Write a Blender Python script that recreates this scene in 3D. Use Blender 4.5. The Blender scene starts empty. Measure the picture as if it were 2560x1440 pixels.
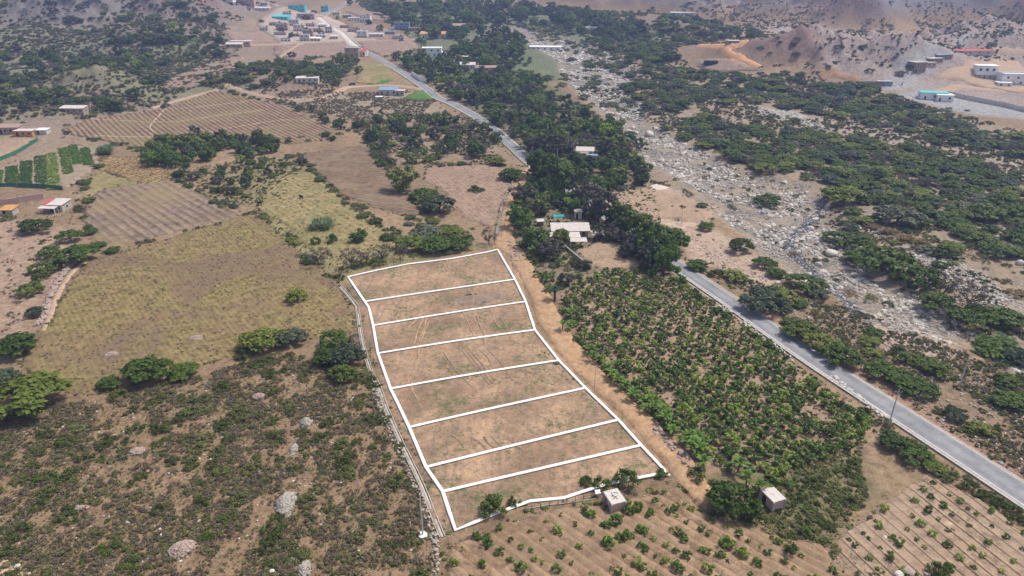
import bpy, math, random
import numpy as np
from mathutils import Vector, geometry

# ------------------------------------------------------------------ camera, sky, sun, exposure
SC = bpy.context.scene
COL = SC.collection
CAM_H, PITCH, FPX = 80.0, math.radians(26.0), 1707.0
cam_data = bpy.data.cameras.new("camera"); cam = bpy.data.objects.new("camera", cam_data); COL.objects.link(cam)
cam.location = (0, 0, CAM_H); cam.rotation_euler = (math.radians(90) - PITCH, 0, 0)
cam_data.sensor_width = 36.0; cam_data.lens = 36.0 * FPX / 2560.0
cam_data.clip_start = 0.5; cam_data.clip_end = 20000.0
SC.camera = cam
SUN_EL, SUN_AZ = math.radians(58), math.radians(62)     # azimuth measured clockwise from +Y
world = bpy.data.worlds.new("World"); SC.world = world; world.use_nodes = True
wn = world.node_tree.nodes; wl = world.node_tree.links
bg = wn.get("Background"); sky = wn.new("ShaderNodeTexSky"); sky.sky_type = 'NISHITA'; sky.sun_disc = False
sky.sun_elevation = SUN_EL; sky.sun_rotation = SUN_AZ; sky.dust_density = 4.0; sky.air_density = 1.0; sky.altitude = 400
hs_ = wn.new('ShaderNodeHueSaturation'); hs_.inputs['Saturation'].default_value = 0.62     # thin high cloud whitens the whole sky
wl.new(sky.outputs[0], hs_.inputs['Color']); wl.new(hs_.outputs[0], bg.inputs[0]); bg.inputs[1].default_value = 0.135
sun_data = bpy.data.lights.new("sun", 'SUN'); sun = bpy.data.objects.new("sun", sun_data); COL.objects.link(sun)
sun_data.energy = 3.5; sun_data.angle = math.radians(9); sun_data.color = (1.0, 0.95, 0.87)
sdir = Vector((math.sin(SUN_AZ) * math.cos(SUN_EL), math.cos(SUN_AZ) * math.cos(SUN_EL), math.sin(SUN_EL)))
sun.rotation_euler = sdir.to_track_quat('Z', 'Y').to_euler()
vs = SC.view_settings
SC.display_settings.display_device = 'sRGB'
vs.view_transform = 'Standard'; vs.look = 'None'; vs.gamma = 1; vs.use_curve_mapping = False; vs.exposure = 0.42
HAZE = 0.00025
SC.cycles.use_denoising = True
SC.cycles.max_bounces = 5; SC.cycles.diffuse_bounces = 2; SC.cycles.transmission_bounces = 3; SC.cycles.volume_bounces = 1
SC.cycles.transparent_max_bounces = 6

# ------------------------------------------------------------------ noise and terrain
rng = np.random.default_rng(7)
random.seed(7)
_T = rng.random((256, 256))
def vnoise(x, y):
    xi = np.floor(x).astype(int); yi = np.floor(y).astype(int)
    fx = x - xi; fy = y - yi
    fx = fx * fx * fx * (fx * (fx * 6 - 15) + 10); fy = fy * fy * fy * (fy * (fy * 6 - 15) + 10)
    a = _T[xi & 255, yi & 255]; b = _T[(xi + 1) & 255, yi & 255]; c = _T[xi & 255, (yi + 1) & 255]; d = _T[(xi + 1) & 255, (yi + 1) & 255]
    return (a * (1 - fx) + b * fx) * (1 - fy) + (c * (1 - fx) + d * fx) * fy
def fbm(x, y, s, o=4, seed=0):
    v = 0; a = 0.5; t = 0
    for k in range(o):
        v = v + a * vnoise(x / s + 17.3 * k + seed * 5.7, y / s + 9.1 * k + seed * 3.3); t += a; a *= 0.5; s = s * 0.5
    return v / t
def ridged(x, y, s, o=4, seed=0):
    v = 0; a = 0.5; t = 0
    for k in range(o):
        v = v + a * (1 - np.abs(2 * vnoise(x / s + 11.3 * k + seed * 7.7, y / s + 5.9 * k + seed * 1.3) - 1)); t += a; a *= 0.5; s = s * 0.5
    return v / t
def sstep(a, b, v):
    t = np.clip((v - a) / (b - a), 0, 1); return t * t * (3 - 2 * t)
def valley_rise(y):
    e = np.maximum(np.asarray(y, float) - 330, 0); return .05 * (np.sqrt(e * e + 60 ** 2) - 60)
def flat(px, py, z=0.0):
    """the point of the level z that the pixel (of a 2560 px wide picture) shows"""
    u = (px - 1280) / FPX; v = (py - 720) / FPX
    dz = -math.sin(PITCH) - v * math.cos(PITCH); dy = math.cos(PITCH) - v * math.sin(PITCH)
    t = (CAM_H - z) / -dz
    for _ in range(40):      # the valley floor climbs upstream
        t = .5 * t + .5 * (CAM_H - z - valley_rise(dy * t)) / -dz
    return (u * t, dy * t)
def flat0(px, py):
    v = (py - 720) / FPX
    return (math.cos(PITCH) - v * math.sin(PITCH)) * CAM_H / (math.sin(PITCH) + v * math.cos(PITCH))
# hills: (foot pixel x, y, rx, ry, height, roughness)
HILLS = [(430, 112, 75, 55, 24, .25), (250, 238, 42, 34, 15, .6), (120, 250, 30, 22, 8, .6), (655, 208, 46, 34, 12, .3), (765, 228, 24, 18, 7, .2),
         (30, 300, 36, 22, 7, .3), (150, 66, 120, 90, 34, .6), (330, 62, 120, 80, 30, .6), (40, 120, 70, 60, 16, .4), (560, 45, 110, 80, 22, .5),
         (1800, 152, 62, 44, 11, .12), (2130, 172, 92, 52, 25, .75), (2060, 185, 50, 34, 16, .7), (2510, 128, 95, 60, 30, .6), (1690, 84, 46, 40, 15, .5), (1620, 60, 60, 50, 12, .4),
         (2240, 175, 50, 30, 12, .7), (1900, 112, 50, 50, 9, .2), (2440, 150, 60, 34, 9, .3), (80, 345, 30, 16, 3.5, .2), (60, 495, 16, 8, 1.5, .2)]
HILLW = []
for a, b, rx, ry, h, r in HILLS:
    q = flat(a, b); k = q[1] / flat0(a, b); HILLW.append((q, rx * k, ry * k, h * k, r))
RIVER_PX = [(1225, 58), (1300, 55), (1400, 90), (1470, 112), (1555, 150), (1575, 200), (1548, 222), (1610, 262), (1600, 290), (1660, 330), (1720, 345), (1800, 398), (1890, 440), (1985, 455),
            (2070, 500), (2085, 550), (2170, 630), (2230, 700), (2330, 752), (2420, 812), (2600, 885), (2760, 960), (2700, 985), (2560, 930), (2400, 862), (2250, 815), (2140, 770), (2060, 712), (1975, 690), (1915, 622), (1840, 572),
            (1790, 525), (1750, 475), (1690, 440), (1615, 400), (1590, 350), (1545, 300), (1450, 232), (1405, 190), (1395, 150), (1320, 108), (1250, 80)]
RIVER2_PX = [(1890, 268), (2000, 283), (2150, 310), (2300, 345), (2450, 385), (2620, 420), (2640, 455), (2480, 425), (2330, 385), (2160, 348), (2000, 312), (1900, 290)]
RIVER3_PX = [(2105, 515), (2200, 545), (2290, 600), (2400, 655), (2500, 720), (2620, 790), (2620, 820), (2500, 780), (2380, 720), (2290, 680), (2190, 600), (2120, 550)]
RIVER4_PX = [(2350, 520), (2460, 560), (2620, 640), (2620, 680), (2460, 620), (2370, 570)]
RIVERS = [np.array([flat(*p) for p in q]) for q in (RIVER_PX, RIVER2_PX, RIVER3_PX, RIVER4_PX)]
def inside(poly, x, y):
    poly = np.asarray(poly)[:, :2]; n = len(poly); r = np.zeros(np.shape(x), bool)
    j = n - 1
    for i in range(n):
        xi, yi = poly[i]; xj, yj = poly[j]
        if yi != yj:
            c = ((yi > y) != (yj > y)) & (x < (xj - xi) * (y - yi) / (yj - yi) + xi); r ^= c
        j = i
    return r
def segdist(poly, x, y, closed=True):
    poly = np.asarray(poly)[:, :2]; d = np.full(np.shape(x), 1e9); n = len(poly)
    for i in range(n if closed else n - 1):
        ax, ay = poly[i]; bx, by = poly[(i + 1) % n]; dx, dy = bx - ax, by - ay; L = dx * dx + dy * dy + 1e-9
        t = np.clip(((x - ax) * dx + (y - ay) * dy) / L, 0, 1)
        d = np.minimum(d, np.hypot(x - ax - t * dx, y - ay - t * dy))
    return d
def sdist(poly, x, y):
    return np.where(inside(poly, x, y), -1, 1) * segdist(poly, x, y)
_raz = np.array([-1400, -400, 0, 350, 700, 850, 1000, 1150, 1350, 1500, 1700, 1900, 2100, 2300, 2560, 3000, 4000])
_rft = np.array([450, 600] + [math.hypot(*flat(a, b)) for a, b in ((0, 22), (350, 12), (700, -4), (850, -14), (1000, -22), (1150, -6), (1350, 14), (1500, 36), (1700, 50), (1900, 60), (2100, 72), (2300, 70), (2560, 66))] + [600, 480])
def height(x, y):
    x = np.asarray(x, float); y = np.asarray(y, float)
    z = (fbm(x, y, 60, 2) - 0.5) * 0.8 + valley_rise(y)
    for (cx, cy), rx, ry, h, r in HILLW:
        q = ((x - cx) / rx) ** 2 + ((y - cy) / ry) ** 2
        m = q < 6
        if not m.any(): continue
        g = np.exp(-q * 1.3) - math.exp(-7.8)
        rd = ridged(x, y, 34, 4, 3)
        z = z + np.where(m, h * np.maximum(g, 0) * (1 - r * 0.75 + r * 1.5 * (rd - .3)), 0)
    # the main river lies a little lower than its banks
    z = z - 1.6 * sstep(3, -4, sdist(RIVERS[0], x, y)) * (y < 1100)
    # the range behind
    yy = np.maximum(y, 60); az = 1280 + FPX * np.clip(x / (yy * 0.93), -1.7, 1.7); D = np.hypot(x, y)
    ft = np.interp(az, _raz, _rft) + (fbm(x, y, 130, 2, 5) - .5) * 90
    e = np.maximum(D - ft, 0)
    up = 230 * (1 - np.exp(-e / 430)) + 12 * sstep(0, 60, e)
    far = e > 0
    if far.any():
        r1 = ridged(x, y, 150, 5, 9); r2 = ridged(x, y, 70, 3, 2)
        z = z + np.where(far, up * (0.10 + 1.8 * (r1 - .38)) + 30 * sstep(0, 110, e) * (r2 - .5), 0)
    return z
def P(px, py):
    """where the ray of that pixel meets the terrain"""
    u = (px - 1280) / FPX; v = (py - 720) / FPX
    dx, dy, dz = u, math.cos(PITCH) - v * math.sin(PITCH), -math.sin(PITCH) - v * math.cos(PITCH)
    x0, y0 = flat(px, py) if dz < -0.02 else (0, 3000)
    tf = y0 / dy
    t = np.linspace(tf * 0.35, tf * 1.02, 260)
    z = CAM_H + dz * t; g = z - height(dx * t, dy * t)
    k = np.argmax(g < 0) if (g < 0).any() else len(t) - 1
    if k > 0:
        a, b = g[k - 1], g[k]; t0 = t[k - 1] + (t[k] - t[k - 1]) * a / (a - b + 1e-9)
    else: t0 = t[0]
    tt = np.linspace(t0 - 3, t0 + 3, 25); gg = CAM_H + dz * tt - height(dx * tt, dy * tt)
    k2 = np.argmax(gg < 0) if (gg < 0).any() else 12
    t0 = tt[k2]
    X, Y = dx * t0, dy * t0
    return np.array([X, Y, float(height(np.array([X]), np.array([Y]))[0])])
def PP(pts): return np.array([P(*p) for p in pts])
def proj(x, y, z):
    """pixel that shows the point"""
    dz = z - CAM_H; d = y * math.cos(PITCH) - dz * math.sin(PITCH); v = -(y * math.sin(PITCH) + dz * math.cos(PITCH))
    return 1280 + FPX * x / d, 720 + FPX * v / d, d
# ------------------------------------------------------------------ object helpers
def new_mesh(name, V, F, mats=None, smooth=False):
    me = bpy.data.meshes.new(name)
    V = np.asarray(V, np.float32).reshape(-1, 3)
    if isinstance(F, np.ndarray):
        n, k = F.shape
        me.vertices.add(len(V)); me.vertices.foreach_set("co", V.ravel())
        me.loops.add(n * k); me.loops.foreach_set("vertex_index", F.astype(np.int32).ravel())
        me.polygons.add(n); me.polygons.foreach_set("loop_start", np.arange(0, n * k, k, dtype=np.int32))
        me.update(calc_edges=True)
    else:
        me.from_pydata([tuple(map(float, v)) for v in V], [], [tuple(map(int, f)) for f in F]); me.update()
    if mats is not None:
        for m in (mats if isinstance(mats, (list, tuple)) else [mats]): me.materials.append(m)
    if smooth: me.polygons.foreach_set("use_smooth", np.ones(len(me.polygons), bool))
    return me
def link(name, data, parent=None, loc=None, rz=0.0, sc=1.0):
    o = bpy.data.objects.new(name, data); COL.objects.link(o)
    if parent is not None: o.parent = parent
    if loc is not None: o.location = loc
    o.rotation_euler = (0, 0, rz)
    o.scale = (sc, sc, sc) if not isinstance(sc, (tuple, list)) else sc
    return o
def tag(o, label=None, cat=None, group=None, kind=None):
    if label: o['label'] = label
    if cat: o['category'] = cat
    if group: o['group'] = group
    if kind: o['kind'] = kind
    return o
def thing(name, label, cat, loc=(0, 0, 0), rz=0.0, group=None):
    return tag(link(name, None, None, loc, rz), label, cat, group)
class MB:
    """collects shapes into one mesh"""
    def __init__(s): s.v = []; s.f = []; s.m = []
    def add(s, V, F, m=0):
        b = len(s.v); s.v += [tuple(v) for v in V]; s.f += [tuple(i + b for i in f) for f in F]; s.m += [m] * len(F); return s
    def box(s, x0, x1, y0, y1, z0, z1, m=0, taper=0.0):
        t = taper
        V = [(x0, y0, z0), (x1, y0, z0), (x1, y1, z0), (x0, y1, z0), (x0 + t, y0 + t, z1), (x1 - t, y0 + t, z1), (x1 - t, y1 - t, z1), (x0 + t, y1 - t, z1)]
        return s.add(V, [(3, 2, 1, 0), (4, 5, 6, 7), (0, 1, 5, 4), (1, 2, 6, 5), (2, 3, 7, 6), (3, 0, 4, 7)], m)
    def slab(s, pts, th, m=0):
        """a slab under the four top points"""
        n = len(pts); lo = [(p[0], p[1], p[2] - th) for p in pts]
        return s.add(list(pts) + lo, [tuple(range(n)), tuple(reversed(range(n, 2 * n)))] + [(i, i + n, (i + 1) % n + n, (i + 1) % n) for i in range(n)], m)
    def tube(s, pts, rad, n=6, m=0, cap=True):
        pts = [Vector(p) for p in pts]; rad = rad if isinstance(rad, (list, tuple)) else [rad] * len(pts)
        V = []; F = []
        for i, p in enumerate(pts):
            d = (pts[min(i + 1, len(pts) - 1)] - pts[max(i - 1, 0)]).normalized()
            a = d.orthogonal().normalized(); b = d.cross(a)
            for k in range(n):
                w = 2 * math.pi * k / n; V.append(p + (a * math.cos(w) + b * math.sin(w)) * rad[i])
        for i in range(len(pts) - 1):
            for k in range(n): F.append((i * n + k, i * n + (k + 1) % n, (i + 1) * n + (k + 1) % n, (i + 1) * n + k))
        if cap: F += [tuple(reversed(range(n))), tuple(range((len(pts) - 1) * n, len(pts) * n))]
        return s.add(V, F, m)
    def mesh(s, name, mats):
        me = new_mesh(name, s.v, s.f, mats); me.polygons.foreach_set("material_index", s.m); return me
    def build(s, name, mats, parent=None, **k): return link(name, s.mesh(name, mats), parent, **k)

# ------------------------------------------------------------------ materials
def mat(name, rough=0.9, spec=0.2):
    m = bpy.data.materials.new(name); m.use_nodes = True
    b = m.node_tree.nodes["Principled BSDF"]; b.inputs["Roughness"].default_value = rough; b.inputs["Specular IOR Level"].default_value = spec
    return m, m.node_tree.nodes, m.node_tree.links, b
def N(ns, t, **k):
    n = ns.new(t)
    for a, v in k.items():
        if hasattr(n, a): setattr(n, a, v)
    return n
def noise(ns, ls, vec, scale, detail=4, rough=.55, dist=0.0):
    n = ns.new("ShaderNodeTexNoise"); n.inputs["Scale"].default_value = scale; n.inputs["Detail"].default_value = detail
    n.inputs["Roughness"].default_value = rough; n.inputs["Distortion"].default_value = dist
    if vec is not None: ls.new(vec, n.inputs["Vector"])
    return n.outputs["Fac"]
def ramp(ns, ls, fac, stops):
    r = ns.new("ShaderNodeValToRGB"); e = r.color_ramp.elements
    while len(e) > 1: e.remove(e[-1])
    for i, (p, c) in enumerate(stops):
        q = e[0] if i == 0 else e.new(p); q.position = p; q.color = (c[0], c[1], c[2], 1) if hasattr(c, '__len__') else (c, c, c, 1)
    ls.new(fac, r.inputs[0]); return r.outputs[0]
def mix(ns, ls, a, b, f, mode='MIX'):
    m = ns.new("ShaderNodeMix"); m.data_type = 'RGBA'; m.blend_type = mode
    for s, v in ((6, a), (7, b), (0, f)):
        if hasattr(v, 'links') or isinstance(v, bpy.types.NodeSocket): ls.new(v, m.inputs[s])
        elif s == 0: m.inputs[0].default_value = v
        else: m.inputs[s].default_value = (v[0], v[1], v[2], 1)
    return m.outputs[2]
def math_(ns, ls, op, a, b=0.0):
    m = ns.new("ShaderNodeMath"); m.operation = op
    for i, v in enumerate((a, b)):
        if isinstance(v, bpy.types.NodeSocket): ls.new(v, m.inputs[i])
        else: m.inputs[i].default_value = v
    return m.outputs[0]
def bump(ns, ls, b, h, strength, dist):
    n = ns.new("ShaderNodeBump"); n.inputs["Strength"].default_value = strength; n.inputs["Distance"].default_value = dist
    ls.new(h, n.inputs["Height"]); ls.new(n.outputs[0], b.inputs["Normal"])
def objco(ns): return ns.new("ShaderNodeNewGeometry").outputs["Position"]
def simple(name, col, var=0.12, scale=3.0, rough=0.85, spec=0.25, bmp=0.0):
    m, ns, ls, b = mat(name, rough, spec); p = objco(ns)
    f = noise(ns, ls, p, scale, 5, .65)
    c = ramp(ns, ls, f, [(.25, [k * (1 - var * 1.6) for k in col]), (.5, col), (.75, [min(1, k * (1 + var)) for k in col])])
    ls.new(c, b.inputs["Base Color"])
    if bmp: bump(ns, ls, b, f, .5, bmp)
    return m
def foliage(name, lo, hi, alt=None, trans=0.22, rnd=.35):
    """lo..hi by leaf clump, alt mixed in on some plants"""
    m, ns, ls, b = mat(name, .62, .25)
    g = ns.new("ShaderNodeNewGeometry"); oi = ns.new("ShaderNodeObjectInfo")
    n1 = noise(ns, ls, g.outputs["Position"], 0.9, 2, .6)
    f = math_(ns, ls, 'ADD', math_(ns, ls, 'MULTIPLY', n1, 0.9), math_(ns, ls, 'MULTIPLY', g.outputs["Random Per Island"], .45))
    f = math_(ns, ls, 'SUBTRACT', f, .18)
    c = mix(ns, ls, lo, hi, f)
    if alt: c = mix(ns, ls, c, alt, ramp(ns, ls, oi.outputs["Random"], [(.45, 0.0), (1.0, .85)]))
    br = ramp(ns, ls, oi.outputs["Random"], [(0, 1 - rnd), (.35, 1.0), (.7, 1 - rnd * .3), (1.0, 1 + rnd * .6)])
    c = mix(ns, ls, c, br, 1.0, 'MULTIPLY')
    ls.new(c, b.inputs["Base Color"])
    tr = ns.new("ShaderNodeBsdfTranslucent"); ls.new(c, tr.inputs[0]); ms = ns.new("ShaderNodeMixShader"); ms.inputs[0].default_value = trans
    ls.new(b.outputs[0], ms.inputs[1]); ls.new(tr.outputs[0], ms.inputs[2]); ls.new(ms.outputs[0], ns["Material Output"].inputs[0])
    return m
def soil(name, a, b_, c_=None, scale=.25, fine=6.0, weed=None, weed_amt=.0, bmp=.05, rockn=0.0, streak=None):
    """bare or stubbly ground: two tones at large scale, fine clods, optional weeds"""
    m, ns, ls, b = mat(name, .95, .1); p = objco(ns)
    n1 = noise(ns, ls, p, scale, 5, .62, .4); n2 = noise(ns, ls, p, fine, 6, .75); n3 = noise(ns, ls, p, scale * 4.3, 5, .7, .6)
    c = mix(ns, ls, a, b_, ramp(ns, ls, n1, [(.36, 0.0), (.64, 1.0)]))
    if c_: c = mix(ns, ls, c, c_, ramp(ns, ls, n3, [(.5, 0.0), (.72, .8)]))
    if streak:
        mp = ns.new("ShaderNodeMapping"); mp.inputs["Rotation"].default_value = (0, 0, streak[0]); mp.inputs["Scale"].default_value = (streak[1], streak[1] * .06, 1); ls.new(p, mp.inputs[0])
        n5 = noise(ns, ls, mp.outputs[0], 1.0, 4, .6); c = mix(ns, ls, c, streak[2], ramp(ns, ls, n5, [(.52, 0.0), (.66, streak[3])]))
    if weed:
        n4 = noise(ns, ls, p, 1.1, 6, .75, .2); n6 = noise(ns, ls, p, .11, 3, .5)
        f = math_(ns, ls, 'ADD', n4, math_(ns, ls, 'MULTIPLY', n6, .5)); th = .98 - weed_amt
        c = mix(ns, ls, c, weed, ramp(ns, ls, f, [(max(0, th - .09), 0.0), (min(1, th), .9)]))
    n7 = noise(ns, ls, p, .9, 8, .8, .3); c = mix(ns, ls, c, ramp(ns, ls, n7, [(.38, .70), (.5, 1.0), (.62, 1.22)]), 1.0, 'MULTIPLY')
    c = mix(ns, ls, c, ramp(ns, ls, n2, [(.30, .58), (.5, 1.0), (.70, 1.28)]), 1.0, 'MULTIPLY')
    ls.new(c, b.inputs["Base Color"])
    if bmp: bump(ns, ls, b, n2, .8, bmp)
    return m

M = {}
M['bark'] = simple('bark', (.10, .075, .055), .3, 4)
M['acacia'] = foliage('acacia_leaves', (.022, .050, .008), (.135, .205, .018), (.175, .195, .028))
M['acacia_far'] = M['acacia']
M['dark'] = foliage('dark_leaves', (.026, .060, .012), (.135, .235, .030), (.19, .220, .055), rnd=.45)
M['olive'] = foliage('olive_leaves', (.042, .068, .014), (.185, .240, .038), (.24, .25, .06))
M['greygreen'] = foliage('grey_green_leaves', (.035, .055, .030), (.125, .165, .080), (.15, .15, .09))
M['purplegrey'] = foliage('dusky_leaves', (.035, .040, .030), (.11, .115, .075), (.13, .11, .08), .1)
M['grey'] = foliage('grey_twigs', (.07, .06, .05), (.17, .145, .11), (.13, .10, .085), .08)
M['bush'] = foliage('bush_leaves', (.030, .052, .012), (.155, .200, .028), (.19, .185, .065))
M['drybush'] = foliage('dry_bush_twigs', (.075, .060, .040), (.27, .21, .135), (.18, .165, .08), .1)
M['fruit'] = foliage('fruit_leaves', (.032, .075, .011), (.150, .265, .030), (.25, .33, .045))
M['banana'] = foliage('banana_leaves', (.07, .15, .02), (.18, .28, .04), None, .3)
M['palm'] = foliage('palm_leaves', (.03, .06, .03), (.07, .12, .05), None, .15)
M['reed'] = foliage('reed_leaves', (.06, .13, .05), (.20, .30, .14), (.22, .26, .13), .25)
M['yellow'] = foliage('yellow_leaves', (.14, .15, .02), (.26, .24, .04), None, .2)
M['straw'] = foliage('straw', (.20, .135, .065), (.40, .28, .14), (.22, .17, .07), .15)
M['stubble'] = foliage('stubble', (.15, .115, .045), (.29, .22, .085), (.15, .165, .035), .15)
M['redleaf'] = foliage('reddish_leaves', (.05, .03, .015), (.12, .07, .03), None, .1)
M['cactus'] = foliage('cactus', (.05, .06, .05), (.08, .10, .07))
M['stone'] = simple('river_stone', (.37, .325, .275), .45, 1.3, .85)
M['palestone'] = simple('pale_stone', (.54, .49, .42), .25, 2.0, .85)
M['pinkstone'] = simple('pink_stone', (.36, .27, .22), .35, 3.0, .9)
M['darkstone'] = simple('wet_stone', (.16, .16, .16), .4, 1.5, .6)
def asphalt_mat():
    m, ns, ls, b = mat('asphalt', .85, .2); p = objco(ns); ac = ns.new("ShaderNodeAttribute"); ac.attribute_name = 'across'; ac = ac.outputs["Fac"]
    c = mix(ns, ls, (.20, .20, .205), (.27, .265, .26), ramp(ns, ls, noise(ns, ls, p, .12, 4), [(.3, 0.0), (.7, 1.0)]))
    c = mix(ns, ls, c, ramp(ns, ls, noise(ns, ls, p, .7, 7, .8), [(.36, .78), (.5, 1.0), (.64, 1.1)]), 1.0, 'MULTIPLY')
    ab = math_(ns, ls, 'ABSOLUTE', ac); c = mix(ns, ls, c, ramp(ns, ls, ab, [(.18, 1.06), (.40, .90), (.62, .90), (.80, 1.05)]), 1.0, 'MULTIPLY')
    du = math_(ns, ls, 'ADD', ab, math_(ns, ls, 'MULTIPLY', noise(ns, ls, p, .5, 6, .75), .5)); c = mix(ns, ls, c, (.36, .28, .20), ramp(ns, ls, du, [(1.12, 0.0), (1.30, .85)]) if False else math_(ns, ls, 'MULTIPLY', ramp(ns, ls, math_(ns, ls, 'MULTIPLY', du, .6), [(.66, 0.0), (.78, 1.0)]), .8))
    ls.new(c, b.inputs["Base Color"]); return m
M['asphalt'] = asphalt_mat()
M['whiteline'] = simple('road_paint', (.62, .60, .55), .25, 2.0)
M['overlay_white'] = simple('overlay_line', (.86, .82, .76), .16, 1.4)
M['heap'] = simple('weathered_heap_stone', (.36, .32, .265), .3, 3.0, .9)
M['concrete'] = simple('concrete', (.42, .38, .32), .25, 1.2)
M['palewall'] = simple('pale_render', (.55, .50, .43), .2, .8)
M['white'] = simple('white_paint', (.78, .76, .72), .08, .8)
M['offwhite'] = simple('cream_wall', (.62, .58, .50), .12, .8)
M['tanwall'] = simple('tan_wall', (.40, .30, .22), .2, .8)
M['roofwhite'] = simple('fibre_cement_roof', (.70, .66, .60), .12, .9)
M['roofrust'] = simple('rusty_roof', (.42, .27, .2), .3, .6)
M['bluesheet'] = simple('blue_sheet', (.20, .30, .42), .15, .6)
M['turq'] = simple('turquoise_paint', (.10, .48, .48), .15, .6)
M['teal'] = simple('teal_tarp', (.03, .30, .28), .25, 1.0)
M['net'] = simple('green_net', (.03, .16, .10), .3, 1.5)
M['red'] = simple('red_sheet', (.48, .10, .09), .2, 1.0)
M['orange'] = simple('orange_sheet', (.55, .28, .09), .2, 1.0)
M['darkgap'] = simple('dark_opening', (.025, .023, .022), .1, 1.0)
M['black'] = simple('black_liner', (.02, .022, .03), .2, 1.0, .5)
M['bluecar'] = simple('blue_car_paint', (.02, .05, .16), .1, 1.0, .3, .5)
M['glass'] = simple('dark_glass', (.03, .035, .04), .1, 1.0, .15, .5)
M['wood'] = simple('weathered_wood', (.22, .17, .12), .3, 3.0)
M['cow'] = simple('dark_hide', (.03, .022, .018), .2, 3.0)
M['water'] = simple('stream_water', (.035, .038, .036), .5, .8, .35, .3)
def roof_mat(name, col, rust):
    m, ns, ls, b = mat(name, .6, .3); tc = ns.new("ShaderNodeTexCoord").outputs["Object"]; sp = ns.new("ShaderNodeSeparateXYZ"); ls.new(tc, sp.inputs[0])
    w = math_(ns, ls, 'FRACT', math_(ns, ls, 'MULTIPLY', sp.outputs[0], 1.05)); c = mix(ns, ls, col, rust, ramp(ns, ls, noise(ns, ls, tc, .8, 5, .7), [(.52, 0.0), (.72, .7)]))
    c = mix(ns, ls, c, [k * .62 for k in col], ramp(ns, ls, w, [(.0, 1.0), (.09, 0.0)]))
    ls.new(c, b.inputs["Base Color"]); bump(ns, ls, b, math_(ns, ls, 'SINE', math_(ns, ls, 'MULTIPLY', sp.outputs[0], 40)), .6, .03); return m
M['roofwhite'] = roof_mat('fibre_cement_roof', (.62, .55, .49), (.38, .28, .21))
M['roofrust'] = roof_mat('rusty_roof', (.40, .26, .19), (.24, .13, .08))
def brick_mat(name, c1, c2, mortar):
    m, ns, ls, b = mat(name, .9, .15)
    g = ns.new("ShaderNodeTexCoord"); t = ns.new("ShaderNodeTexBrick"); t.inputs["Scale"].default_value = 1.0
    t.inputs["Color1"].default_value = (*c1, 1); t.inputs["Color2"].default_value = (*c2, 1); t.inputs["Mortar"].default_value = (*mortar, 1)
    t.inputs["Brick Width"].default_value = .26; t.inputs["Row Height"].default_value = .11; t.inputs["Mortar Size"].default_value = .014
    sp = ns.new("ShaderNodeSeparateXYZ"); ls.new(g.outputs["Object"], sp.inputs[0]); cb = ns.new("ShaderNodeCombineXYZ")
    ls.new(math_(ns, ls, 'ADD', sp.outputs[0], sp.outputs[1]), cb.inputs[0]); ls.new(sp.outputs[2], cb.inputs[1]); ls.new(cb.outputs[0], t.inputs["Vector"])
    c = mix(ns, ls, t.outputs[0], ramp(ns, ls, noise(ns, ls, g.outputs["Object"], 1.5, 4), [(.3, .8), (.7, 1.15)]), 1.0, 'MULTIPLY')
    ls.new(c, b.inputs["Base Color"]); return m
M['brick'] = brick_mat('brick_wall', (.52, .30, .25), (.60, .40, .34), (.48, .40, .36))
M['brickdark'] = brick_mat('rough_brick_wall', (.26, .16, .12), (.33, .21, .16), (.30, .26, .22))

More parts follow.
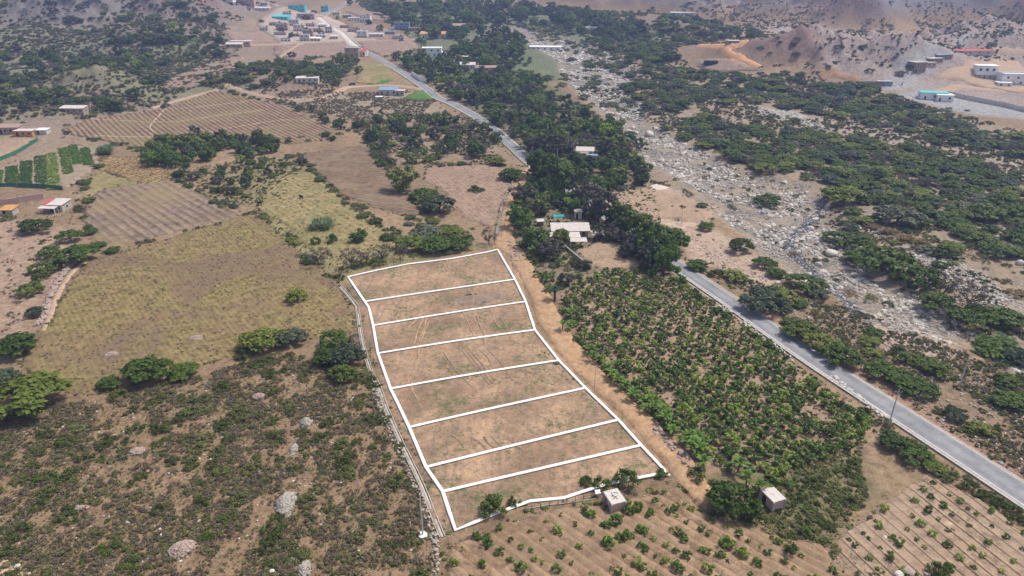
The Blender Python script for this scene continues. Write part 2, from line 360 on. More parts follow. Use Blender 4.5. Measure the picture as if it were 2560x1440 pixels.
# ------------------------------------------------------------------ the ground
SOILP = (.340, .232, .160)
def ground():
    ts = np.concatenate([np.linspace(-2.2, -.86, 22)[:-1], np.linspace(-.86, .86, 560), np.linspace(.86, 2.2, 22)[1:]])
    ys = [-28.0]
    while ys[-1] < 5200:
        y = ys[-1]
        if y < 50: s = 2.0
        else: s = min(max(.22, 2.1 * y * y / (CAM_H * 683)), 4.2)
        if y > 1500: s = 4.2 + (y - 1500) * .03
        ys.append(y + s)
    ys = np.array(ys)
    X = ts[None, :] * (ys[:, None] + 32); Y = np.broadcast_to(ys[:, None], X.shape)
    X = X.ravel(); Y = Y.ravel().copy(); Z = height(X, Y)
    nr, nc = len(ys), len(ts)
    i = np.arange(nr * nc).reshape(nr, nc)
    F = np.stack([i[:-1, :-1], i[:-1, 1:], i[1:, 1:], i[1:, :-1]], -1).reshape(-1, 4)
    me = new_mesh('ground', np.stack([X, Y, Z], 1), F, None, True)
    # base colour of the soil itself, by region
    def c(r, g, b): return np.array([r, g, b])
    D = np.hypot(X, Y)
    n1 = fbm(X, Y, 45, 4, 1)[:, None]; n2 = fbm(X, Y, 9, 4, 2)[:, None]; n3 = fbm(X, Y, 2.2, 3, 3)[:, None]
    col = c(.178, .122, .070) * (1 - n1) + c(.315, .218, .130) * n1
    def zone(pts, cc, edge=3.0, amt=1.0, nz=None, world=False):
        nonlocal col
        poly = np.array(pts) if world else PP(pts)
        w = sstep(edge, -edge, sdist(poly, X, Y) + (n2[:, 0] - .5) * edge * 3)[:, None] * amt
        if nz is not None: w = w * nz
        col = col * (1 - w) + np.asarray(cc) * w
    far = sstep(500, 900, D)[:, None]
    rz = 1280 + FPX * X / (np.maximum(Y, 60) * .93)
    # badlands: greyer, pinker, paler on the ridges
    slope = np.clip((Z[:, None] - valley_rise(Y)[:, None] - 5) / 14, 0, 1)
    rr = ridged(X, Y, 70, 4, 4)[:, None]
    bad = c(.085, .058, .052) * (1 - rr) + c(.27, .175, .145) * rr
    grey = fbm(X, Y, 130, 2, 8)[:, None]; gw = sstep(.42, .58, grey)
    bad = bad * (1 - gw) + (c(.17, .155, .16) * (.5 + .8 * rr)) * gw
    col = col * (1 - slope) + bad * slope
    left = sstep(900, 500, rz)[:, None] * sstep(330, 420, D)[:, None] * (1 - slope)
    col = col * (1 - .5 * left) + c(.27, .22, .185) * .5 * left
    zone([(1900, 50), (2560, 50), (2760, 260), (2560, 275), (2250, 225), (2050, 190)], (.31, .25, .215), 8, .8)
    zone([(2220, 190), (2300, 110), (2400, 90), (2440, 80), (2400, 115), (2330, 165), (2300, 225), (2210, 225)], (.30, .285, .27), 5)   # dry grey wash
    zone([(2300, 215), (2560, 275), (2760, 300), (2760, 330), (2560, 300), (2420, 285), (2230, 240)], (.30, .285, .27), 3)
    zone([(1000, 20), (1500, 40), (1700, 100), (1560, 180), (1300, 220), (1000, 170)], (.13, .15, .08), 12, .9)
    zone([(0, -10), (560, 40), (620, 100), (560, 130), (300, 130), (-100, 120)], (.17, .15, .12), 12, .6)
    zone([(0, 60), (560, 130), (620, 210), (560, 240), (420, 250), (200, 290), (-60, 320)], (.16, .17, .09), 8, .8, n1 * 1.4)
    # scrub slope in the near left, slightly greyer with dry litter
    zone([(-200, 1000), (200, 990), (600, 900), (900, 890), (960, 1000), (1090, 1330), (1090, 1500), (-300, 1500)], (.25, .165, .098), 3, .9)
    zone([(-200, 900), (120, 900), (60, 830), (200, 650), (200, 570), (-200, 520)], (.34, .235, .165), 3, .9)
    zone([(640, 560), (640, 480), (760, 420), (850, 500), (1010, 600), (1200, 610), (1230, 640), (860, 700), (760, 650)], (.24, .21, .09), 3, .8)
    zone([(560, 440), (640, 400), (740, 390), (800, 440), (700, 500), (580, 520)], (.24, .20, .10), 3, .8)
    zone([(700, 250), (860, 230), (1060, 230), (1130, 290), (880, 300)], (.29, .235, .16), 3, .8)
    zone([(940, 300), (1210, 290), (1320, 410), (960, 410)], (.27, .20, .13), 3, .9)
    zone([(1300, 440), (1620, 430), (1700, 620), (1660, 700), (1500, 690), (1350, 700), (1270, 620)], (.20, .165, .11), 3, .8)
    zone([(1120, 240), (1330, 180), (1620, 380), (1600, 420), (1340, 400)], (.15, .14, .08), 5, .9)
    zone([(1480, 495), (1600, 462), (1740, 478), (1795, 540), (1720, 580), (1640, 560), (1540, 545)], (.44, .32, .23), 1.5)
    zone([(1700, 575), (1780, 560), (1900, 640), (1990, 760), (1850, 720), (1720, 660)], (.40, .29, .21), 2)
    # right of the road
    zone([(1700, 640), (1990, 740), (2200, 800), (2620, 980), (2700, 1330), (2560, 1200), (2150, 950), (1840, 740)], (.245, .172, .108), 2, .9)
    zone([(1840, 750), (2160, 960), (2560, 1215), (2620, 1215), (2180, 935), (1850, 725)], (.30, .19, .13), 1)
    # the flood plain
    zone([(1500, 60), (1750, 180), (2180, 215), (2560, 330), (2900, 420), (2900, 1000), (2400, 860), (2000, 700), (1600, 420), (1420, 200)], (.29, .225, .15), 6, .8)
    zone([(1760, 440), (2050, 460), (2130, 520), (2060, 500), (1900, 450)], (.26, .20, .15), 3, .7)
    for k, R in enumerate(RIVERS): zone(R, (.30, .24, .175) if k == 0 else (.35, .27, .20), 4, .95, None, True)
    zone([(2130, 780), (2320, 830), (2420, 900), (2330, 905), (2190, 850)], (.44, .33, .25), 3)
    # orchards and bare lots
    zone([(1400, 740), (1500, 680), (1650, 672), (1760, 745), (1990, 920), (2230, 1080), (2120, 1160), (1950, 1200), (1750, 1170), (1600, 1000)], (.33, .225, .15), 2, .95)
    zone([(1960, 1130), (2160, 1150), (2160, 1230), (2080, 1340), (1900, 1330), (1760, 1280), (1800, 1180)], (.20, .165, .09), 2, .8)
    col = col * (.88 + .24 * n2) * (.93 + .14 * n3)
    a = me.attributes.new("soil", 'FLOAT_COLOR', 'POINT'); a.data.foreach_set("color", np.concatenate([col, np.ones((len(X), 1))], 1).astype(np.float32).ravel())
    rk = np.zeros(len(X))
    for k, R in enumerate(RIVERS):
        rk = np.maximum(rk, sstep(3, -4, sdist(R, X, Y) + (n2[:, 0] - .5) * 26) * (1.0 if k == 0 else .55))
    fp = PP([(1500, 60), (1750, 180), (2180, 215), (2560, 330), (2900, 420), (2900, 900), (2400, 830), (2000, 690), (1600, 420), (1420, 200)])
    rk = np.maximum(rk, .35 * inside(fp, X, Y) * sstep(.5, .62, fbm(X, Y, 16, 3, 6)))
    b = me.attributes.new("rocky", 'FLOAT', 'POINT'); b.data.foreach_set("value", rk.astype(np.float32))
    wt = sstep(2.2, .4, segdist(STREAM, X, Y, False) + (n2[:, 0] - .5) * 3)
    b = me.attributes.new("wet", 'FLOAT', 'POINT'); b.data.foreach_set("value", wt.astype(np.float32))
    m, ns, ls, bs = mat('ground', .95, .1); p = objco(ns)
    def attr(n):
        q = ns.new("ShaderNodeAttribute"); q.attribute_name = n; return q
    base = attr("soil").outputs["Color"]; rock = attr("rocky").outputs["Fac"]; wet = attr("wet").outputs["Fac"]
    f1 = noise(ns, ls, p, 3.2, 6, .78); f2 = noise(ns, ls, p, .55, 6, .7, .3)
    cc = mix(ns, ls, base, ramp(ns, ls, f1, [(.30, .55), (.5, 1.0), (.70, 1.35)]), 1.0, 'MULTIPLY')
    cc = mix(ns, ls, cc, ramp(ns, ls, f2, [(.34, .62), (.5, 1.0), (.66, 1.25)]), 1.0, 'MULTIPLY')
    def vor(sc, feat='F1'):
        v = ns.new("ShaderNodeTexVoronoi"); v.inputs["Scale"].default_value = sc; v.feature = feat
        ls.new(p, v.inputs["Vector"]); return v
    v1 = vor(1.15); v2 = vor(2.9)
    def stones(v):
        sp = ns.new("ShaderNodeSeparateColor"); ls.new(v.outputs["Color"], sp.inputs[0])
        t = ramp(ns, ls, sp.outputs[0], [(0, (.15, .13, .11)), (.4, (.31, .27, .23)), (1, (.58, .52, .45))])
        return mix(ns, ls, t, ramp(ns, ls, v.outputs["Distance"], [(.25, 1.0), (.62, .30)]), 1.0, 'MULTIPLY')
    st = mix(ns, ls, stones(v1), stones(v2), ramp(ns, ls, noise(ns, ls, p, .35, 3), [(.42, 0.0), (.52, 1.0)]))
    sand = ramp(ns, ls, noise(ns, ls, p, .10, 5, .65, .6), [(.44, 1.0), (.56, .06)])
    cc = mix(ns, ls, cc, st, math_(ns, ls, 'MULTIPLY', rock, sand))
    cc = mix(ns, ls, cc, (.06, .065, .07), math_(ns, ls, 'MULTIPLY', wet, .75))
    ls.new(cc, bs.inputs["Base Color"])
    hh = math_(ns, ls, 'ADD', f1, math_(ns, ls, 'MULTIPLY', math_(ns, ls, 'MULTIPLY', rock, -1.5), v1.outputs["Distance"]))
    bump(ns, ls, bs, hh, .8, .22)
    me.materials.append(m)
    return tag(link('ground', me), kind='structure')
STREAM = PP([(2065, 480), (2050, 530), (2020, 560), (1985, 590), (1970, 615), (1995, 645), (2030, 680), (2055, 710), (2110, 750), (2150, 785)])
GROUND = ground()

SHEETS = []
def sheet(name, pts, m, off=.10, grid=3.0, rows=None, world=False, kind='structure', ragged=1.6):
    """a surface that lies on the terrain inside the outline; rows=(pixel a, pixel b, spacing, relief) shapes furrows along a-b"""
    poly = np.array(pts)[:, :2] if world else PP(pts)[:, :2]
    SHEETS.append(poly); off += .011 * (len(SHEETS) % 5)
    c = poly.mean(0); D = max(60, float(np.hypot(*c)))
    if rows:
        if len(rows) > 4: th = rows[4]
        else:
            a = P(*rows[0]); b = P(*rows[1]); th = math.atan2(b[1] - a[1], b[0] - a[0])
        sx, sy = grid, rows[2] / 4
    else: th = 0.0; sx = sy = grid
    ca, sa = math.cos(th), math.sin(th)
    L = np.stack([(poly[:, 0] - c[0]) * ca + (poly[:, 1] - c[1]) * sa, -(poly[:, 0] - c[0]) * sa + (poly[:, 1] - c[1]) * ca], 1)
    # dense outline
    bd = []
    for i in range(len(L)):
        p, q = L[i], L[(i + 1) % len(L)]; k = max(1, int(np.hypot(*(q - p)) / grid))
        for j in range(k): bd.append(p + (q - p) * j / k)
    bd = np.array(bd)
    if ragged: bd = bd + np.stack([fbm(bd[:, 0] + 50, bd[:, 1], 3.5, 3, 12) - .5, fbm(bd[:, 0], bd[:, 1] + 80, 3.5, 3, 13) - .5], 1) * ragged * (1 + D / 200)
    gx = np.arange(L[:, 0].min(), L[:, 0].max(), sx); gy = np.arange(L[:, 1].min(), L[:, 1].max(), sy)
    G = np.stack(np.meshgrid(gx, gy), -1).reshape(-1, 2)
    tg = np.roll(bd, -1, 0) - np.roll(bd, 1, 0); tg /= np.hypot(tg[:, 0], tg[:, 1])[:, None] + 1e-9; ar = np.sum(bd[:, 0] * np.roll(bd[:, 1], -1) - np.roll(bd[:, 0], -1) * bd[:, 1])
    ring = bd + np.stack([-tg[:, 1], tg[:, 0]], 1) * (.42 if ar > 0 else -.42); ring = ring[inside(bd, ring[:, 0], ring[:, 1])]; ring = ring[segdist(bd, ring[:, 0], ring[:, 1]) > .3]
    keep = inside(bd, G[:, 0], G[:, 1]) & (segdist(bd, G[:, 0], G[:, 1]) > .42 + min(sx, sy) * .3)
    G = G[keep]; allp = np.concatenate([bd, ring, G])
    nb = len(bd)
    r = geometry.delaunay_2d_cdt([Vector((float(a), float(b))) for a, b in allp], [], [list(range(nb))], 1, 1e-4)
    V = np.array([(v.x, v.y) for v in r[0]]); F = [tuple(f) for f in r[2]]
    wx = c[0] + V[:, 0] * ca - V[:, 1] * sa; wy = c[1] + V[:, 0] * sa + V[:, 1] * ca
    ed = np.clip(segdist(bd, V[:, 0], V[:, 1]) / .35, 0, 1)
    z = height(wx, wy) - .10 + ed * (off + .10 + D * .00035)
    if rows:
        e = sstep(0, 1.0, segdist(L, V[:, 0], V[:, 1]))
        wob = fbm(wx, wy, 14, 2, 4) * 2.2
        gl = rows[3] < 0; cs = .5 + .5 * np.cos(2 * math.pi * (V[:, 1] + wob * (.35 if len(rows) > 4 else .12)) / rows[2])
        if gl: z = z + e * abs(rows[3]) * (1 - cs ** 4) * (.5 + fbm(wx, wy, 2.5, 3)) + (fbm(wx, wy, .9, 2, 9) - .5) * .22
        else: z = z + e * rows[3] * (.5 + .5 * np.cos(2 * math.pi * (V[:, 1] + wob * (.35 if len(rows) > 4 else .12)) / rows[2])) * (.3 + 1.4 * fbm(wx, wy, 3, 3)) + (fbm(wx, wy, 1.6, 2, 9) - .5) * rows[3] * .7
    me = new_mesh(name, np.stack([wx, wy, z], 1), F, m, True)
    if rows:   # across-row coordinate for the row material
        at = me.attributes.new("furrow", 'FLOAT', 'POINT'); at.data.foreach_set("value", ((V[:, 1] + fbm(wx, wy, 14, 2, 4) * 2.2 * (.35 if len(rows) > 4 else .12)) / rows[2]).astype(np.float32))
    o = link(name, me); tag(o, kind=kind); return o
def ribbon(name, line, w, m, off=.1, step=2.5, kind='structure', smooth=True):
    """a strip of width w (or [w...]) along a world polyline, draped on the terrain"""
    line = np.asarray(line)[:, :2]; s = np.concatenate([[0], np.cumsum(np.hypot(*np.diff(line, axis=0).T))])
    ww = np.interp(s, np.linspace(0, s[-1], len(w)), w) if hasattr(w, '__len__') else np.full(len(s), w)
    u = np.linspace(0, s[-1], max(2, int(s[-1] / step))) if smooth else s
    if smooth and len(line) > 3:
        uu = u; x = np.interp(u, s, line[:, 0]); y = np.interp(u, s, line[:, 1])
        k = np.ones(5) / 5; xp = np.pad(x, 2, mode='edge'); yp = np.pad(y, 2, mode='edge')
        x2 = np.convolve(xp, k, 'valid'); y2 = np.convolve(yp, k, 'valid'); x2[0], y2[0], x2[-1], y2[-1] = x[0], y[0], x[-1], y[-1]; x, y = x2, y2
    else: x = np.interp(u, s, line[:, 0]); y = np.interp(u, s, line[:, 1])
    wv = np.interp(u, s, ww)
    dx = np.gradient(x); dy = np.gradient(y); l = np.hypot(dx, dy) + 1e-9; nx, ny = -dy / l, dx / l
    V = []; K = 5
    for j in range(K):
        a = (j / (K - 1) - .5) * wv; px, py = x + nx * a, y + ny * a
        D = np.hypot(px, py); drop = (off + .06) if j in (0, K - 1) and name not in ('road', 'road_edge_line', 'kerb') else 0
        V.append(np.stack([px, py, height(px, py) + off - drop + D * .0004 * (drop == 0)], 1))
    V = np.stack(V, 1).reshape(-1, 3); n = len(x); i = np.arange(n * K).reshape(n, K)
    F = np.stack([i[:-1, :-1], i[1:, :-1], i[1:, 1:], i[:-1, 1:]], -1).reshape(-1, 4)
    me = new_mesh(name, V, F, m, True); at = me.attributes.new('across', 'FLOAT', 'POINT'); at.data.foreach_set('value', np.tile(np.linspace(-1, 1, K), n).astype(np.float32))
    o = link(name, me); tag(o, kind=kind); return o
# ------------------------------------------------------------------ fields, roads, markings
def field_mat(name, a, b_, rowc, amt, patch=None, pamt=.5, fine=5.0, w=(.4, .75), bmp=.06, sharp=0):
    m, ns, ls, b = mat(name, .95, .1); p = objco(ns)
    n1 = noise(ns, ls, p, .07, 4, .6, .5); n2 = noise(ns, ls, p, fine, 6, .78); n3 = noise(ns, ls, p, .8, 5, .75)
    c = mix(ns, ls, a, b_, ramp(ns, ls, n1, [(.38, 0.0), (.62, 1.0)]))
    at = ns.new("ShaderNodeAttribute"); at.attribute_name = "furrow"
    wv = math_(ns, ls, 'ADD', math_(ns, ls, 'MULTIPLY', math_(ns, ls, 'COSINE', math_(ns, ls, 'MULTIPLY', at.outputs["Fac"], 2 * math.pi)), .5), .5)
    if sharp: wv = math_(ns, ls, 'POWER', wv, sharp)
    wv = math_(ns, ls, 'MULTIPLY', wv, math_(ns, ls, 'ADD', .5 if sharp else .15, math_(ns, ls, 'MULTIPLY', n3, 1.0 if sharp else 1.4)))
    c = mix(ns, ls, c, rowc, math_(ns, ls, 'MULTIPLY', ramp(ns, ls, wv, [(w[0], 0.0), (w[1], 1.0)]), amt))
    n4 = noise(ns, ls, p, .45, 6, .8, .5); c = mix(ns, ls, c, ramp(ns, ls, n4, [(.38, .55), (.5, 1.0), (.62, 1.25)]), 1.0, 'MULTIPLY')
    if patch: c = mix(ns, ls, c, patch, ramp(ns, ls, noise(ns, ls, p, .035, 5, .65, .8), [(.46, 0.0), (.62, pamt)]))
    c = mix(ns, ls, c, ramp(ns, ls, n2, [(.30, .6), (.5, 1.0), (.70, 1.28)]), 1.0, 'MULTIPLY')
    ls.new(c, b.inputs["Base Color"]); bump(ns, ls, b, n2, .8, bmp); return m

BIGFIELD = [(50, 905), (90, 835), (125, 805), (180, 700), (215, 662), (245, 648), (400, 605), (500, 570), (610, 535), (655, 540), (700, 585), (760, 640), (830, 690), (852, 730), (880, 775), (893, 830), (780, 850), (640, 860), (570, 895), (500, 915), (400, 945), (300, 975), (230, 990), (170, 985), (90, 955)]
M['f_yellow'] = field_mat('dry_bean_field', (.25, .165, .085), (.235, .175, .075), (.165, .15, .045), .7, (.18, .118, .08), .85, 4)
sheet('stubble_field', BIGFIELD, M['f_yellow'], .12, 2.0, ((350, 720), (450, 860), 1.2, .06))
F1 = [(210, 505), (250, 478), (330, 462), (430, 452), (520, 495), (600, 532), (590, 546), (480, 572), (400, 590), (330, 612), (250, 634), (235, 600), (212, 560)]
M['f_grey'] = field_mat('ploughed_grey_field', (.215, .15, .11), (.26, .185, .13), (.13, .10, .07), .8, (.27, .20, .10), .7, 4)
sheet('ploughed_field', F1, M['f_grey'], .12, 2.0, ((288, 480), (410, 560), 3.0, .30))
M['f_brown'] = field_mat('brown_fallow_field', (.155, .095, .065), (.205, .13, .09), (.22, .19, .09), .5, (.25, .20, .12), .5, 3)
sheet('fallow_field', [(742, 388), (850, 372), (905, 362), (930, 372), (945, 400), (975, 445), (1020, 492), (1060, 535), (1000, 540), (900, 505), (850, 490), (790, 432)], M['f_brown'], .12, 3.0, ((745, 400), (960, 430), 2.4, .12))
M['f_pink'] = field_mat('pinkish_fallow_field', (.33, .215, .15), (.27, .18, .125), (.24, .19, .12), .55, (.27, .18, .13), .6, 3)
sheet('fallow_field', [(1058, 422), (1130, 416), (1232, 412), (1262, 425), (1290, 440), (1276, 455), (1250, 520), (1235, 575), (1195, 560), (1140, 530), (1120, 490), (1062, 452)], M['f_pink'], .12, 2.0, ((1070, 430), (1180, 540), 1.6, .12))
M['f_far'] = field_mat('row_crop_field', (.29, .165, .105), (.32, .195, .13), (.10, .085, .055), .97, (.21, .175, .08), .6, 2, (.33, .52))
sheet('row_field', [(155, 325), (215, 300), (330, 284), (400, 274), (470, 252), (522, 232), (552, 229), (640, 250), (700, 262), (790, 302), (850, 332), (872, 345), (720, 362), (640, 345), (540, 350), (420, 352), (370, 352), (365, 375), (300, 362), (235, 348), (162, 335)], M['f_far'], .25, 4.0, ((201, 302), (246, 352), 2.5, .32))
M['f_vil'] = field_mat('village_field', (.30, .20, .15), (.27, .19, .14), (.23, .18, .13), .4, None, .5, 1)
sheet('village_field', [(682, 115), (760, 112), (862, 108), (884, 128), (860, 142), (720, 150), (690, 140)], M['f_vil'], .4, 8, ((690, 140), (860, 130), 6, .1))
sheet('village_field', [(892, 106), (1030, 100), (1052, 122), (960, 140), (912, 126)], M['f_vil'], .4, 8, ((900, 110), (1040, 120), 6, .1))
sheet('village_field', [(860, 28), (930, 30), (1004, 40), (985, 55), (920, 50)], M['f_vil'], .5, 10, ((860, 30), (1000, 42), 8, .1))
sheet('village_field', [(555, 76), (655, 72), (684, 104), (640, 110), (580, 108)], M['f_vil'], .4, 8, ((560, 80), (670, 105), 6, .1))
sheet('valley_field', [(385, 222), (420, 195), (500, 165), (560, 145), (608, 142), (570, 185), (520, 205), (490, 214), (430, 224)], M['f_vil'], .3, 6, ((400, 215), (590, 150), 4, .1))
M['f_corn'] = field_mat('maize_stubble', (.30, .20, .10), (.33, .22, .11), (.36, .24, .10), .8, (.24, .17, .08), .5, 3)
sheet('maize_field', [(252, 392), (350, 394), (422, 428), (438, 442), (360, 460), (310, 444), (245, 425)], M['f_corn'], .12, 2.0, ((255, 395), (400, 445), 1.6, .2))
M['f_olive'] = field_mat('olive_pasture', (.26, .20, .095), (.31, .23, .12), (.20, .18, .06), .6, (.16, .16, .05), .6, 3)
sheet('pasture', [(192, 472), (244, 428), (310, 448), (360, 463), (430, 447), (330, 460), (248, 475), (208, 500)], M['f_olive'], .11, 2.0, ((200, 470), (400, 450), 2, .1))
sheet('pasture', [(642, 520), (660, 470), (740, 428), (782, 432), (850, 494), (895, 530), (960, 580), (1000, 615), (930, 625), (850, 640), (770, 630), (720, 570)], M['f_olive'], .11, 2.5, ((700, 450), (950, 600), 2.2, .08))
sheet('maize_field', [(880, 160), (958, 155), (992, 196), (940, 210), (890, 208)], M['f_olive'], .3, 6, ((880, 165), (980, 200), 4, .1))
M['f_lawn'] = soil('green_grass', (.075, .14, .03), (.10, .18, .045), None, .2, 3)
sheet('lawn', [(1008, 247), (1030, 232), (1055, 226), (1078, 238), (1085, 250), (1050, 256)], M['f_lawn'], .3, 6)
sheet('lawn', [(905, 205), (960, 196), (985, 200), (950, 212), (915, 212)], M['f_lawn'], .3, 6)
# terraces of the vegetable plot
M['f_plot'] = soil('vegetable_plot_soil', (.30, .225, .16), (.26, .20, .14), None, .2, 3)
sheet('vegetable_plot', [(-60, 440), (0, 418), (60, 398), (120, 384), (185, 360), (240, 376), (246, 412), (175, 470), (-40, 472)], M['f_plot'], .11, 3)
# bare land under the plots
M['f_bare'] = soil('bare_plot_soil', (.42, .275, .168), (.235, .152, .095), (.18, .135, .098), .085, 5, (.11, .13, .055), .10, .06, streak=(.5, .9, (.235, .165, .115), .7))
BARE = len(SHEETS)
sheet('bare_lot', [(858, 700), (872, 688), (960, 668), (1100, 645), (1222, 618), (1246, 606), (1270, 640), (1300, 690), (1322, 745), (1350, 825), (1410, 900), (1480, 970), (1560, 1045), (1620, 1110), (1700, 1190), (1640, 1200), (1560, 1218), (1500, 1228), (1410, 1258), (1325, 1275), (1235, 1305), (1150, 1345), (1110, 1345), (1085, 1290), (1060, 1215), (1010, 1115), (965, 1010), (940, 930), (910, 870), (902, 800)], M['f_bare'], .13, 2.5)
# dirt track
M['f_track'] = soil('orange_dirt_track', (.43, .265, .14), (.37, .235, .135), (.29, .19, .115), .10, 4, None, 0, .05, streak=(1.05, .9, (.46, .33, .21), .4))
TRACK = len(SHEETS)
sheet('dirt_track', [(1326, 412), (1336, 418), (1322, 440), (1312, 470), (1298, 510), (1286, 550), (1280, 590), (1294, 612), (1322, 650), (1352, 700), (1378, 745), (1402, 795), (1436, 850), (1486, 905), (1545, 962), (1606, 1020), (1676, 1085), (1735, 1150), (1795, 1235), (1765, 1275), (1700, 1215), (1650, 1150), (1600, 1092), (1545, 1032), (1470, 962), (1405, 895), (1348, 820), (1326, 752), (1300, 690), (1268, 638), (1240, 622), (1236, 600), (1246, 560), (1260, 515), (1275, 475), (1290, 440)], M['f_track'], .27, 1.5, ragged=.8)
M['f_path'] = soil('pale_dirt_road', (.42, .29, .19), (.38, .27, .19), None, .1, 3)
def path(px, w, name='dirt_road', m=None, off=.22): return ribbon(name, PP(px), w, m or M['f_path'], off)
path([(560, 212), (590, 222), (640, 237), (700, 249), (770, 250), (820, 242), (850, 228), (870, 216), (960, 212), (1040, 220), (1060, 225)], 4.5)
path([(378, 272), (410, 262), (450, 250), (500, 236), (545, 224)], 4.0)
path([(400, 352), (385, 335), (372, 320), (395, 295), (412, 276)], 1.6, 'footpath', off=.5)
path([(230, 300), (290, 303), (370, 308), (440, 308), (540, 292), (660, 278)], 1.6, 'footpath', off=.5)
path([(412, 276), (480, 272), (560, 262), (640, 254)], 1.6, 'footpath', off=.5)
path([(560, 325), (640, 312), (700, 302), (790, 305)], 1.6, 'footpath', off=.5)
path([(240, 342), (340, 345), (500, 346), (600, 342)], 2.0, 'footpath', off=.5)
M['f_ochre'] = soil('ochre_cut_road', (.55, .30, .145), (.48, .28, .15), None, .1, 2)
path([(1900, 172), (1868, 158), (1835, 142), (1818, 130), (1812, 122), (1830, 115), (1858, 108), (1870, 98), (1862, 86), (1850, 78)], 7.5, 'dirt_road', M['f_ochre'], 1.2)
path([(1750, 114), (1790, 114), (1825, 116)], 9, 'dirt_road', M['f_ochre'], .6)
sheet('cut_bank', [(1812, 158), (1838, 138), (1862, 148), (1880, 168), (1830, 162)], M['f_ochre'], .6, 5)
path([(2050, 195), (2070, 180), (2110, 190), (2150, 200)], 7, 'earth_cut', soil('reddish_cut', (.30, .17, .10), (.36, .22, .14), None, .2, 2), .4)
path([(2470, 120), (2560, 130), (2620, 140)], 7)
path([(2300, 245), (2400, 215), (2500, 225), (2620, 235)], 8)
sheet('terrace', [(2330, 190), (2400, 165), (2480, 150), (2540, 150), (2620, 210), (2560, 235), (2400, 200), (2340, 205)], M['f_path'], .4, 8)
sheet('terrace', [(1725, 150), (1790, 150), (1880, 165), (1930, 172), (1860, 182), (1780, 178), (1740, 165)], M['f_vil'], .5, 6)
M['f_yard'] = soil('swept_yard', (.38, .265, .18), (.33, .225, .15), (.27, .19, .125), .12, 3, (.12, .14, .06), .06)
sheet('yard', [(1440, 628), (1480, 612), (1510, 600), (1545, 612), (1600, 642), (1648, 668), (1600, 672), (1560, 672), (1500, 674), (1470, 660)], M['f_yard'], .13, 2.5)
sheet('bare_lot', [(1500, 497), (1560, 478), (1615, 464), (1690, 486), (1740, 500), (1790, 545), (1740, 560), (1660, 548), (1600, 560), (1560, 548)], M['f_yard'], .11, 3)
sheet('yard', [(-80, 400), (-60, 350), (40, 340), (85, 350), (60, 375), (0, 400)], M['f_yard'], .13, 3)
M['f_slab'] = simple('concrete_slab', (.55, .46, .36), .12, .5)
sheet('concrete_slab', [(1612, 466), (1640, 462), (1672, 470), (1645, 478)], M['f_slab'], .25, 3)
# furrowed ground of the young orchards
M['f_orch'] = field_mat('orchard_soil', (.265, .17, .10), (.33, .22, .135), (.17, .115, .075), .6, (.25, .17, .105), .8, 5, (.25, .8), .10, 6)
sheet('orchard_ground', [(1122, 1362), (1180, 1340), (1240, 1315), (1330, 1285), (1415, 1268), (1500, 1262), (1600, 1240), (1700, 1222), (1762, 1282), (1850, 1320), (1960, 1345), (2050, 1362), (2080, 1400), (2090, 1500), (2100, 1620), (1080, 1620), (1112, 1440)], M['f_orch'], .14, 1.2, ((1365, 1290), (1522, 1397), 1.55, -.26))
M['f_orch2'] = field_mat('bunded_orchard_soil', (.30, .205, .135), (.34, .24, .16), (.085, .06, .04), .95, (.33, .24, .165), .5, 5, (.30, .6), .05, 14)
sheet('orchard_ground', [(2075, 1355), (2110, 1322), (2170, 1290), (2230, 1250), (2330, 1182), (2400, 1225), (2480, 1275), (2560, 1325), (2700, 1410), (2800, 1560), (2200, 1560), (2130, 1440), (2090, 1400)], M['f_orch2'], .14, 1.0, ((2231, 1262), (2438, 1440), 1.9, .10))
M['f_dark'] = soil('scraped_dark_soil', (.22, .16, .125), (.26, .185, .14), None, .3, 5, streak=(.35, 1.4, (.32, .23, .17), .8))
sheet('scraped_soil', [(1118, 762), (1135, 748), (1180, 738), (1225, 733), (1262, 732), (1274, 738), (1250, 748), (1230, 756), (1190, 764), (1150, 768)], M['f_dark'], .16, 2)
M['f_pale'] = soil('pale_sandy_soil', (.50, .36, .25), (.45, .32, .22), None, .2, 4)
sheet('sandy_soil', [(1340, 905), (1352, 880), (1375, 892), (1398, 915), (1430, 950), (1400, 962), (1352, 955), (1322, 938)], M['f_pale'], .155, 2)
sheet('sandy_soil', [(2345, 1300), (2362, 1292), (2382, 1302), (2378, 1318), (2355, 1318)], M['f_pale'], .35, 1)
sheet('sandy_soil', [(-80, 1380), (20, 1395), (50, 1425), (60, 1500), (-80, 1500)], M['f_pale'], .1, 2)
# blade and tyre marks left by the machine that levelled the plots
_r = np.random.default_rng(9)
M['f_mark'] = soil('fresh_scraped_soil', (.38, .255, .158), (.30, .20, .128), None, .3, 4); M['f_rut'] = soil('tyre_rut_soil', (.25, .17, .115), (.29, .20, .135), None, .3, 4)
for (xa, xb, ya, yb, dx_, n_, mk) in ((985, 1080, 785, 870, -.35, 4, 'f_mark'), (1150, 1260, 778, 850, .45, 6, 'f_mark'), (1130, 1260, 738, 760, 3.0, 5, 'f_rut'), (1090, 1230, 860, 960, .8, 6, 'f_rut'), (1090, 1330, 1090, 1130, 1.2, 6, 'f_rut'), (1010, 1100, 930, 1050, .5, 2, 'f_mark')):
    for _ in range(n_):
        x0 = xa + (xb - xa) * _r.random(); y0 = ya + (yb - ya) * _r.random() * .3; l = (yb - ya) * (.4 + .6 * _r.random()); bd_ = _r.normal() * 6
        ribbon('wheel_mark', PP([(x0, y0), (x0 + dx_ * l * .5 + bd_, y0 + l * .5), (x0 + dx_ * l, y0 + l)]), .35 + .6 * _r.random(), M[mk], .235, 1.0)
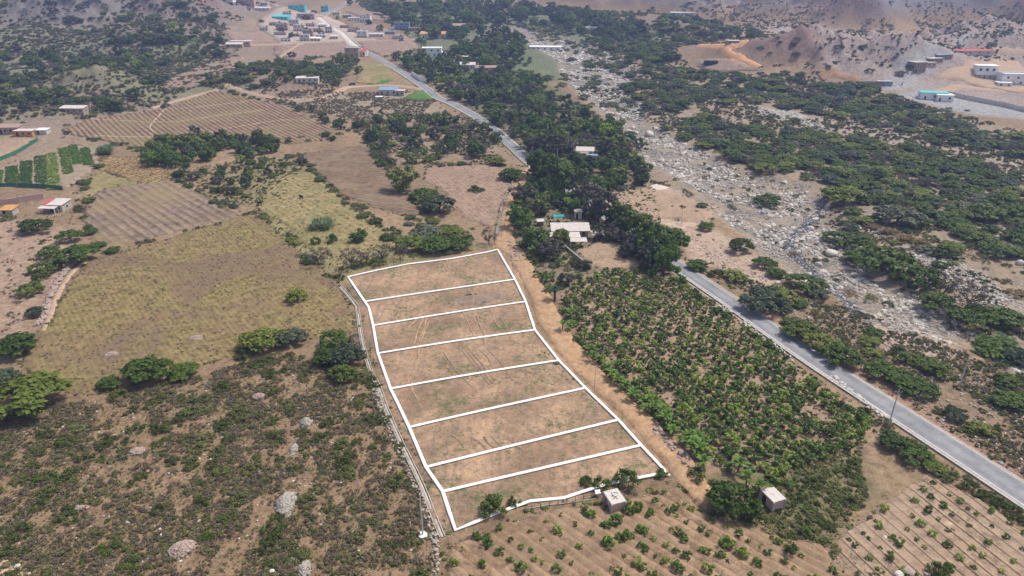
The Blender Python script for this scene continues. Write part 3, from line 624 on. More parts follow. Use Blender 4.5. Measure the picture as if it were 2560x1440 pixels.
# the asphalt road, traced along both edges
RL = [(2900, 1490), (2560, 1271), (2372, 1148), (2224, 1046), (2083, 954), (2002, 900), (1902, 826), (1801, 752), (1700, 692), (1672, 668), (1600, 612), (1500, 540), (1400, 466), (1320, 411), (1270, 362), (1226, 319), (1190, 297), (1160, 279), (1105, 251), (1052, 219), (1011, 189), (961, 159), (924, 140), (880, 112), (852, 84), (815, 62), (790, 44)]
RR = [(2900, 1432), (2560, 1215), (2321, 1057), (2157, 960), (2060, 898), (1969, 841), (1900, 790), (1834, 745), (1700, 656), (1672, 640), (1615, 600), (1520, 532), (1418, 464), (1337, 411), (1292, 368), (1246, 329), (1206, 299), (1176, 279), (1118, 249), (1066, 217), (1023, 187), (972, 157), (934, 137), (892, 111), (866, 84), (829, 61), (800, 42)]
def road():
    L = PP(RL)[:, :2]; R = PP(RR)[:, :2]
    c = (L + np.array([R[np.argmin(np.hypot(*(R - q).T))] for q in L])) / 2
    return L, R, c
ROADL, ROADR, ROADC = road()
# the centre line: halfway between the edges at equal distance
yy = np.concatenate([np.arange(48, 420, 6.0), np.arange(420, 1000, 15.0)])
lx = np.interp(yy, ROADL[:, 1], ROADL[:, 0]); rx = np.interp(yy, ROADR[:, 1], ROADR[:, 0])
ROADC = np.stack([(lx + rx) / 2, yy], 1)
k = np.ones(5) / 5; ROADC[2:-2, 0] = np.convolve(ROADC[:, 0], k, 'valid')
ROADW = np.interp(yy, [48, 130, 160, 250, 340, 1000], [5.9, 5.5, 4.6, 5.0, 5.2, 6.5])
RW2 = list(ROADW)
ribbon('shoulder', ROADC, [w + 2.6 for w in RW2], soil('gravel_shoulder', (.36, .27, .20), (.40, .32, .25), None, .2, 5), .16, 2.0)
ribbon('road', ROADC, RW2, M['asphalt'], .24, 2.0)
def offset_line(line, d):
    t = np.gradient(line, axis=0); l = np.hypot(t[:, 0], t[:, 1])[:, None]; return line + np.stack([-t[:, 1], t[:, 0]], 1) / l * np.reshape(d, (-1, 1))
ribbon('road_edge_line', offset_line(ROADC, ROADW / 2 - .28), .20, M['whiteline'], .262, 2.0)
ribbon('road_edge_line', offset_line(ROADC, -ROADW / 2 + .26), .13, M['whiteline'], .262, 2.0)
ribbon('kerb', offset_line(ROADC[:70], ROADW[:70] / 2 + .42), .55, M['concrete'], .30, 2.0)
ribbon('stream', STREAM, [.9, 1.9, 1.0, 2.2, 1.2, 2.4, 1.4, .8], M['water'], .06, 1.5)
# village street
path([(802, 44), (770, 36), (720, 26), (690, 14), (650, 2)], 6, 'village_street', off=.7)
path([(690, 150), (760, 106), (880, 104), (1040, 100)], 5, 'village_street', off=.6)
path([(560, 115), (620, 114), (700, 112), (800, 107)], 4, 'village_street', off=.5)
path([(918, 136), (880, 112), (852, 84), (815, 62), (797, 46)], 7, 'village_street', M['palewall'], .75)
sheet('village_ground', [(640, 60), (690, 20), (740, 20), (860, 60), (900, 90), (980, 98), (880, 104), (700, 112), (680, 90)], soil('village_dust', (.42, .33, .26), (.38, .30, .24), None, .05, 1), .45, 9)
sheet('village_ground', [(870, 60), (930, 60), (1000, 88), (1040, 98), (920, 102), (890, 88)], M['f_vil'], .47, 9)

# white overlay lines drawn over the plots, added as bands on the ground
OUT = [(870, 695), (945, 678), (1020, 663), (1130, 650), (1222, 633), (1244, 627), (1287, 702), (1314, 758), (1337, 828), (1397, 905), (1463, 975), (1545, 1055), (1602, 1117), (1672, 1192), (1635, 1191), (1575, 1203), (1515, 1215), (1460, 1232), (1410, 1249), (1325, 1257), (1275, 1275), (1230, 1292), (1139, 1330), (1123, 1283), (1107, 1233), (1065, 1172), (1023, 1072), (993, 1010), (977, 978), (945, 888), (933, 818), (922, 772), (912, 758), (870, 695)]
def band(name, line, w, z0):
    """a low white band for the overlay lines, mitred at the corners"""
    line = np.asarray(line)[:, :2]; closed = np.allclose(line[0], line[-1]); pts = line[:-1] if closed else line
    n = len(pts); res = []
    dense = []
    for i in range(n if closed else n - 1):
        a, b = pts[i], pts[(i + 1) % n]; k = max(1, int(np.hypot(*(b - a)) / 3))
        for j in range(k): dense.append(a + (b - a) * j / k)
    if not closed: dense.append(pts[-1])
    d = np.array(dense); m = len(d)
    t = (np.roll(d, -1, 0) - np.roll(d, 1, 0)) if closed else np.gradient(d, axis=0)
    t /= np.hypot(t[:, 0], t[:, 1])[:, None]; nn = np.stack([-t[:, 1], t[:, 0]], 1)
    V = []
    for a, dz in ((-.5, -.02), (-.44, .05), (.44, .05), (.5, -.02)):
        q = d + nn * a * w; V.append(np.stack([q[:, 0], q[:, 1], height(q[:, 0], q[:, 1]) + z0 + dz], 1))
    V = np.stack(V, 1).reshape(-1, 3); i = np.arange(m * 4).reshape(m, 4)
    j = np.roll(i, -1, 0) if closed else i[1:]; i = i if closed else i[:-1]
    F = np.stack([i[:, :-1], j[:, :-1], j[:, 1:], i[:, 1:]], -1).reshape(-1, 4)
    return link(name, new_mesh(name, V, F, M['overlay_white']))
LW = .62
tag(band('plot_outline', PP(OUT), LW, .42), 'long white overlay line that runs right round the whole row of bare plots', 'ground marking')
DIV = [((912, 758), (1287, 702)), ((933, 818), (1314, 758)), ((945, 888), (1337, 828)), ((977, 977), (1397, 904)), ((1023, 1072), (1463, 975)), ((1065, 1172), (1545, 1055)), ((1107, 1233), (1602, 1117))]
DL = ['white line between the two bare plots farthest up the slope', 'white line just below the dark scraped patch in the second plot', 'white line across the plots ending at the bend of the outline beside the track',
      'white line across the middle of the row, fourth from the far end', 'white line whose right end is nearest the slim pole on the track', 'white line across the third plot up from the near end of the row', 'white line nearest to the bushes at the near end of the row']
for (a, b), lab in zip(DIV, DL):
    A, B = P(*a), P(*b); d = (B - A) / np.hypot(*(B - A)[:2])
    tag(band('plot_divider', [(A + d * LW * .5)[:2], (B - d * LW * .5)[:2]], LW, .40), lab, 'ground marking', 'white overlay lines dividing the bare plots')

# ------------------------------------------------------------------ walls, canals, fences
def wall(name, px, h, th, m, label, cat='wall', group=None, post=None, world=None):
    line = PP(px)[:, :2] if world is None else world
    mb = MB()
    for a, b in zip(line[:-1], line[1:]):
        L = np.hypot(*(b - a)); k = max(1, int(L / 4)); t = (b - a) / L; n = np.array([-t[1], t[0]]) * th / 2
        for j in range(k):
            p, q = a + (b - a) * j / k, a + (b - a) * (j + 1) / k - t * .01
            z0 = float(min(height(p[0], p[1]), height(q[0], q[1]))) - .3; zt = float(height((p[0] + q[0]) / 2, (p[1] + q[1]) / 2)) + h
            V = [(*(p - n), z0), (*(q - n), z0), (*(q + n), z0), (*(p + n), z0), (*(p - n), zt), (*(q - n), zt), (*(q + n), zt), (*(p + n), zt)]
            mb.add(V, [(3, 2, 1, 0), (4, 5, 6, 7), (0, 1, 5, 4), (1, 2, 6, 5), (2, 3, 7, 6), (3, 0, 4, 7)])
    o = mb.build(name, m)
    if post:
        for j, p in enumerate(line):
            z = float(height(p[0], p[1])); q = MB().box(p[0] - .15, p[0] + .15, p[1] - .15, p[1] + .15, z - .2, z + h + .15).build('post', M[post], o)
    return tag(o, label, cat, group)
def rubble(name, px, w, h, m, label, n_per_m=2.2, size=.35, seed=0, cat='wall', world=None):
    """a dry wall: a low mound of single stones"""
    line = PP(px)[:, :2] if world is None else world; r = np.random.default_rng(seed); V = []; F = []
    for a, b in zip(line[:-1], line[1:]):
        L = np.hypot(*(b - a)); t = (b - a) / L; n = np.array([-t[1], t[0]])
        for k in range(int(L * n_per_m)):
            o = (r.random() - .5) * w; q = a + (b - a) * r.random() + n * o
            z = float(height(q[0], q[1])) + .1 + h * (1 - (2 * o / w) ** 2) * r.random()
            v, f = rock_vf(r, size * (.5 + r.random() * .9)); c = len(V); V += [(x + q[0], y + q[1], zz + z) for x, y, zz in v]; F += [tuple(i + c for i in g) for g in f]
    return tag(link(name, new_mesh(name, V, F, m)), label, cat)
_ico = None
def rock_vf(r, s):
    global _ico
    if _ico is None:
        t = (1 + 5 ** .5) / 2
        v = np.array([(-1, t, 0), (1, t, 0), (-1, -t, 0), (1, -t, 0), (0, -1, t), (0, 1, t), (0, -1, -t), (0, 1, -t), (t, 0, -1), (t, 0, 1), (-t, 0, -1), (-t, 0, 1)]) / 1.9
        f = [(0, 11, 5), (0, 5, 1), (0, 1, 7), (0, 7, 10), (0, 10, 11), (1, 5, 9), (5, 11, 4), (11, 10, 2), (10, 7, 6), (7, 1, 8), (3, 9, 4), (3, 4, 2), (3, 2, 6), (3, 6, 8), (3, 8, 9), (4, 9, 5), (2, 4, 11), (6, 2, 10), (8, 6, 7), (9, 8, 1)]
        _ico = (v, f)
    v, f = _ico; q = v * (1 + (r.random((12, 1)) - .5) * .5) * np.array([1, .6 + r.random() * .5, .45 + r.random() * .35]) * s
    a = r.random() * 6.28; c, d = math.cos(a), math.sin(a)
    return np.stack([q[:, 0] * c - q[:, 1] * d, q[:, 0] * d + q[:, 1] * c, q[:, 2]], 1), f
CANAL = [(846, 712), (870, 740), (893, 768), (899, 816), (906, 860), (917, 900), (930, 940), (947, 968), (967, 1027), (990, 1080), (1011, 1125), (1036, 1175), (1058, 1222), (1076, 1268), (1090, 1306), (1106, 1344)]
cw = PP(CANAL)[:, :2]
canal = tag(ribbon('irrigation_canal', cw, .55, M['concrete'], .10, 2.0), 'narrow concrete irrigation canal running down the left side of the bare plots', 'canal'); canal['kind'] = 'thing'
for s in (-1, 1):
    q = offset_line(cw, s * .42); q = [x for x in q]
    o = wall('canal_wall', None, .26, .13, M['concrete'], None, None, world=np.array(q)); o.parent = canal
    for k in ('label', 'category'):
        if k in o: del o[k]
rubble('stone_wall', [(935, 975), (955, 1028), (978, 1080), (1000, 1130), (1022, 1176), (1044, 1226), (1062, 1270), (1080, 1320), (1092, 1375), (1090, 1440)], 1.2, .45, M['heap'], 'rubble wall of pale stones along the left side of the concrete canal', 6, .24, 1)
rubble('stone_wall', [(196, 648), (172, 668), (145, 705), (125, 745), (112, 790), (95, 815)], 1.4, .6, M['pinkstone'], 'rubble wall at the left edge of the yellow green field under the bushes', 7, .5, 2)
path([(215, 655), (190, 668), (165, 700), (142, 740), (128, 790), (108, 830)], 1.6, 'canal_bank', M['f_path'], .2)
rubble('stone_wall', [(1640, 1078), (1664, 1100), (1690, 1128), (1712, 1150), (1722, 1172)], 2.2, .7, M['pinkstone'], 'low rubble bank between the dirt track and the near end of the banana plants', 9, .4, 3)
rubble('stone_wall', [(1268, 600), (1288, 632), (1300, 662)], 3.5, .5, M['pinkstone'], 'heap of loose stones beside the track above the far corner of the plots', 5, .45, 4)
rubble('stone_wall', [(2080, 940), (2130, 985), (2190, 1030), (2230, 1062)], 1.3, .4, M['palestone'], 'line of pale stones on the near side of the asphalt road below the single pole', 5, .35, 5)
rubble('stone_wall', [(1800, 765), (1850, 800), (1910, 850), (1990, 905)], 1.6, .3, M['palestone'], 'line of pale stones between the asphalt road and the orchard', 3, .35, 6)
fence_line = [(1310, 425), (1298, 437), (1282, 458), (1262, 496), (1252, 530), (1245, 565), (1238, 600)]
rubble('stone_wall', fence_line, .7, .9, M['stone'], 'pale stone wall with posts on the left side of the orange dirt track', 7, .35, 7)
wall('yard_wall', [(1402, 612), (1430, 636), (1460, 660), (1478, 674)], 1.0, .3, M['concrete'], 'low concrete wall along the left side of the bare yard of the brick house')
wall('yard_wall', [(1484, 490), (1505, 503), (1530, 522), (1553, 542)], 1.1, .3, M['palewall'], 'low cream wall at the left of the two bare lots by the trees')
wall('roadside_wall', [(1030, 190), (1052, 204), (1066, 206), (1085, 204)], 3.0, .3, M['white'], 'white boundary wall beside the far stretch of road')
wall('brick_wall', [(-60, 512), (0, 514), (50, 507), (110, 497)], 2.0, .25, M['brick'], 'long red brick wall behind the white roofed hut at the left', post='concrete')
wall('boundary_wall', [(2368, 238), (2410, 248), (2460, 258), (2512, 268), (2560, 280), (2640, 298)], 2.6, .3, M['palewall'], 'long pale wall along the far right road beside the dry wash')
wall('boundary_wall', [(2280, 180), (2268, 195), (2256, 212)], 2.2, .4, M['palewall'], 'short pale wall running down from the brick houses at the right')
for k, (a, b) in enumerate([((-40, 412), (95, 352)), ((-40, 470), (158, 476))]):
    pts = [(a[0] + (b[0] - a[0]) * t, a[1] + (b[1] - a[1]) * t + (10 if k == 0 else -4) * math.sin(t * 3.1)) for t in np.linspace(0, 1, 8)]
    wall('net_fence', pts, 1.7, .08, M['net'], ('green net fence curving above the vegetable rows at the left', 'green net fence along the near edge of the vegetable rows')[k], 'fence', post='wood')
# wire fences: posts as parts
def wire_fence(px, n, h, label):
    line = PP(px)[:, :2]; s = np.concatenate([[0], np.cumsum(np.hypot(*np.diff(line, axis=0).T))]); u = np.linspace(0, s[-1], n)
    x = np.interp(u, s, line[:, 0]); y = np.interp(u, s, line[:, 1]); z = height(x, y)
    t = thing('wire_fence', label, 'fence', (float(x[0]), float(y[0]), float(z[0])))
    me = MB().tube([(0, 0, -.2), (0, 0, h)], .06, 5).mesh('post', M['wood'])
    for a, b, c in zip(x, y, z): link('post', me, t, (a - x[0], b - y[0], c - z[0]))
    w = MB()
    for hh in (.5, .95, 1.3):
        if hh < h: w.tube([(a - x[0], b - y[0], c - z[0] + hh) for a, b, c in zip(x, y, z)], .012, 3)
    w.build('wire', M['concrete'], t)
wire_fence([(1228, 330), (1250, 352), (1290, 388), (1325, 414)], 26, 1.8, 'wire fence of closely set posts beside the asphalt road behind the shade trees')
wire_fence([(860, 683), (940, 672), (1060, 648), (1160, 634), (1236, 612)], 24, 1.3, 'wire fence along the far edge of the bare plots')
wire_fence([(1330, 1275), (1400, 1262), (1450, 1252), (1500, 1240)], 9, 1.2, 'wire fence at the near edge of the plots left of the flat roofed hut')
wire_fence([(1298, 470), (1280, 510), (1266, 545), (1254, 595)], 12, 1.5, 'line of fence posts on the stone wall by the dirt track')
# ------------------------------------------------------------------ buildings
def frame_of(a, b):
    """ground frame: origin under pixel a, x axis towards pixel b"""
    A, B = P(*a), P(*b); return A, math.atan2(B[1] - A[1], B[0] - A[0]), float(np.hypot(*(B - A)[:2]))
def win(parent, x, y, z, w, h, face, frame='white', depth=.12):
    """a framed window proud of the wall; face = 's','n','e','w' of the local box"""
    mb = MB(); e = .07
    if face in 'sn':
        s = -1 if face == 's' else 1; y0, y1 = sorted((y, y + s * .06))
        for (p, q, r, t) in ((x - w / 2 - e, x + w / 2 + e, z - e, z), (x - w / 2 - e, x + w / 2 + e, z + h, z + h + e), (x - w / 2 - e, x - w / 2, z, z + h), (x + w / 2, x + w / 2 + e, z, z + h)): mb.box(p, q, y0, y1, r, t)
        pb = MB().box(x - w / 2, x + w / 2, min(y, y + s * .02), max(y, y + s * .02), z, z + h)
    else:
        s = -1 if face == 'w' else 1; x0, x1 = sorted((x, x + s * .06))
        for (p, q, r, t) in ((y - w / 2 - e, y + w / 2 + e, z - e, z), (y - w / 2 - e, y + w / 2 + e, z + h, z + h + e), (y - w / 2 - e, y - w / 2, z, z + h), (y + w / 2, y + w / 2 + e, z, z + h)): mb.box(x0, x1, p, q, r, t)
        pb = MB().box(min(x, x + s * .02), max(x, x + s * .02), y - w / 2, y + w / 2, z, z + h)
    o = mb.build('window', M[frame], parent); pb.build('pane', M['glass'], o); return o
def house(px, w, d, h, label, wallm='offwhite', roofm='roofwhite', rz=0.0, roof='flat', name='house', cat='house', group=None, floors=1, pitch=.18, nwin=2, eave=.3, door=True, parapet=.0, lift=0.0):
    """px = pixel of the middle of the near wall's foot"""
    p = P(*px); t = thing(name, label, cat, tuple(p), rz, group)
    H = h * floors
    MB().box(-w / 2, w / 2, 0, d, -.8, H).build('wall', M[wallm], t)
    rm = M[roofm]
    if roof == 'flat':
        r = MB().box(-w / 2 - eave, w / 2 + eave, -eave, d + eave, H, H + .16)
        if parapet: r.box(-w / 2, w / 2, 0, .15, H + .16, H + .16 + parapet); r.box(-w / 2, w / 2, d - .15, d, H + .16, H + .16 + parapet); r.box(-w / 2, -w / 2 + .15, .15, d - .15, H + .16, H + .16 + parapet); r.box(w / 2 - .15, w / 2, .15, d - .15, H + .16, H + .16 + parapet)
        r.build('roof', rm, t)
    elif roof == 'shed':
        k = d * pitch
        MB().add([(-w / 2, d, H), (w / 2, d, H), (w / 2, 0, H), (-w / 2, 0, H), (-w / 2, d, H + k), (w / 2, d, H + k)], [(3, 2, 5, 4), (0, 1, 5), (0, 5, 4), (1, 2, 5), (0, 4, 3)]).build('gable_wall', M[wallm], t)
        MB().slab([(-w / 2 - eave, -eave, H + .12), (w / 2 + eave, -eave, H + .12), (w / 2 + eave, d + eave, H + k + .17), (-w / 2 - eave, d + eave, H + k + .17)], .1).build('roof', rm, t)
    else:
        k = d / 2 * pitch * 1.6
        MB().add([(-w / 2, 0, H), (-w / 2, d, H), (-w / 2, d / 2, H + k), (w / 2, 0, H), (w / 2, d, H), (w / 2, d / 2, H + k)], [(0, 1, 2), (3, 5, 4), (0, 2, 5, 3), (1, 4, 5, 2)]).build('gable_wall', M[wallm], t)
        for s in (0, 1):
            y0, y1 = ((-eave, d / 2) if s == 0 else (d + eave, d / 2))
            MB().slab([(-w / 2 - eave, y0, H + .05), (w / 2 + eave, y0, H + .05), (w / 2 + eave, y1, H + k + .12), (-w / 2 - eave, y1, H + k + .12)], .09).build('roof', rm, t)
    D = float(np.hypot(p[0], p[1]))
    if nwin and D < 1200:
        for f in range(floors):
            for i in range(nwin):
                x = -w / 2 + w * (i + (1.0 if door and f == 0 else .5)) / (nwin + (1 if door and f == 0 else 0)) + (w / (nwin + 1) * .5 if door and f == 0 else 0)
                x = min(x, w / 2 - .8)
                win(t, x, 0, f * h + h * .35, min(1.3, w / (nwin + 2)), h * .38, 's')
        if d > 3:
            s = 'e' if p[0] < 0 else 'w'; win(t, w / 2 if s == 'e' else -w / 2, d / 2, h * .35, 1.1, h * .36, s)
    if door: MB().box(-w / 2 + w * .12, -w / 2 + w * .12 + min(.95, w * .3), -.05, 0, 0, min(2.05, h * .85)).build('door', M['darkgap'], t)
    return t
def canopy(parent, x0, x1, y0, y1, z0, z1, roofm='roofwhite', posts=True, name='canopy_roof'):
    MB().slab([(x0, y0, z0), (x1, y0, z0), (x1, y1, z1), (x0, y1, z1)], .08).build(name, M[roofm], parent)
    if posts:
        me = None
        for x, y in ((x0 + .2, y0 + .2), (x1 - .2, y0 + .2), (x0 + .2, y1 - .2), (x1 - .2, y1 - .2)):
            zt = z0 + (z1 - z0) * (y - y0) / (y1 - y0) - .09
            MB().box(x - .06, x + .06, y - .06, y + .06, -.3, zt).build('post', M['white'], parent)
# pump huts among the orchards
def hut(base, right, depth_px, h, label, marks, m='brick'):
    A, th, w = frame_of(base, right)
    t = thing('pump_hut', label, 'hut', tuple(A), th)
    d = 3.0
    MB().box(0, w, 0, d, -.3, h).build('wall', M[m], t)
    for x, y in ((0, 0), (w, 0), (0, d), (w, d)):
        MB().box(x - .13, x + .13, y - .13, y + .13, -.3, h - .003).build('corner_column', M['concrete'], t)
    r = MB().box(-.06, w + .06, -.06, d + .06, h, h + .13).build('roof', M['roofwhite'], t)
    if marks:
        q = MB()
        for a, b in (((.5, .9), (1.7, 1.5)), ((.9, 1.9), (1.4, .7)), ((1.3, 2.3), (2.0, 1.9)), ((.7, 1.4), (1.1, 2.4))): q.tube([(a[0], a[1], h + .16), ((a[0] + b[0]) / 2 + .1, (a[1] + b[1]) / 2, h + .20), (b[0], b[1], h + .16)], .035, 4)
        q.build('branch', M['bark'], r)
    MB().box(-.05, -.003, d * .55, d * .55 + .8, -.1, h * .85).build('door', M['darkgap'] if not marks else M['wood'], t)
    return t, th, w, d
H1 = hut((1528, 1286), (1562, 1277), 3, 1.95, 'flat roofed brick hut with twigs on its roof at the near plot edge', True)
H2 = hut((1929, 1281), (1958, 1274), 3, 2.0, 'pink brick hut with a plain pale roof beside the big dark bush', False, 'brick')
# the farmhouse
t = thing('farmhouse', 'brick farmhouse under a wide white roof with open canopies beside the bare yard', 'house', tuple(P(1428, 596)), .02)
t.scale = (.92, .92, .95)
MB().box(-6.2, 5.8, 0, 7, -.5, 2.7).build('wall', M['brick'], t)
MB().add([(-6.2, 0, 2.7), (-6.2, 7, 2.7), (-6.2, 4.2, 3.7), (5.8, 0, 2.7), (5.8, 7, 2.7), (5.8, 4.2, 3.7)], [(0, 1, 2), (3, 5, 4), (0, 2, 5, 3), (1, 4, 5, 2)]).build('gable_wall', M['brick'], t)
MB().slab([(-7, -.6, 2.72), (6.4, -.6, 2.72), (6.4, 4.2, 3.86), (-7, 4.2, 3.86)], .1).build('roof', M['roofwhite'], t)
MB().slab([(6.4, 7.8, 2.72), (-7, 7.8, 2.72), (-7, 4.2, 3.86), (6.4, 4.2, 3.86)], .1).build('roof', M['roofwhite'], t)
win(t, 1.6, 0, .9, 1.1, 1.3, 's', 'wood'); win(t, 4.2, 0, .9, 1.1, 1.3, 's', 'wood')
MB().box(-1.2, -.2, -.05, 0, 0, 2.1).build('door', M['wood'], t)
canopy(t, -1.2, 2.6, -5.2, -.7, 2.3, 2.5); canopy(t, -1.2, 4.4, -8.8, -5.5, 2.2, 2.35); canopy(t, 6.5, 11, -3.4, .3, 2.35, 2.55)
canopy(t, -7.6, -3.2, -4.2, -.7, 2.1, 2.5)
tt = thing('tarp_shelter', 'teal tarpaulin stretched over poles behind the white roofed farmhouse', 'tarpaulin', tuple(P(1396, 556)), .1)
MB().slab([(-1.9, -.8, 2.2), (0, -1.0, 1.8), (1.9, -.8, 2.3), (1.7, 1.4, 2.4), (0, 1.3, 2.0), (-1.7, 1.4, 2.5)], .04).build('tarp', M['teal'], tt)
for x, y in ((-1.8, -.7), (1.8, -.7), (-1.6, 1.3), (1.6, 1.3)): MB().tube([(x, y, -.2), (x, y, 2.2)], .05, 5).build('pole', M['wood'], tt)
house((1446, 549), 2.2, 2.2, 2.7, 'narrow grey outhouse with a dark doorway behind the farmhouse', 'palewall', 'concrete', .1, 'flat', 'outhouse', 'shed', nwin=0)
house((1352, 566), 1.8, 1.4, 1.6, 'tiny white roofed shelter among plants left of the farmhouse', 'wood', 'roofwhite', .2, 'shed', 'shelter', 'shed', nwin=0, door=False)
tt = thing('water_stand', 'square white pipe frame standing in the garden above the farmhouse', 'frame', tuple(P(1360, 532)), .1)
for x in (-1.4, 1.4):
    for y in (-.6, .6): MB().box(x - .07, x + .07, y - .07, y + .07, -.2, 2.2).build('leg', M['palewall'], tt)
MB().box(-1.6, 1.6, -.8, .8, 2.2, 2.32).build('top', M['turq'], tt)
# house among the trees by the river
t = house((1462, 392), 7.5, 6, 2.6, 'small house with a broken white roof hidden among dark trees near the river', 'offwhite', 'roofwhite', -.1, 'gable', pitch=.22)
canopy(t, -4, 1.5, -2.6, -.35, 2.2, 2.5, 'roofrust'); canopy(t, .5, 5.5, -4.6, -2.7, 1.9, 2.1, 'bluesheet')
# left side
t = house((140, 530), 5.2, 5.2, 2.4, 'hut with a white roof and a red corner at the end of the brick wall', 'concrete', 'roofwhite', -.08, 'shed', 'hut', 'house', nwin=1, pitch=.1)
canopy(t, -4.6, 1.6, -2.4, -.35, 1.95, 2.2, 'roofwhite'); MB().slab([(-4.6, .2, 2.6), (-2.7, .2, 2.6), (-2.7, 5, 3.1), (-4.6, 5, 3.1)], .08).build('red_roof', M['red'], t)
house((20, 540), 3.8, 3.2, 2.0, 'little shed with an orange roof at the left edge below the brick wall', 'concrete', 'orange', .0, 'shed', 'shed', 'shed', nwin=0, eave=.4)
house((22, 335), 10, 5, 3.0, 'tan house with a rusty roof at the left edge above the track', 'tanwall', 'roofrust', .05, 'shed', nwin=3, pitch=.12)
t = house((60, 342), 8.5, 4.2, 2.6, 'low salmon coloured house in front of the tan one at the left', 'orange', 'roofwhite', .03, 'flat', nwin=2)
house((104, 336), 5.0, 3.6, 2.0, 'pale open lean-to at the right of the salmon coloured house', 'palewall', 'white', .03, 'shed', 'lean_to', 'shed', nwin=0, pitch=.05)
house((180, 283), 13, 5, 2.5, 'long low house with a white roof left of the large ploughed hill field', 'tanwall', 'roofwhite', -.05, 'shed', nwin=3, pitch=.12)
house((768, 208), 13.5, 5, 2.8, 'long grey house on the bare knoll above the winding dirt road', 'palewall', 'roofwhite', .05, 'shed', nwin=3, pitch=.1)
t = house((970, 238), 11, 6, 3.0, 'grey block house with a blue metal roof below the green lawn road', 'palewall', 'bluesheet', -.05, 'shed', nwin=2, pitch=.12)
house((1000, 240), 5, 4, 3.0, 'grey annex standing right beside the blue roofed house', 'concrete', 'roofwhite', -.05, 'flat', 'annex', 'house', nwin=1)
house((948, 246), 4, 2.4, .8, 'low white sheet covered pile in front of the blue roofed house', 'white', 'white', .1, 'flat', 'covered_pile', 'shed', nwin=0, door=False)
t = house((1080, 143), 15, 9, 3.2, 'white modern house of two storeys among the trees beyond the road', 'white', 'white', .05, 'flat', nwin=3, floors=2, parapet=.4)
house((1103, 143), 8, 6, 3.4, 'white single storey wing at the right of the modern house', 'white', 'white', .05, 'flat', 'house_wing', 'house', nwin=2)
house((1155, 158), 9, 6, 4.5, 'small pale house with a dark window row between tall trees', 'offwhite', 'roofwhite', .0, 'flat', nwin=2)
house((1163, 172), 14, 6, 2.6, 'low pale roofed house just in front of the small pale house', 'offwhite', 'roofwhite', -.05, 'shed', nwin=2)
house((1218, 178), 15, 7, 2.4, 'long reddish tile roofed house among trees', 'tanwall', 'roofrust', .03, 'gable', nwin=2)
house((1200, 208), 16, 5, 1.4, 'low grey slab building half hidden in the trees', 'concrete', 'concrete', .08, 'flat', nwin=0)
house((1083, 96), 24, 9, 3.6, 'house with an orange tiled roof beyond the village fields', 'offwhite', 'orange', -.05, 'shed', nwin=3, pitch=.15)
house((1150, 72), 30, 8, 2.6, 'long low reddish roofed shed far up the valley', 'tanwall', 'roofrust', -.03, 'shed', nwin=3)
t = house((1362, 127), 26, 8, 3.0, 'long low white building beside the upper river bed', 'white', 'white', -.12, 'flat', 'riverside_building', 'building', nwin=4)
house((1478, 76), 14, 6, 2.6, 'tiny white roofed building far up beside the river bed', 'white', 'white', 0, 'flat', nwin=2)
house((900, 141), 9, 6, 3.6, 'house with a bright red awning at the roadside', 'offwhite', 'red', -.2, 'shed', nwin=2, pitch=.2)
house((880, 143), 11, 8, 3.3, 'two storey unfinished house beside the red awning', 'tanwall', 'concrete', -.1, 'flat', floors=2, nwin=2, parapet=.3)
house((600, 114), 17, 7, 3.2, 'reddish block house alone at the field edge left of the village', 'brick', 'roofwhite', .0, 'flat', nwin=3)
house((585, 119), 13, 5, 2.4, 'low tan house in front of the reddish block house', 'tanwall', 'roofwhite', .05, 'shed', nwin=2)
# right side
t = house((2466, 200), 14, 9, 3.1, 'white house with a grey ground floor and terraces on the slope at the right', 'concrete', 'white', -.15, 'flat', floors=1, nwin=3, parapet=.9)
MB().box(-6.5, 6.5, 2.5, 9, 3.3, 8.4).build('upper_floor', M['white'], t)
for x in (-4, 0, 4): win(t, x, 2.5, 5.2, 1.6, 1.6, 's')
MB().box(-6.8, 6.8, 2.2, 9.3, 8.4, 8.6).build('upper_roof', M['white'], t)
t = house((2540, 214), 18, 10, 3.1, 'large white two storey house cut by the right edge of the photo', 'white', 'white', -.15, 'flat', floors=2, nwin=3, parapet=.9)
house((2512, 218), 8, 6, 2.6, 'low white outbuilding just left of the large white house', 'white', 'white', -.15, 'flat', 'outbuilding', 'building', nwin=1)
t = house((2335, 250), 15, 6, 4.0, 'pale walled compound building with a turquoise roof at the right road', 'white', 'turq', -.15, 'flat', 'compound_building', 'building', nwin=2)
house((2362, 254), 9, 6, 3.6, 'pale cube of a building joined to the turquoise roofed one', 'white', 'white', -.15, 'flat', 'compound_building', 'building', nwin=1)
house((2298, 182), 9, 7, 3.2, 'brick house of two storeys, nearest in the row up the wash', 'brickdark', 'concrete', .25, 'flat', floors=2, nwin=2)
house((2322, 168), 11, 6, 2.8, 'brick house, second in the row up the wash', 'brick', 'concrete', .25, 'flat', nwin=2)
house((2340, 158), 10, 6, 2.8, 'brick house, third in the row up the wash', 'brickdark', 'roofwhite', .25, 'flat', nwin=2)
house((2362, 148), 12, 6, 2.8, 'dark roofed house at the far end of the row up the wash', 'brickdark', 'bluesheet', .25, 'flat', nwin=2)
house((2436, 137), 26, 6, 2.6, 'long shed with a red roof on the terrace above the wash', 'palewall', 'red', .0, 'shed', 'long_shed', 'shed', nwin=3, pitch=.08)
house((2175, 217), 14, 5, 2.4, 'black roofed stall beside the mouth of the dry wash', 'brickdark', 'black', -.05, 'flat', 'stall', 'shed', nwin=0)
house((2212, 215), 9, 4, 2.6, 'blue walled kiosk beside the mouth of the dry wash', 'bluesheet', 'concrete', -.05, 'flat', 'kiosk', 'shed', nwin=0)
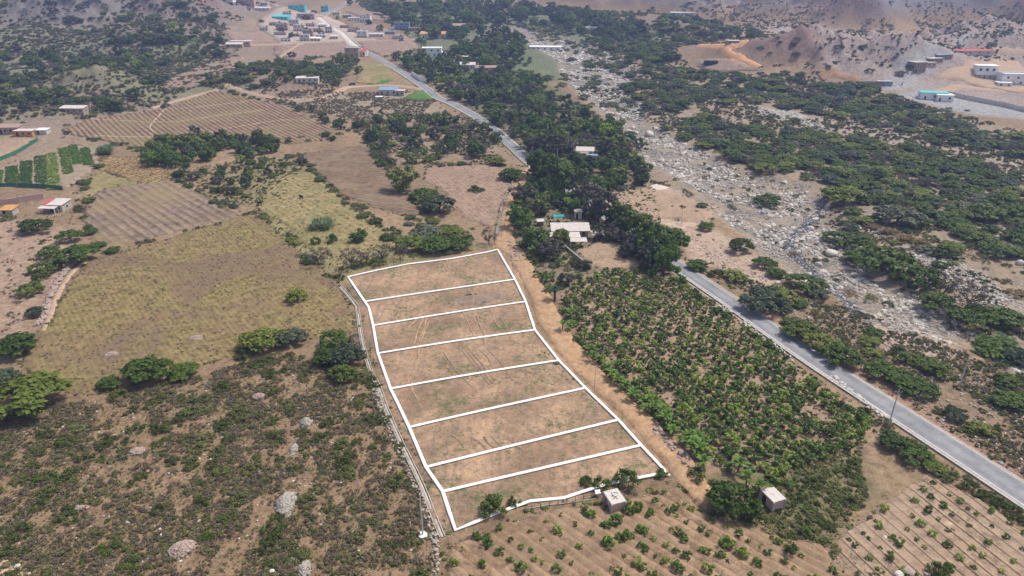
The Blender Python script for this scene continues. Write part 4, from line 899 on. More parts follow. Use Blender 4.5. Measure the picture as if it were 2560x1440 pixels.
house((1778, 165), 9, 5, 3.0, 'black roofed shed on the pale terrace below the ochre road', 'black', 'black', -.05, 'flat', 'shed', 'shed', nwin=0)
house((1834, 112), 8, 5, 2.6, 'small tan shelter on the knoll beside the ochre road', 'tanwall', 'roofwhite', -.05, 'flat', 'shelter', 'shed', nwin=0)
house((1855, 82), 5, 4, 3.0, 'tiny blue hut at the top end of the ochre road', 'bluesheet', 'white', -.05, 'flat', 'hut', 'hut', nwin=0)
house((1706, 42), 24, 9, 4.0, 'white ranch building high on the wooded rise', 'offwhite', 'white', -.03, 'flat', nwin=4)
house((2345, 290), 0.9, .9, 1.6, 'small pale post box like pillar on the far right road', 'white', 'white', 0, 'flat', 'pillar', 'pillar', nwin=0, door=False)
# the village: many different houses
VIL = [  # x, y, width m, depth, floors, wall, roof, kind
 (700, 50, 28, 12, 1, 'turq', 'turq', 'shed', 'long turquoise school roof in the village'), (742, 30, 30, 9, 1, 'turq', 'turq', 'flat', 'turquoise building with a flat roof at the back of the village'),
 (765, 50, 30, 12, 2, 'brick', 'concrete', 'flat', 'big reddish two storey block in the village centre'), (718, 38, 16, 8, 1, 'offwhite', 'roofwhite', 'flat', 'cream house behind the turquoise school'),
 (655, 28, 28, 8, 1, 'offwhite', 'roofwhite', 'shed', 'long cream house with a pale roof at the left of the village'), (570, 4, 18, 10, 2, 'white', 'white', 'flat', 'white hall on the rise above the village'),
 (600, 8, 14, 8, 1, 'tanwall', 'concrete', 'flat', 'tan house beside the white hall on the rise'), (625, 15, 16, 8, 1, 'brick', 'roofrust', 'flat', 'rusty roofed brick house on the village rise'),
 (660, 14, 14, 7, 1, 'offwhite', 'roofwhite', 'flat', 'small cream house by the upper village street'),
 (690, 66, 22, 8, 1, 'tanwall', 'concrete', 'flat', 'tan house below the turquoise school'), (735, 66, 18, 8, 1, 'palewall', 'bluesheet', 'flat', 'blue grey roofed house in the village'),
 (775, 68, 16, 8, 1, 'brick', 'roofwhite', 'flat', 'pale roofed brick house below the reddish block'), (806, 70, 14, 9, 1, 'offwhite', 'roofwhite', 'shed', 'cream roofed house at the bend of the village road'),
 (705, 78, 20, 9, 1, 'brick', 'concrete', 'flat', 'brick house in the middle row of the village'), (748, 80, 18, 8, 2, 'offwhite', 'concrete', 'flat', 'cream two storey house in the middle row'),
 (790, 82, 18, 8, 1, 'tanwall', 'roofrust', 'flat', 'rusty roofed tan house near the road'), (822, 84, 12, 8, 1, 'palewall', 'roofwhite', 'flat', 'grey house squeezed against the road'),
 (700, 90, 18, 8, 1, 'brick', 'roofwhite', 'flat', 'red brick house in the second row from the field'), (736, 93, 16, 7, 1, 'tanwall', 'concrete', 'flat', 'tan flat roofed house in the second row from the field'),
 (770, 94, 14, 7, 1, 'brickdark', 'roofwhite', 'flat', 'dark brick house behind the white sheds'), (802, 96, 16, 7, 1, 'offwhite', 'roofwhite', 'flat', 'cream house near the street corner'),
 (715, 106, 15, 6, 1, 'white', 'roofwhite', 'flat', 'white house at the left end of the front row facing the field'), (762, 105, 14, 6, 1, 'palewall', 'roofwhite', 'flat', 'grey house in the front row facing the field'),
 (785, 105, 20, 6, 1, 'offwhite', 'white', 'shed', 'long white roofed house at the right end of the front row'),
 (885, 52, 20, 8, 1, 'white', 'white', 'flat', 'white row house behind the trees right of the road'), (912, 55, 20, 8, 1, 'white', 'roofwhite', 'flat', 'white house with an arcade right of the road'),
 (862, 72, 16, 8, 1, 'tanwall', 'roofrust', 'flat', 'tan house on the right side of the village road'), (885, 82, 20, 8, 1, 'brick', 'concrete', 'flat', 'low brick house right of the village road'),
 (905, 96, 16, 7, 1, 'offwhite', 'roofwhite', 'flat', 'pale roofed house at the end of the track above the field'), (940, 94, 22, 9, 1, 'offwhite', 'roofwhite', 'gable', 'pale gabled house above the brown field'),
 (975, 88, 16, 7, 1, 'tanwall', 'bluesheet', 'flat', 'blue grey roofed shed above the brown field'), (1005, 74, 24, 7, 1, 'bluesheet', 'concrete', 'flat', 'dark low building right of the village'),
 (1038, 78, 22, 7, 1, 'tanwall', 'roofrust', 'flat', 'low rusty shed at the right end of the village'), (995, 101, 18, 6, 1, 'palewall', 'concrete', 'flat', 'grey open shed with dark bays above the field edge'),
 (835, 100, 12, 7, 1, 'palewall', 'roofwhite', 'shed', 'small grey house where the street meets the road'), (660, 78, 14, 8, 1, 'offwhite', 'roofwhite', 'flat', 'cream house at the left end of the village behind trees'),
 (840, 38, 14, 8, 1, 'offwhite', 'roofwhite', 'flat', 'cream house at the far end of the road'), (812, 30, 14, 8, 1, 'turq', 'roofwhite', 'flat', 'turquoise fronted house at the far end of the road'), (868, 45, 16, 8, 1, 'tanwall', 'roofwhite', 'flat', 'tan house beyond the road bend'),
]
for k, (x, y, w, d, fl, wm, rm, rf, lab) in enumerate(VIL):
    s = .60; fl = fl + (k % 3 == 1) * (fl == 1) * (rf == 'flat')
    hh = house((x, y), w * s, d * s, 3.0, lab, wm, rm, -.1 + .25 * ((k * 7) % 5 - 2) / 5, rf, 'village_house', 'house', 'houses of the far village', floors=fl, nwin=2 if w < 18 else 3, parapet=.35 if rf == 'flat' and k % 2 else 0, eave=.15)
    if rf == 'flat': MB().tube([(w * s * .22, d * s * .6, 3.0 * fl + .16), (w * s * .22, d * s * .6, 3.0 * fl + 1.4)], .62, 10).build('water_tank', M['black' if k % 2 else 'bluesheet'], hh)
house((745, 108), 6, 4, .3, 'pale concrete ramp leading down between two front row houses', 'white', 'white', .0, 'flat', 'ramp', 'ramp', nwin=0, door=False)

# ------------------------------------------------------------------ poles, vehicle, animals, pipes, boulders
def pole(base, top, label, rad=.14, arm=True, m='palewall', disc=False, name='utility_pole', twin=False):
    p = P(*base); lo, hi = 1.0, 20.0
    for _ in range(30):
        mid = (lo + hi) / 2; yy_ = proj(p[0], p[1], p[2] + mid)[1]
        if yy_ > top[1]: lo = mid
        else: hi = mid
    h = mid; t = thing(name, label, 'pole', tuple(p))
    MB().tube([(0, 0, -.3), (0, 0, h)], [rad, rad * .62], 8).build('shaft', M[m], t)
    if disc: MB().tube([(0, 0, -.1), (0, 0, .22)], [.75, .7], 14).build('footing', M['white'], t)
    if arm:
        MB().box(-.75, .75, -.05, .05, h - .55, h - .43).build('crossarm', M['wood'], t)
        for x in (-.65, 0, .65): MB().tube([(x, 0, h - .43 if x else h), (x, 0, (h - .43 if x else h) + .2)], .05, 5).build('insulator', M['palewall'], t)
    return p, h
A = pole((1057, 1338), (1056, 1235), 'thick pale concrete pole on a round white footing beside the canal', .16, False, 'palewall', True)
B = pole((2220, 1068), (2247, 975), 'leaning looking pale pole between the orchard and the asphalt road', .15, True)
C = pole((2398, 966), (2415, 893), 'pale pole with a wide crossarm on the scrub beyond the asphalt road', .16, True)
E = pole((1485, 986), (1486, 916), 'slim pole with a dark foot on the orange track beside the plots', .07, False, 'concrete')
G = pole((1337, 822), (1338, 794), 'short slim pole beside the track at the corner of the plot outline', .06, False, 'concrete')
pole((1290, 705), (1291, 668), 'thin pole at the end of the farthest white divider', .05, False, 'concrete')
I = pole((1293, 449), (1295, 410), 'pale pole beside the stone wall where the track leaves the road', .13, True)
J = pole((1393, 412), (1395, 370), 'pale pole in front of the dark trees right of the road bend', .13, True)
K = pole((1332, 397), (1333, 367), 'slim pale pole on the far edge of the road bend', .12, True)
pole((1703, 560), (1707, 518), 'thin pole at the edge of the bare lots beside the river', .1, True)
pole((2554, 470), (2552, 420), 'distant thin pole at the right edge', .12, True)
pole((228, 283), (228, 266), 'distant pale pole left of the large row field', .12, True); pole((249, 285), (249, 268), 'second distant pole, just right of the first by the row field', .12, True)
pole((187, 358), (184, 332), 'thin pole beside the palms above the vegetable rows', .1, True); pole((834, 352), (831, 320), 'thin pole at the right tip of the row field', .1, True); pole((537, 352), (536, 340), 'short pole at the near side of the row field', .1, False)
pole((1172, 285), (1171, 262), 'white pole beside the road where the trees begin', .12, True); pole((1185, 282), (1183, 266), 'turquoise topped post beside the white pole', .1, False); pole((1086, 238), (1084, 212), 'thin pole beside the far straight road', .1, True)
pole((1480, 250), (1478, 225), 'tall thin pole near the upper river bed', .12, True)
# wires
def wire(a, ha, b, hb, label, sag=.5):
    pts = []
    for k in range(13):
        u = k / 12; pts.append((a[0] + (b[0] - a[0]) * u, a[1] + (b[1] - a[1]) * u, (a[2] + ha) * (1 - u) + (b[2] + hb) * u - sag * 4 * u * (1 - u)))
    tag(MB().tube(pts, .022, 4).build('overhead_wire', M['concrete']), label, 'cable')
wire(J[0], J[1] - .3, K[0], K[1] - .3, 'thin overhead wire between the two poles at the road bend')
wire(I[0], I[1] - .3, K[0], K[1] - .3, 'thin overhead wire from the track corner pole to the road pole')
# the blue car on the dirt road
def car(px, rz, m, label):
    t = thing('parked_car', label, 'car', tuple(P(*px) + np.array([0, 0, .3])), rz)
    b = MB(); b.box(-2.2, 2.2, -.88, .88, .32, .95, 0, .05); b.box(-1.3, 1.7, -.78, .78, .95, 1.52, 0, .22); b.build('body', M[m], t)
    g = MB(); g.box(-1.02, 1.42, -.72, -.60, 1.0, 1.38); g.box(-1.02, 1.42, .60, .72, 1.0, 1.38); g.box(-1.22, -1.05, -.5, .5, 1.0, 1.38); g.build('window', M['glass'], t)
    for x in (-1.35, 1.35):
        for y in (-.85, .85): MB().tube([(x, y - .1, .34), (x, y + .1, .34)], .34, 10).build('wheel', M['black'], t)
    return t
car((881, 214), .2, 'bluecar', 'dark blue car parked on the winding dirt road')
car((1003, 104), .1, 'bluecar', 'dark blue pickup parked by the open shed above the brown village field')
# two dark cows on the pasture
def animal(px, rz, label):
    p = P(*px); t = thing('cow', label, 'cow', tuple(p), rz)
    bm = MB()
    me = bpy.data.meshes.new('body')
    V = [(0, 0, 1.05), (.55, 0, 1.08), (-.55, 0, 1.1), (.85, 0, 1.3), (1.15, 0, 1.25), (1.4, 0, 1.1), (.5, .22, .6), (.5, .22, .05), (.5, -.22, .6), (.5, -.22, .05), (-.6, .22, .7), (-.7, .22, .38), (-.62, .22, .05), (-.6, -.22, .7), (-.7, -.22, .38), (-.62, -.22, .05), (-.85, 0, 1.15), (-.95, 0, .6)]
    E_ = [(0, 1), (0, 2), (1, 3), (3, 4), (4, 5), (1, 6), (6, 7), (1, 8), (8, 9), (2, 10), (10, 11), (11, 12), (2, 13), (13, 14), (14, 15), (2, 16), (16, 17)]
    R_ = [.38, .33, .33, .2, .17, .1, .11, .06, .11, .06, .14, .07, .06, .14, .07, .06, .07, .03]
    me.from_pydata(V, E_, []); me.materials.append(M['cow']); o = link('body', me, t, (0, 0, .1))
    mo = o.modifiers.new("skin", 'SKIN'); mo2 = o.modifiers.new("sub", 'SUBSURF'); mo2.levels = mo2.render_levels = 1
    for i, r in enumerate(R_): me.skin_vertices[0].data[i].radius = (r, r) if me.skin_vertices else (r, r)
def animal_safe(px, rz, label):
    animal(px, rz, label)
animal((650, 514), .3, 'dark cow grazing at the left end of the olive pasture'); animal((754, 498), 2.6, 'dark cow grazing higher up beside the brown fallow field')
# stone heaps: the largest stones are parts, the rest one mass
def pile(px, L, W, Hh, n, label, m, rz=0.0, size=.30, seed=0, big=36):
    p = P(*px); r = np.random.default_rng(seed); t = thing('stone_pile', label, 'stone pile', tuple(p), rz)
    protos = [new_mesh('stone', *rock_vf(r, 1.0), M[m]) for _ in range(5)]
    V = []; F = []
    # the earth core of the heap
    mb = MB(); ng = 12
    ring = [[(L / 2 * k * math.cos(a) * .93, W / 2 * k * math.sin(a) * .93, Hh * (1 - k * k) * .8 - .03) for a in np.linspace(0, 2 * math.pi, ng, endpoint=False)] for k in (1, .7, .35)]
    vv = [q for rr in ring for q in rr] + [(0, 0, Hh * .8)]
    ff = [(a * ng + i, a * ng + (i + 1) % ng, (a + 1) * ng + (i + 1) % ng, (a + 1) * ng + i) for a in range(2) for i in range(ng)] + [(2 * ng + i, 2 * ng + (i + 1) % ng, 3 * ng) for i in range(ng)]
    mb.add(vv, ff).build('core', M[m], t)
    for k in range(n):
        a = r.random() * 6.283; q = math.sqrt(r.random()) * (1 + .12 * math.sin(3 * a + seed))
        x, y = L / 2 * q * math.cos(a), W / 2 * q * math.sin(a); z = Hh * max(0, 1 - q * q) * .85 + .04
        s = size * (.55 + .75 * r.random())
        if k < big:
            o = link('stone', protos[k % 5], t, (x, y, z), r.random() * 6.28, s * 1.15)
        else:
            v, f = rock_vf(r, s); c = len(V); V += [(xx + x, yy_ + y, zz + z) for xx, yy_, zz in v]; F += [tuple(i + c for i in g) for g in f]
    o = link('stones', new_mesh('stones', V, F, M[m]), t); o['kind'] = 'stuff'
pile((716, 1262), 3.0, 5.4, 1.5, 420, 'tall pale stone heap shaped like a boot, largest on the scrub slope', 'heap', .12, .27, 11, 60)
pile((766, 1062), 2.1, 2.7, 1.3, 200, 'rounded pale stone heap highest up the scrub slope on the right', 'heap', .1, .25, 12, 40)
pile((735, 1125), 1.3, 2.9, .9, 140, 'slim upright pale stone heap between the two rounder heaps', 'heap', .05, .22, 13, 30)
pile((455, 1375), 3.9, 3.2, 1.2, 330, 'broad pinkish stone heap low on the scrub slope below the white boulder', 'pinkstone', .5, .26, 14, 60)
pile((762, 1425), 1.6, 3.2, 1.0, 170, 'narrow pale stone heap at the bottom edge of the photo', 'heap', .1, .23, 15, 40)
pile((345, 1132), 2.9, 2.0, .7, 150, 'low reddish stone heap half sunk in dry brush', 'pinkstone', .2, .25, 16, 30)
pile((647, 995), 2.4, 2.4, .7, 140, 'low pinkish stone heap near the upper rim of the scrub slope', 'pinkstone', .4, .24, 17, 30)
pile((202, 1272), 2.6, 1.2, .5, 90, 'small flat stone heap behind green bushes at lower left', 'pinkstone', .1, .22, 18, 20)
pile((280, 889), 3.0, 2.2, .6, 110, 'small stone heap in the yellow green field, nearer the trees', 'pinkstone', 0, .27, 19, 20)
pile((490, 848), 3.2, 2.4, .6, 110, 'small stone heap in the yellow green field, farther up', 'pinkstone', 0, .27, 20, 20)
# boulders
def boulder(px, s, label, m='palestone', seed=0, flat_=.75):
    r = np.random.default_rng(seed); v, f = rock_vf(r, s)
    me = new_mesh('boulder', v * np.array([1, 1, 1.2 * flat_ + .2]), f, M[m], True); p = P(*px)
    o = link('boulder', me, None, (p[0], p[1], p[2] + s * .25)); sb = o.modifiers.new('sub', 'SUBSURF'); sb.levels = sb.render_levels = 2
    tag(o, label, 'boulder')
for k, (x, y, s, lab, m) in enumerate([(2270, 1436, 1.35, 'large tan boulder with a split face at the lower right edge of the furrowed orchard', 'pinkstone'), (2246, 1440, 1.0, 'grey rounded boulder touching the left of the large tan one', 'palestone'),
    (2317, 1441, .8, 'tan boulder right of the large tan one', 'pinkstone'), (401, 1326, .55, 'round white boulder among green bushes above the broad stone heap', 'palestone'), (45, 1418, .6, 'white boulder beside the sandy patch at lower left', 'palestone'),
    (681, 1432, .5, 'white boulder left of the bottom stone heap', 'palestone'), (2078, 638, 2.6, 'big whitish boulder beside the dark stream', 'palestone'), (2096, 622, 1.9, 'blue grey boulder just behind the big whitish one', 'darkstone'),
    (2047, 650, 1.2, 'white boulder at the edge of the dark stream', 'palestone'), (2046, 663, 1.4, 'flat white boulder below the others by the stream', 'palestone'), (2058, 682, 1.5, 'pale boulder at the foot of the stream pool', 'palestone'),
    (2024, 575, 1.7, 'flat pale boulder upstream between bushes', 'palestone'), (2036, 552, 1.4, 'greenish pale boulder on the far bank of the stream', 'palestone'), (1622, 340, 3.2, 'large pale boulder at the edge of the rock bed by the dark trees', 'palestone'),
    (1590, 335, 2.2, 'pale boulder beside the larger one at the edge of the rock bed', 'palestone'), (1712, 365, 2.0, 'pale boulder on the rock bed upstream', 'palestone'), (2128, 905, 1.1, 'flat pale slab lying at the shoulder of the road', 'palestone'),
    (2212, 1345 - 0, .45, 'small white boulder on the hedge at the right orchard', 'palestone'), (1945, 800 - 90, 1.0, 'pale boulder on the bare bank above the road', 'palestone'), (1840, 203, 4.0, 'white boulder cluster at the far edge of the acacia belt', 'palestone'), (2560 - 10, 662, 1.6, 'pale boulder at the right edge of the picture', 'palestone')]):
    boulder((x, y), s, lab, m, 40 + k)
# pipes and planks
def pipe(px, rad, m, label, name='irrigation_pipe', dz=.12):
    q = PP(px); tag(MB().tube([(a, b, c + dz) for a, b, c in q], rad, 6).build(name, M[m]), label, 'pipe')
pipe([(1320, 1273), (1365, 1264), (1410, 1260), (1450, 1254), (1490, 1248)], .07, 'concrete', 'pale pipe running left from the flat roofed hut along the plot edge')
pipe([(1560, 1231), (1580, 1223), (1602, 1210)], .05, 'concrete', 'short pale pipe running right from behind the flat roofed hut', dz=.5)
pipe([(1140, 1362), (1165, 1343), (1190, 1335), (1205, 1336)], .05, 'pinkstone', 'thin reddish pipe at the near corner of the plots')
for k, (a, b) in enumerate([((1890, 1268), (1905, 1281)), ((1893, 1262), (1908, 1277)), ((1897, 1272), (1910, 1285)), ((1888, 1275), (1904, 1286))]):
    pipe([a, b], .05, 'wood', ('lowest dry branch', 'topmost thin dry branch', 'dry branch nearest the wall', 'outermost dry branch')[k] + ' in the woodpile beside the pink brick hut', 'dry_branch', .1 + k * .08)
    bpy.data.objects[-1] if False else None
tag(MB().slab([(P(1494, 1240) + np.array([x, y, .9])).tolist() for x, y in ((-.4, -.5), (.5, -.3), (.4, .6), (-.5, .4))], .05).build('metal_sheet', M['white']), 'small white metal sheet on a crate left of the flat roofed hut', 'sheet')

# ------------------------------------------------------------------ vegetation prototypes (crown radius 1)
def quads(C, Nn, S, r, aspect=1.0, elong=None):
    """leaf faces at C with normals Nn and sizes S"""
    n = len(C); a = r.normal(size=(n, 3)); T = np.cross(Nn, a) if elong is None else elong
    T /= np.linalg.norm(T, axis=1)[:, None] + 1e-9; B = np.cross(Nn, T); B /= np.linalg.norm(B, axis=1)[:, None] + 1e-9
    S = np.asarray(S)[:, None] * .5
    V = np.stack([C - T * S * aspect - B * S * .7, C + T * S * aspect * .6 - B * S, C + T * S * aspect + B * S * .7, C - T * S * aspect * .6 + B * S], 1).reshape(-1, 3)
    return V, np.arange(n * 4).reshape(n, 4)
def crown(clumps, per, leaf, r, flatn=.0, up=.35):
    """clumps: (x, y, z, rx, rz)"""
    C = []; Nn = []
    for x, y, z, rx, rz_ in clumps:
        d = r.normal(size=(per, 3)); d /= np.linalg.norm(d, axis=1)[:, None]; rad = r.random((per, 1)) ** .4
        rad *= 1 + .25 * r.normal(size=(per, 1)) * .5
        C.append(np.array([x, y, z]) + d * rad * np.array([rx, rx, rz_])); nn = d * (1 - flatn) + np.array([0, 0, up + flatn]) + .45 * r.normal(size=(per, 3)); Nn.append(nn)
    C = np.concatenate(C); Nn = np.concatenate(Nn); Nn /= np.linalg.norm(Nn, axis=1)[:, None]
    return quads(C, Nn, leaf * (.6 + .8 * r.random(len(C))), r)
def trunk_mesh(name, r, height_, spread, limbs=4, rad=.05, lean=.05, sub=2, base=0.0):
    mb = MB(); fork = height_ * (.28 + .15 * r.random()); ox, oy = r.normal(size=2) * lean
    mb.tube([(0, 0, -.08), (ox * .4, oy * .4, fork * .5), (ox, oy, fork)], [rad * 1.25, rad, rad * .85], 6, cap=False)
    for k in range(limbs):
        a = 6.283 * (k + r.random() * .7) / limbs; L = spread * (.6 + .4 * r.random())
        m1 = (ox + math.cos(a) * L * .4, oy + math.sin(a) * L * .4, fork + (height_ - fork) * .5); m2 = (ox + math.cos(a) * L, oy + math.sin(a) * L, height_ * (.85 + .15 * r.random()))
        mb.tube([(ox, oy, fork * .95), m1, m2], [rad * .75, rad * .5, rad * .18], 5, cap=False)
        for j in range(sub):
            b = a + r.normal() * .8; l2 = L * .4
            mb.tube([m1, (m1[0] + math.cos(b) * l2, m1[1] + math.sin(b) * l2, m1[2] + (height_ - fork) * .35)], [rad * .4, rad * .12], 4, cap=False)
    return mb.mesh(name, M['bark'])
PROTO = {}
def proto(kind, crown_vf, mname, trunk, part=('crown', 'trunk')):
    me = new_mesh(part[0], crown_vf[0], crown_vf[1], M[mname]); PROTO.setdefault(kind, []).append((me, trunk, part))
for s in range(6):      # umbrella acacia
    r = np.random.default_rng(100 + s); cl = []
    nl = 26 + s % 3 * 5
    for k in range(nl):
        a = r.random() * 6.283; q = math.sqrt((k + .5) / nl) * (.9 + .12 * r.normal() * .5); ex = 1 + .2 * math.cos(a * 2 + s)
        cl.append((q * math.cos(a) * ex * .86, q * math.sin(a) * .80, .60 - .30 * q * q + r.normal() * .04, .17 + .07 * r.random(), .055 + .03 * r.random()))
    for k in range(7):
        a = r.random() * 6.283; q = .45 + .35 * r.random(); cl.append((q * math.cos(a), q * math.sin(a), .28 + .12 * r.random(), .15, .05))
    proto('acacia_tree', crown(cl, 72, .088, r, .35, .6), 'greygreen' if s == 4 else 'acacia', trunk_mesh('trunk', r, .52, .7, 5, .045))
for s in range(9):      # dense broadleaf, some tall, some wide, some gappy
    r = np.random.default_rng(200 + s); cl = []
    for k in range(34 - (s % 4) * 4):
        d = r.normal(size=3); d /= np.linalg.norm(d); q = .55 + .4 * r.random(); cl.append((d[0] * q * (.82 + .14 * (s % 3)), d[1] * q * .82, .78 + d[2] * q * (.62 + .22 * (s % 2)) + .12 * d[0] * (s % 3 - 1), .17 + .15 * r.random(), .12 + .1 * r.random()))
    proto('broadleaf_tree', crown(cl, 75, .10, r, .1, .3), ['dark', 'olive', 'dark', 'greygreen', 'dark', 'purplegrey', 'olive', 'fruit', 'dark'][s], trunk_mesh('trunk', r, .75, .45, 4, .06))
for s in range(3):      # bare grey
    r = np.random.default_rng(300 + s); cl = []
    for k in range(24):
        d = r.normal(size=3); d /= np.linalg.norm(d); q = .75; cl.append((d[0] * q, d[1] * q, .72 + d[2] * q * .5, .22, .13))
    proto('bare_tree', crown(cl, 42, .05, r, .0, .1), 'grey', trunk_mesh('trunk', r, .85, .75, 6, .05, sub=3))
def bushes(kind, mname, seed, n, leaf, per, flat_=.55, cnt=4, wide=1.0):
    for s in range(cnt):
        r = np.random.default_rng(seed + s); cl = []
        for k in range(n):
            a = r.random() * 6.283; q = math.sqrt(r.random()) * .85; cl.append((q * math.cos(a) * wide, q * math.sin(a), (.12 + flat_ * (1 - q * q)) * (.5 + .6 * r.random()), .22 + .1 * r.random(), .15))
        proto(kind, crown(cl, per, leaf, r, .05, .3), mname, trunk_mesh('stem', r, .5, .5, 4, .03, sub=1), ('foliage', 'stem'))
bushes('bush', 'bush', 400, 16, .10, 55); bushes('dry_bush', 'drybush', 420, 15, .075, 50, .5); bushes('dark_bush', 'dark', 440, 18, .11, 60, .75)
bushes('yellow_bush', 'yellow', 460, 12, .08, 50, .7, 2); bushes('straw_shrub', 'straw', 470, 14, .07, 55, .5, 2); bushes('red_bush', 'redleaf', 480, 14, .1, 50, .6, 1)
for s in range(5):      # young fruit tree
    r = np.random.default_rng(500 + s); cl = []
    for k in range(15):
        d = r.normal(size=3); d /= np.linalg.norm(d); q = .45 + .35 * r.random(); cl.append((d[0] * q, d[1] * q, .85 + d[2] * q * .85, .26, .22))
    proto('fruit_tree', crown(cl, 34, .17, r, .05, .35), 'fruit', trunk_mesh('trunk', r, .7, .4, 3, .06, sub=1))
def fronds(n, L, W, droop, r, start=.0, rise=.8, seg=4, z0=0.0):
    V = []; F = []
    for k in range(n):
        a = 6.283 * (k + r.random()) / n; el = rise * (.55 + .6 * r.random()); l = L * (.75 + .4 * r.random()); c, s_ = math.cos(a), math.sin(a); b = len(V)
        for i in range(seg + 1):
            u = i / seg; x = start + l * u * math.cos(el) ; z = z0 + l * u * math.sin(el) - droop * l * u * u; w = W * math.sin(math.pi * min(.97, .12 + u * .88)) * .5 + .01
            V += [(x * c - w * s_, x * s_ + w * c, z - .12 * w), (x * c, x * s_, z + .1 * w), (x * c + w * s_, x * s_ - w * c, z - .12 * w)]
        for i in range(seg):
            q = b + i * 3; F += [(q, q + 1, q + 4, q + 3), (q + 1, q + 2, q + 5, q + 4)]
    return np.array(V), np.array(F)
for s in range(3):
    r = np.random.default_rng(600 + s); PROTO.setdefault('banana_plant', []).append((new_mesh('leaves', *fronds(11, 1.0, .26, .55, r, .05, 1.1, 4, .75), M['banana']), MB().tube([(0, 0, -.1), (0, 0, .8)], [.09, .06], 7).mesh('stem', M['straw']), ('leaves', 'stem')))
r = np.random.default_rng(610); PROTO['palm_tree'] = [(new_mesh('fronds', *fronds(46, 1.0, .12, .6, r, .03, 1.25, 5, .8), M['palm']), MB().tube([(0, 0, -.1), (.03, 0, .4), (0, 0, .85)], [.11, .09, .1], 8).mesh('trunk', M['bark']), ('fronds', 'trunk'))]
for s in range(2):
    r = np.random.default_rng(620 + s); V = []; F = []
    for k in range(26):
        v, f = fronds(14, .85, .05, .25, r, .0, 1.35, 3, 0); a = r.random() * 6.28; q = math.sqrt(r.random()) * .6; F.append(f + sum(len(x) for x in V)); V.append(v + np.array([q * math.cos(a), q * math.sin(a), 0]))
    PROTO.setdefault('reed_clump', []).append((new_mesh('reed_clump', np.concatenate(V), np.concatenate(F), M['reed']), None, ('foliage', None)))
    me = PROTO['reed_clump'][-1][0].copy(); me.materials.clear(); me.materials.append(M['straw']); PROTO.setdefault('cane_clump', []).append((me, None, ('foliage', None)))
    me = PROTO['reed_clump'][s][0].copy()
def tuft(kind, mname, seed, n=3, k=9, W=.16, rise=1.1):
    for s in range(n):
        r = np.random.default_rng(seed + s); v, f = fronds(k, 1.0, W, .4, r, .02, rise, 2); PROTO.setdefault(kind, []).append((new_mesh(kind, v, f, M[mname]), None, None))
tuft('stubble', 'stubble', 700); tuft('straw_tuft', 'straw', 710); tuft('weed', 'bush', 720, 3, 12, .35, .7); tuft('green_weed', 'fruit', 730, 3, 12, .4, .7)
for s in range(4):      # low-cost bushes for masses
    r = np.random.default_rng(740 + s)
    for kind, mn, lf in (('mass_bush', 'bush', .22), ('mass_dry', 'drybush', .17)):
        cl = [(math.cos(a) * q, math.sin(a) * q, .12 + .3 * r.random(), .35, .22) for a, q in zip(r.random(7) * 6.28, r.random(7) * .6)]
        PROTO.setdefault(kind, []).append((new_mesh(kind, *crown(cl, 26, lf, r, .1, .3), M[mn]), None, None))
for s in range(6):
    r = np.random.default_rng(760 + s); PROTO.setdefault('rock', []).append((new_mesh('rock', *rock_vf(r, 1.0), M['stone'] if s % 3 else M['palestone']), None, None))

# ------------------------------------------------------------------ placing
LAND = [('the twig roofed hut', (1532, 1280)), ('the pink hut', (1945, 1278)), ('the tall heap', (716, 1262)), ('the highest heap', (766, 1062)), ('the pink heap', (455, 1375)), ('the canal pole', (1057, 1338)),
        ('the farmhouse', (1428, 596)), ('the bare yard', (1540, 650)), ('the roadside pole', (2220, 1068)), ('the far pole', (2398, 966)), ('the whitish boulder', (2078, 638)), ('the white hut', (140, 530)), ('the road bend', (1335, 405)),
        ('the river house', (1462, 392)), ('the knoll house', (768, 208)), ('the blue roof', (970, 238)), ('the modern house', (1085, 140)), ('the riverside building', (1362, 125)), ('the turquoise roof', (2335, 250)), ('the ochre road', (1850, 120)),
        ('the village', (760, 90)), ('the field tip', (160, 330)), ('the salmon house', (60, 342)), ('the vegetable rows', (120, 430)), ('the lone acacia', (745, 745)), ('the far plot corner', (870, 695)), ('the near plot corner', (1139, 1330)), ('the palm', (1385, 745)),
        ('the grey field', (400, 520)), ('the stream', (1990, 610)), ('the tarp shelter', (1396, 556)), ('the dry wash', (2300, 130)), ('the upstream boulder', (1622, 340)), ('the terraced house', (2466, 196)), ('the conical hill', (2130, 130)), ('the wooded knoll', (430, 100)), ('the long roof', (180, 283)), ('the reed clump', (805, 560)), ('the tan boulder', (2270, 1436)), ('the rubble bank', (1690, 1128)), ('the slim track pole', (1485, 985)), ('the track corner pole', (1293, 449)), ('the outhouse', (1446, 549)), ('the tall heap', (716, 1262)), ('the far orchard corner', (1650, 676)), ('the yellow bush', (2172, 752)), ('the knoll hut', (1834, 112)), ('the long shed', (2436, 137)), ('the red awning', (900, 141)), ('the black roofed shed', (1778, 165)), ('the stone wall head', (196, 648)), ('the tan cane', (2225, 585))]
LANDW = [(n, flat(*p), p) for n, p in LAND]
_seen = {}
def relation(p, px):
    ds = sorted((math.hypot(p[0] - w[0], p[1] - w[1]), n, q) for n, w, q in LANDW)
    d, n, q = ds[0]; D = math.hypot(p[0], p[1]); dx, dy = px[0] - q[0], px[1] - q[1]
    side = ['right of', 'lower right of', 'below', 'lower left of', 'left of', 'upper left of', 'above', 'upper right of'][int(round(math.atan2(dy * 1.3, dx) / (math.pi / 4))) % 8]
    m = int(round(d)) if d < 100 else int(round(d / 5)) * 5
    return f'{max(m, 1)} m {side} {n}'
def label_for(adj, kind, zone, p, px):
    l = f'{adj} {kind} {zone}, {relation(p, px)}'; w = l.split()
    return ' '.join(w[:16])
NMAX = {}
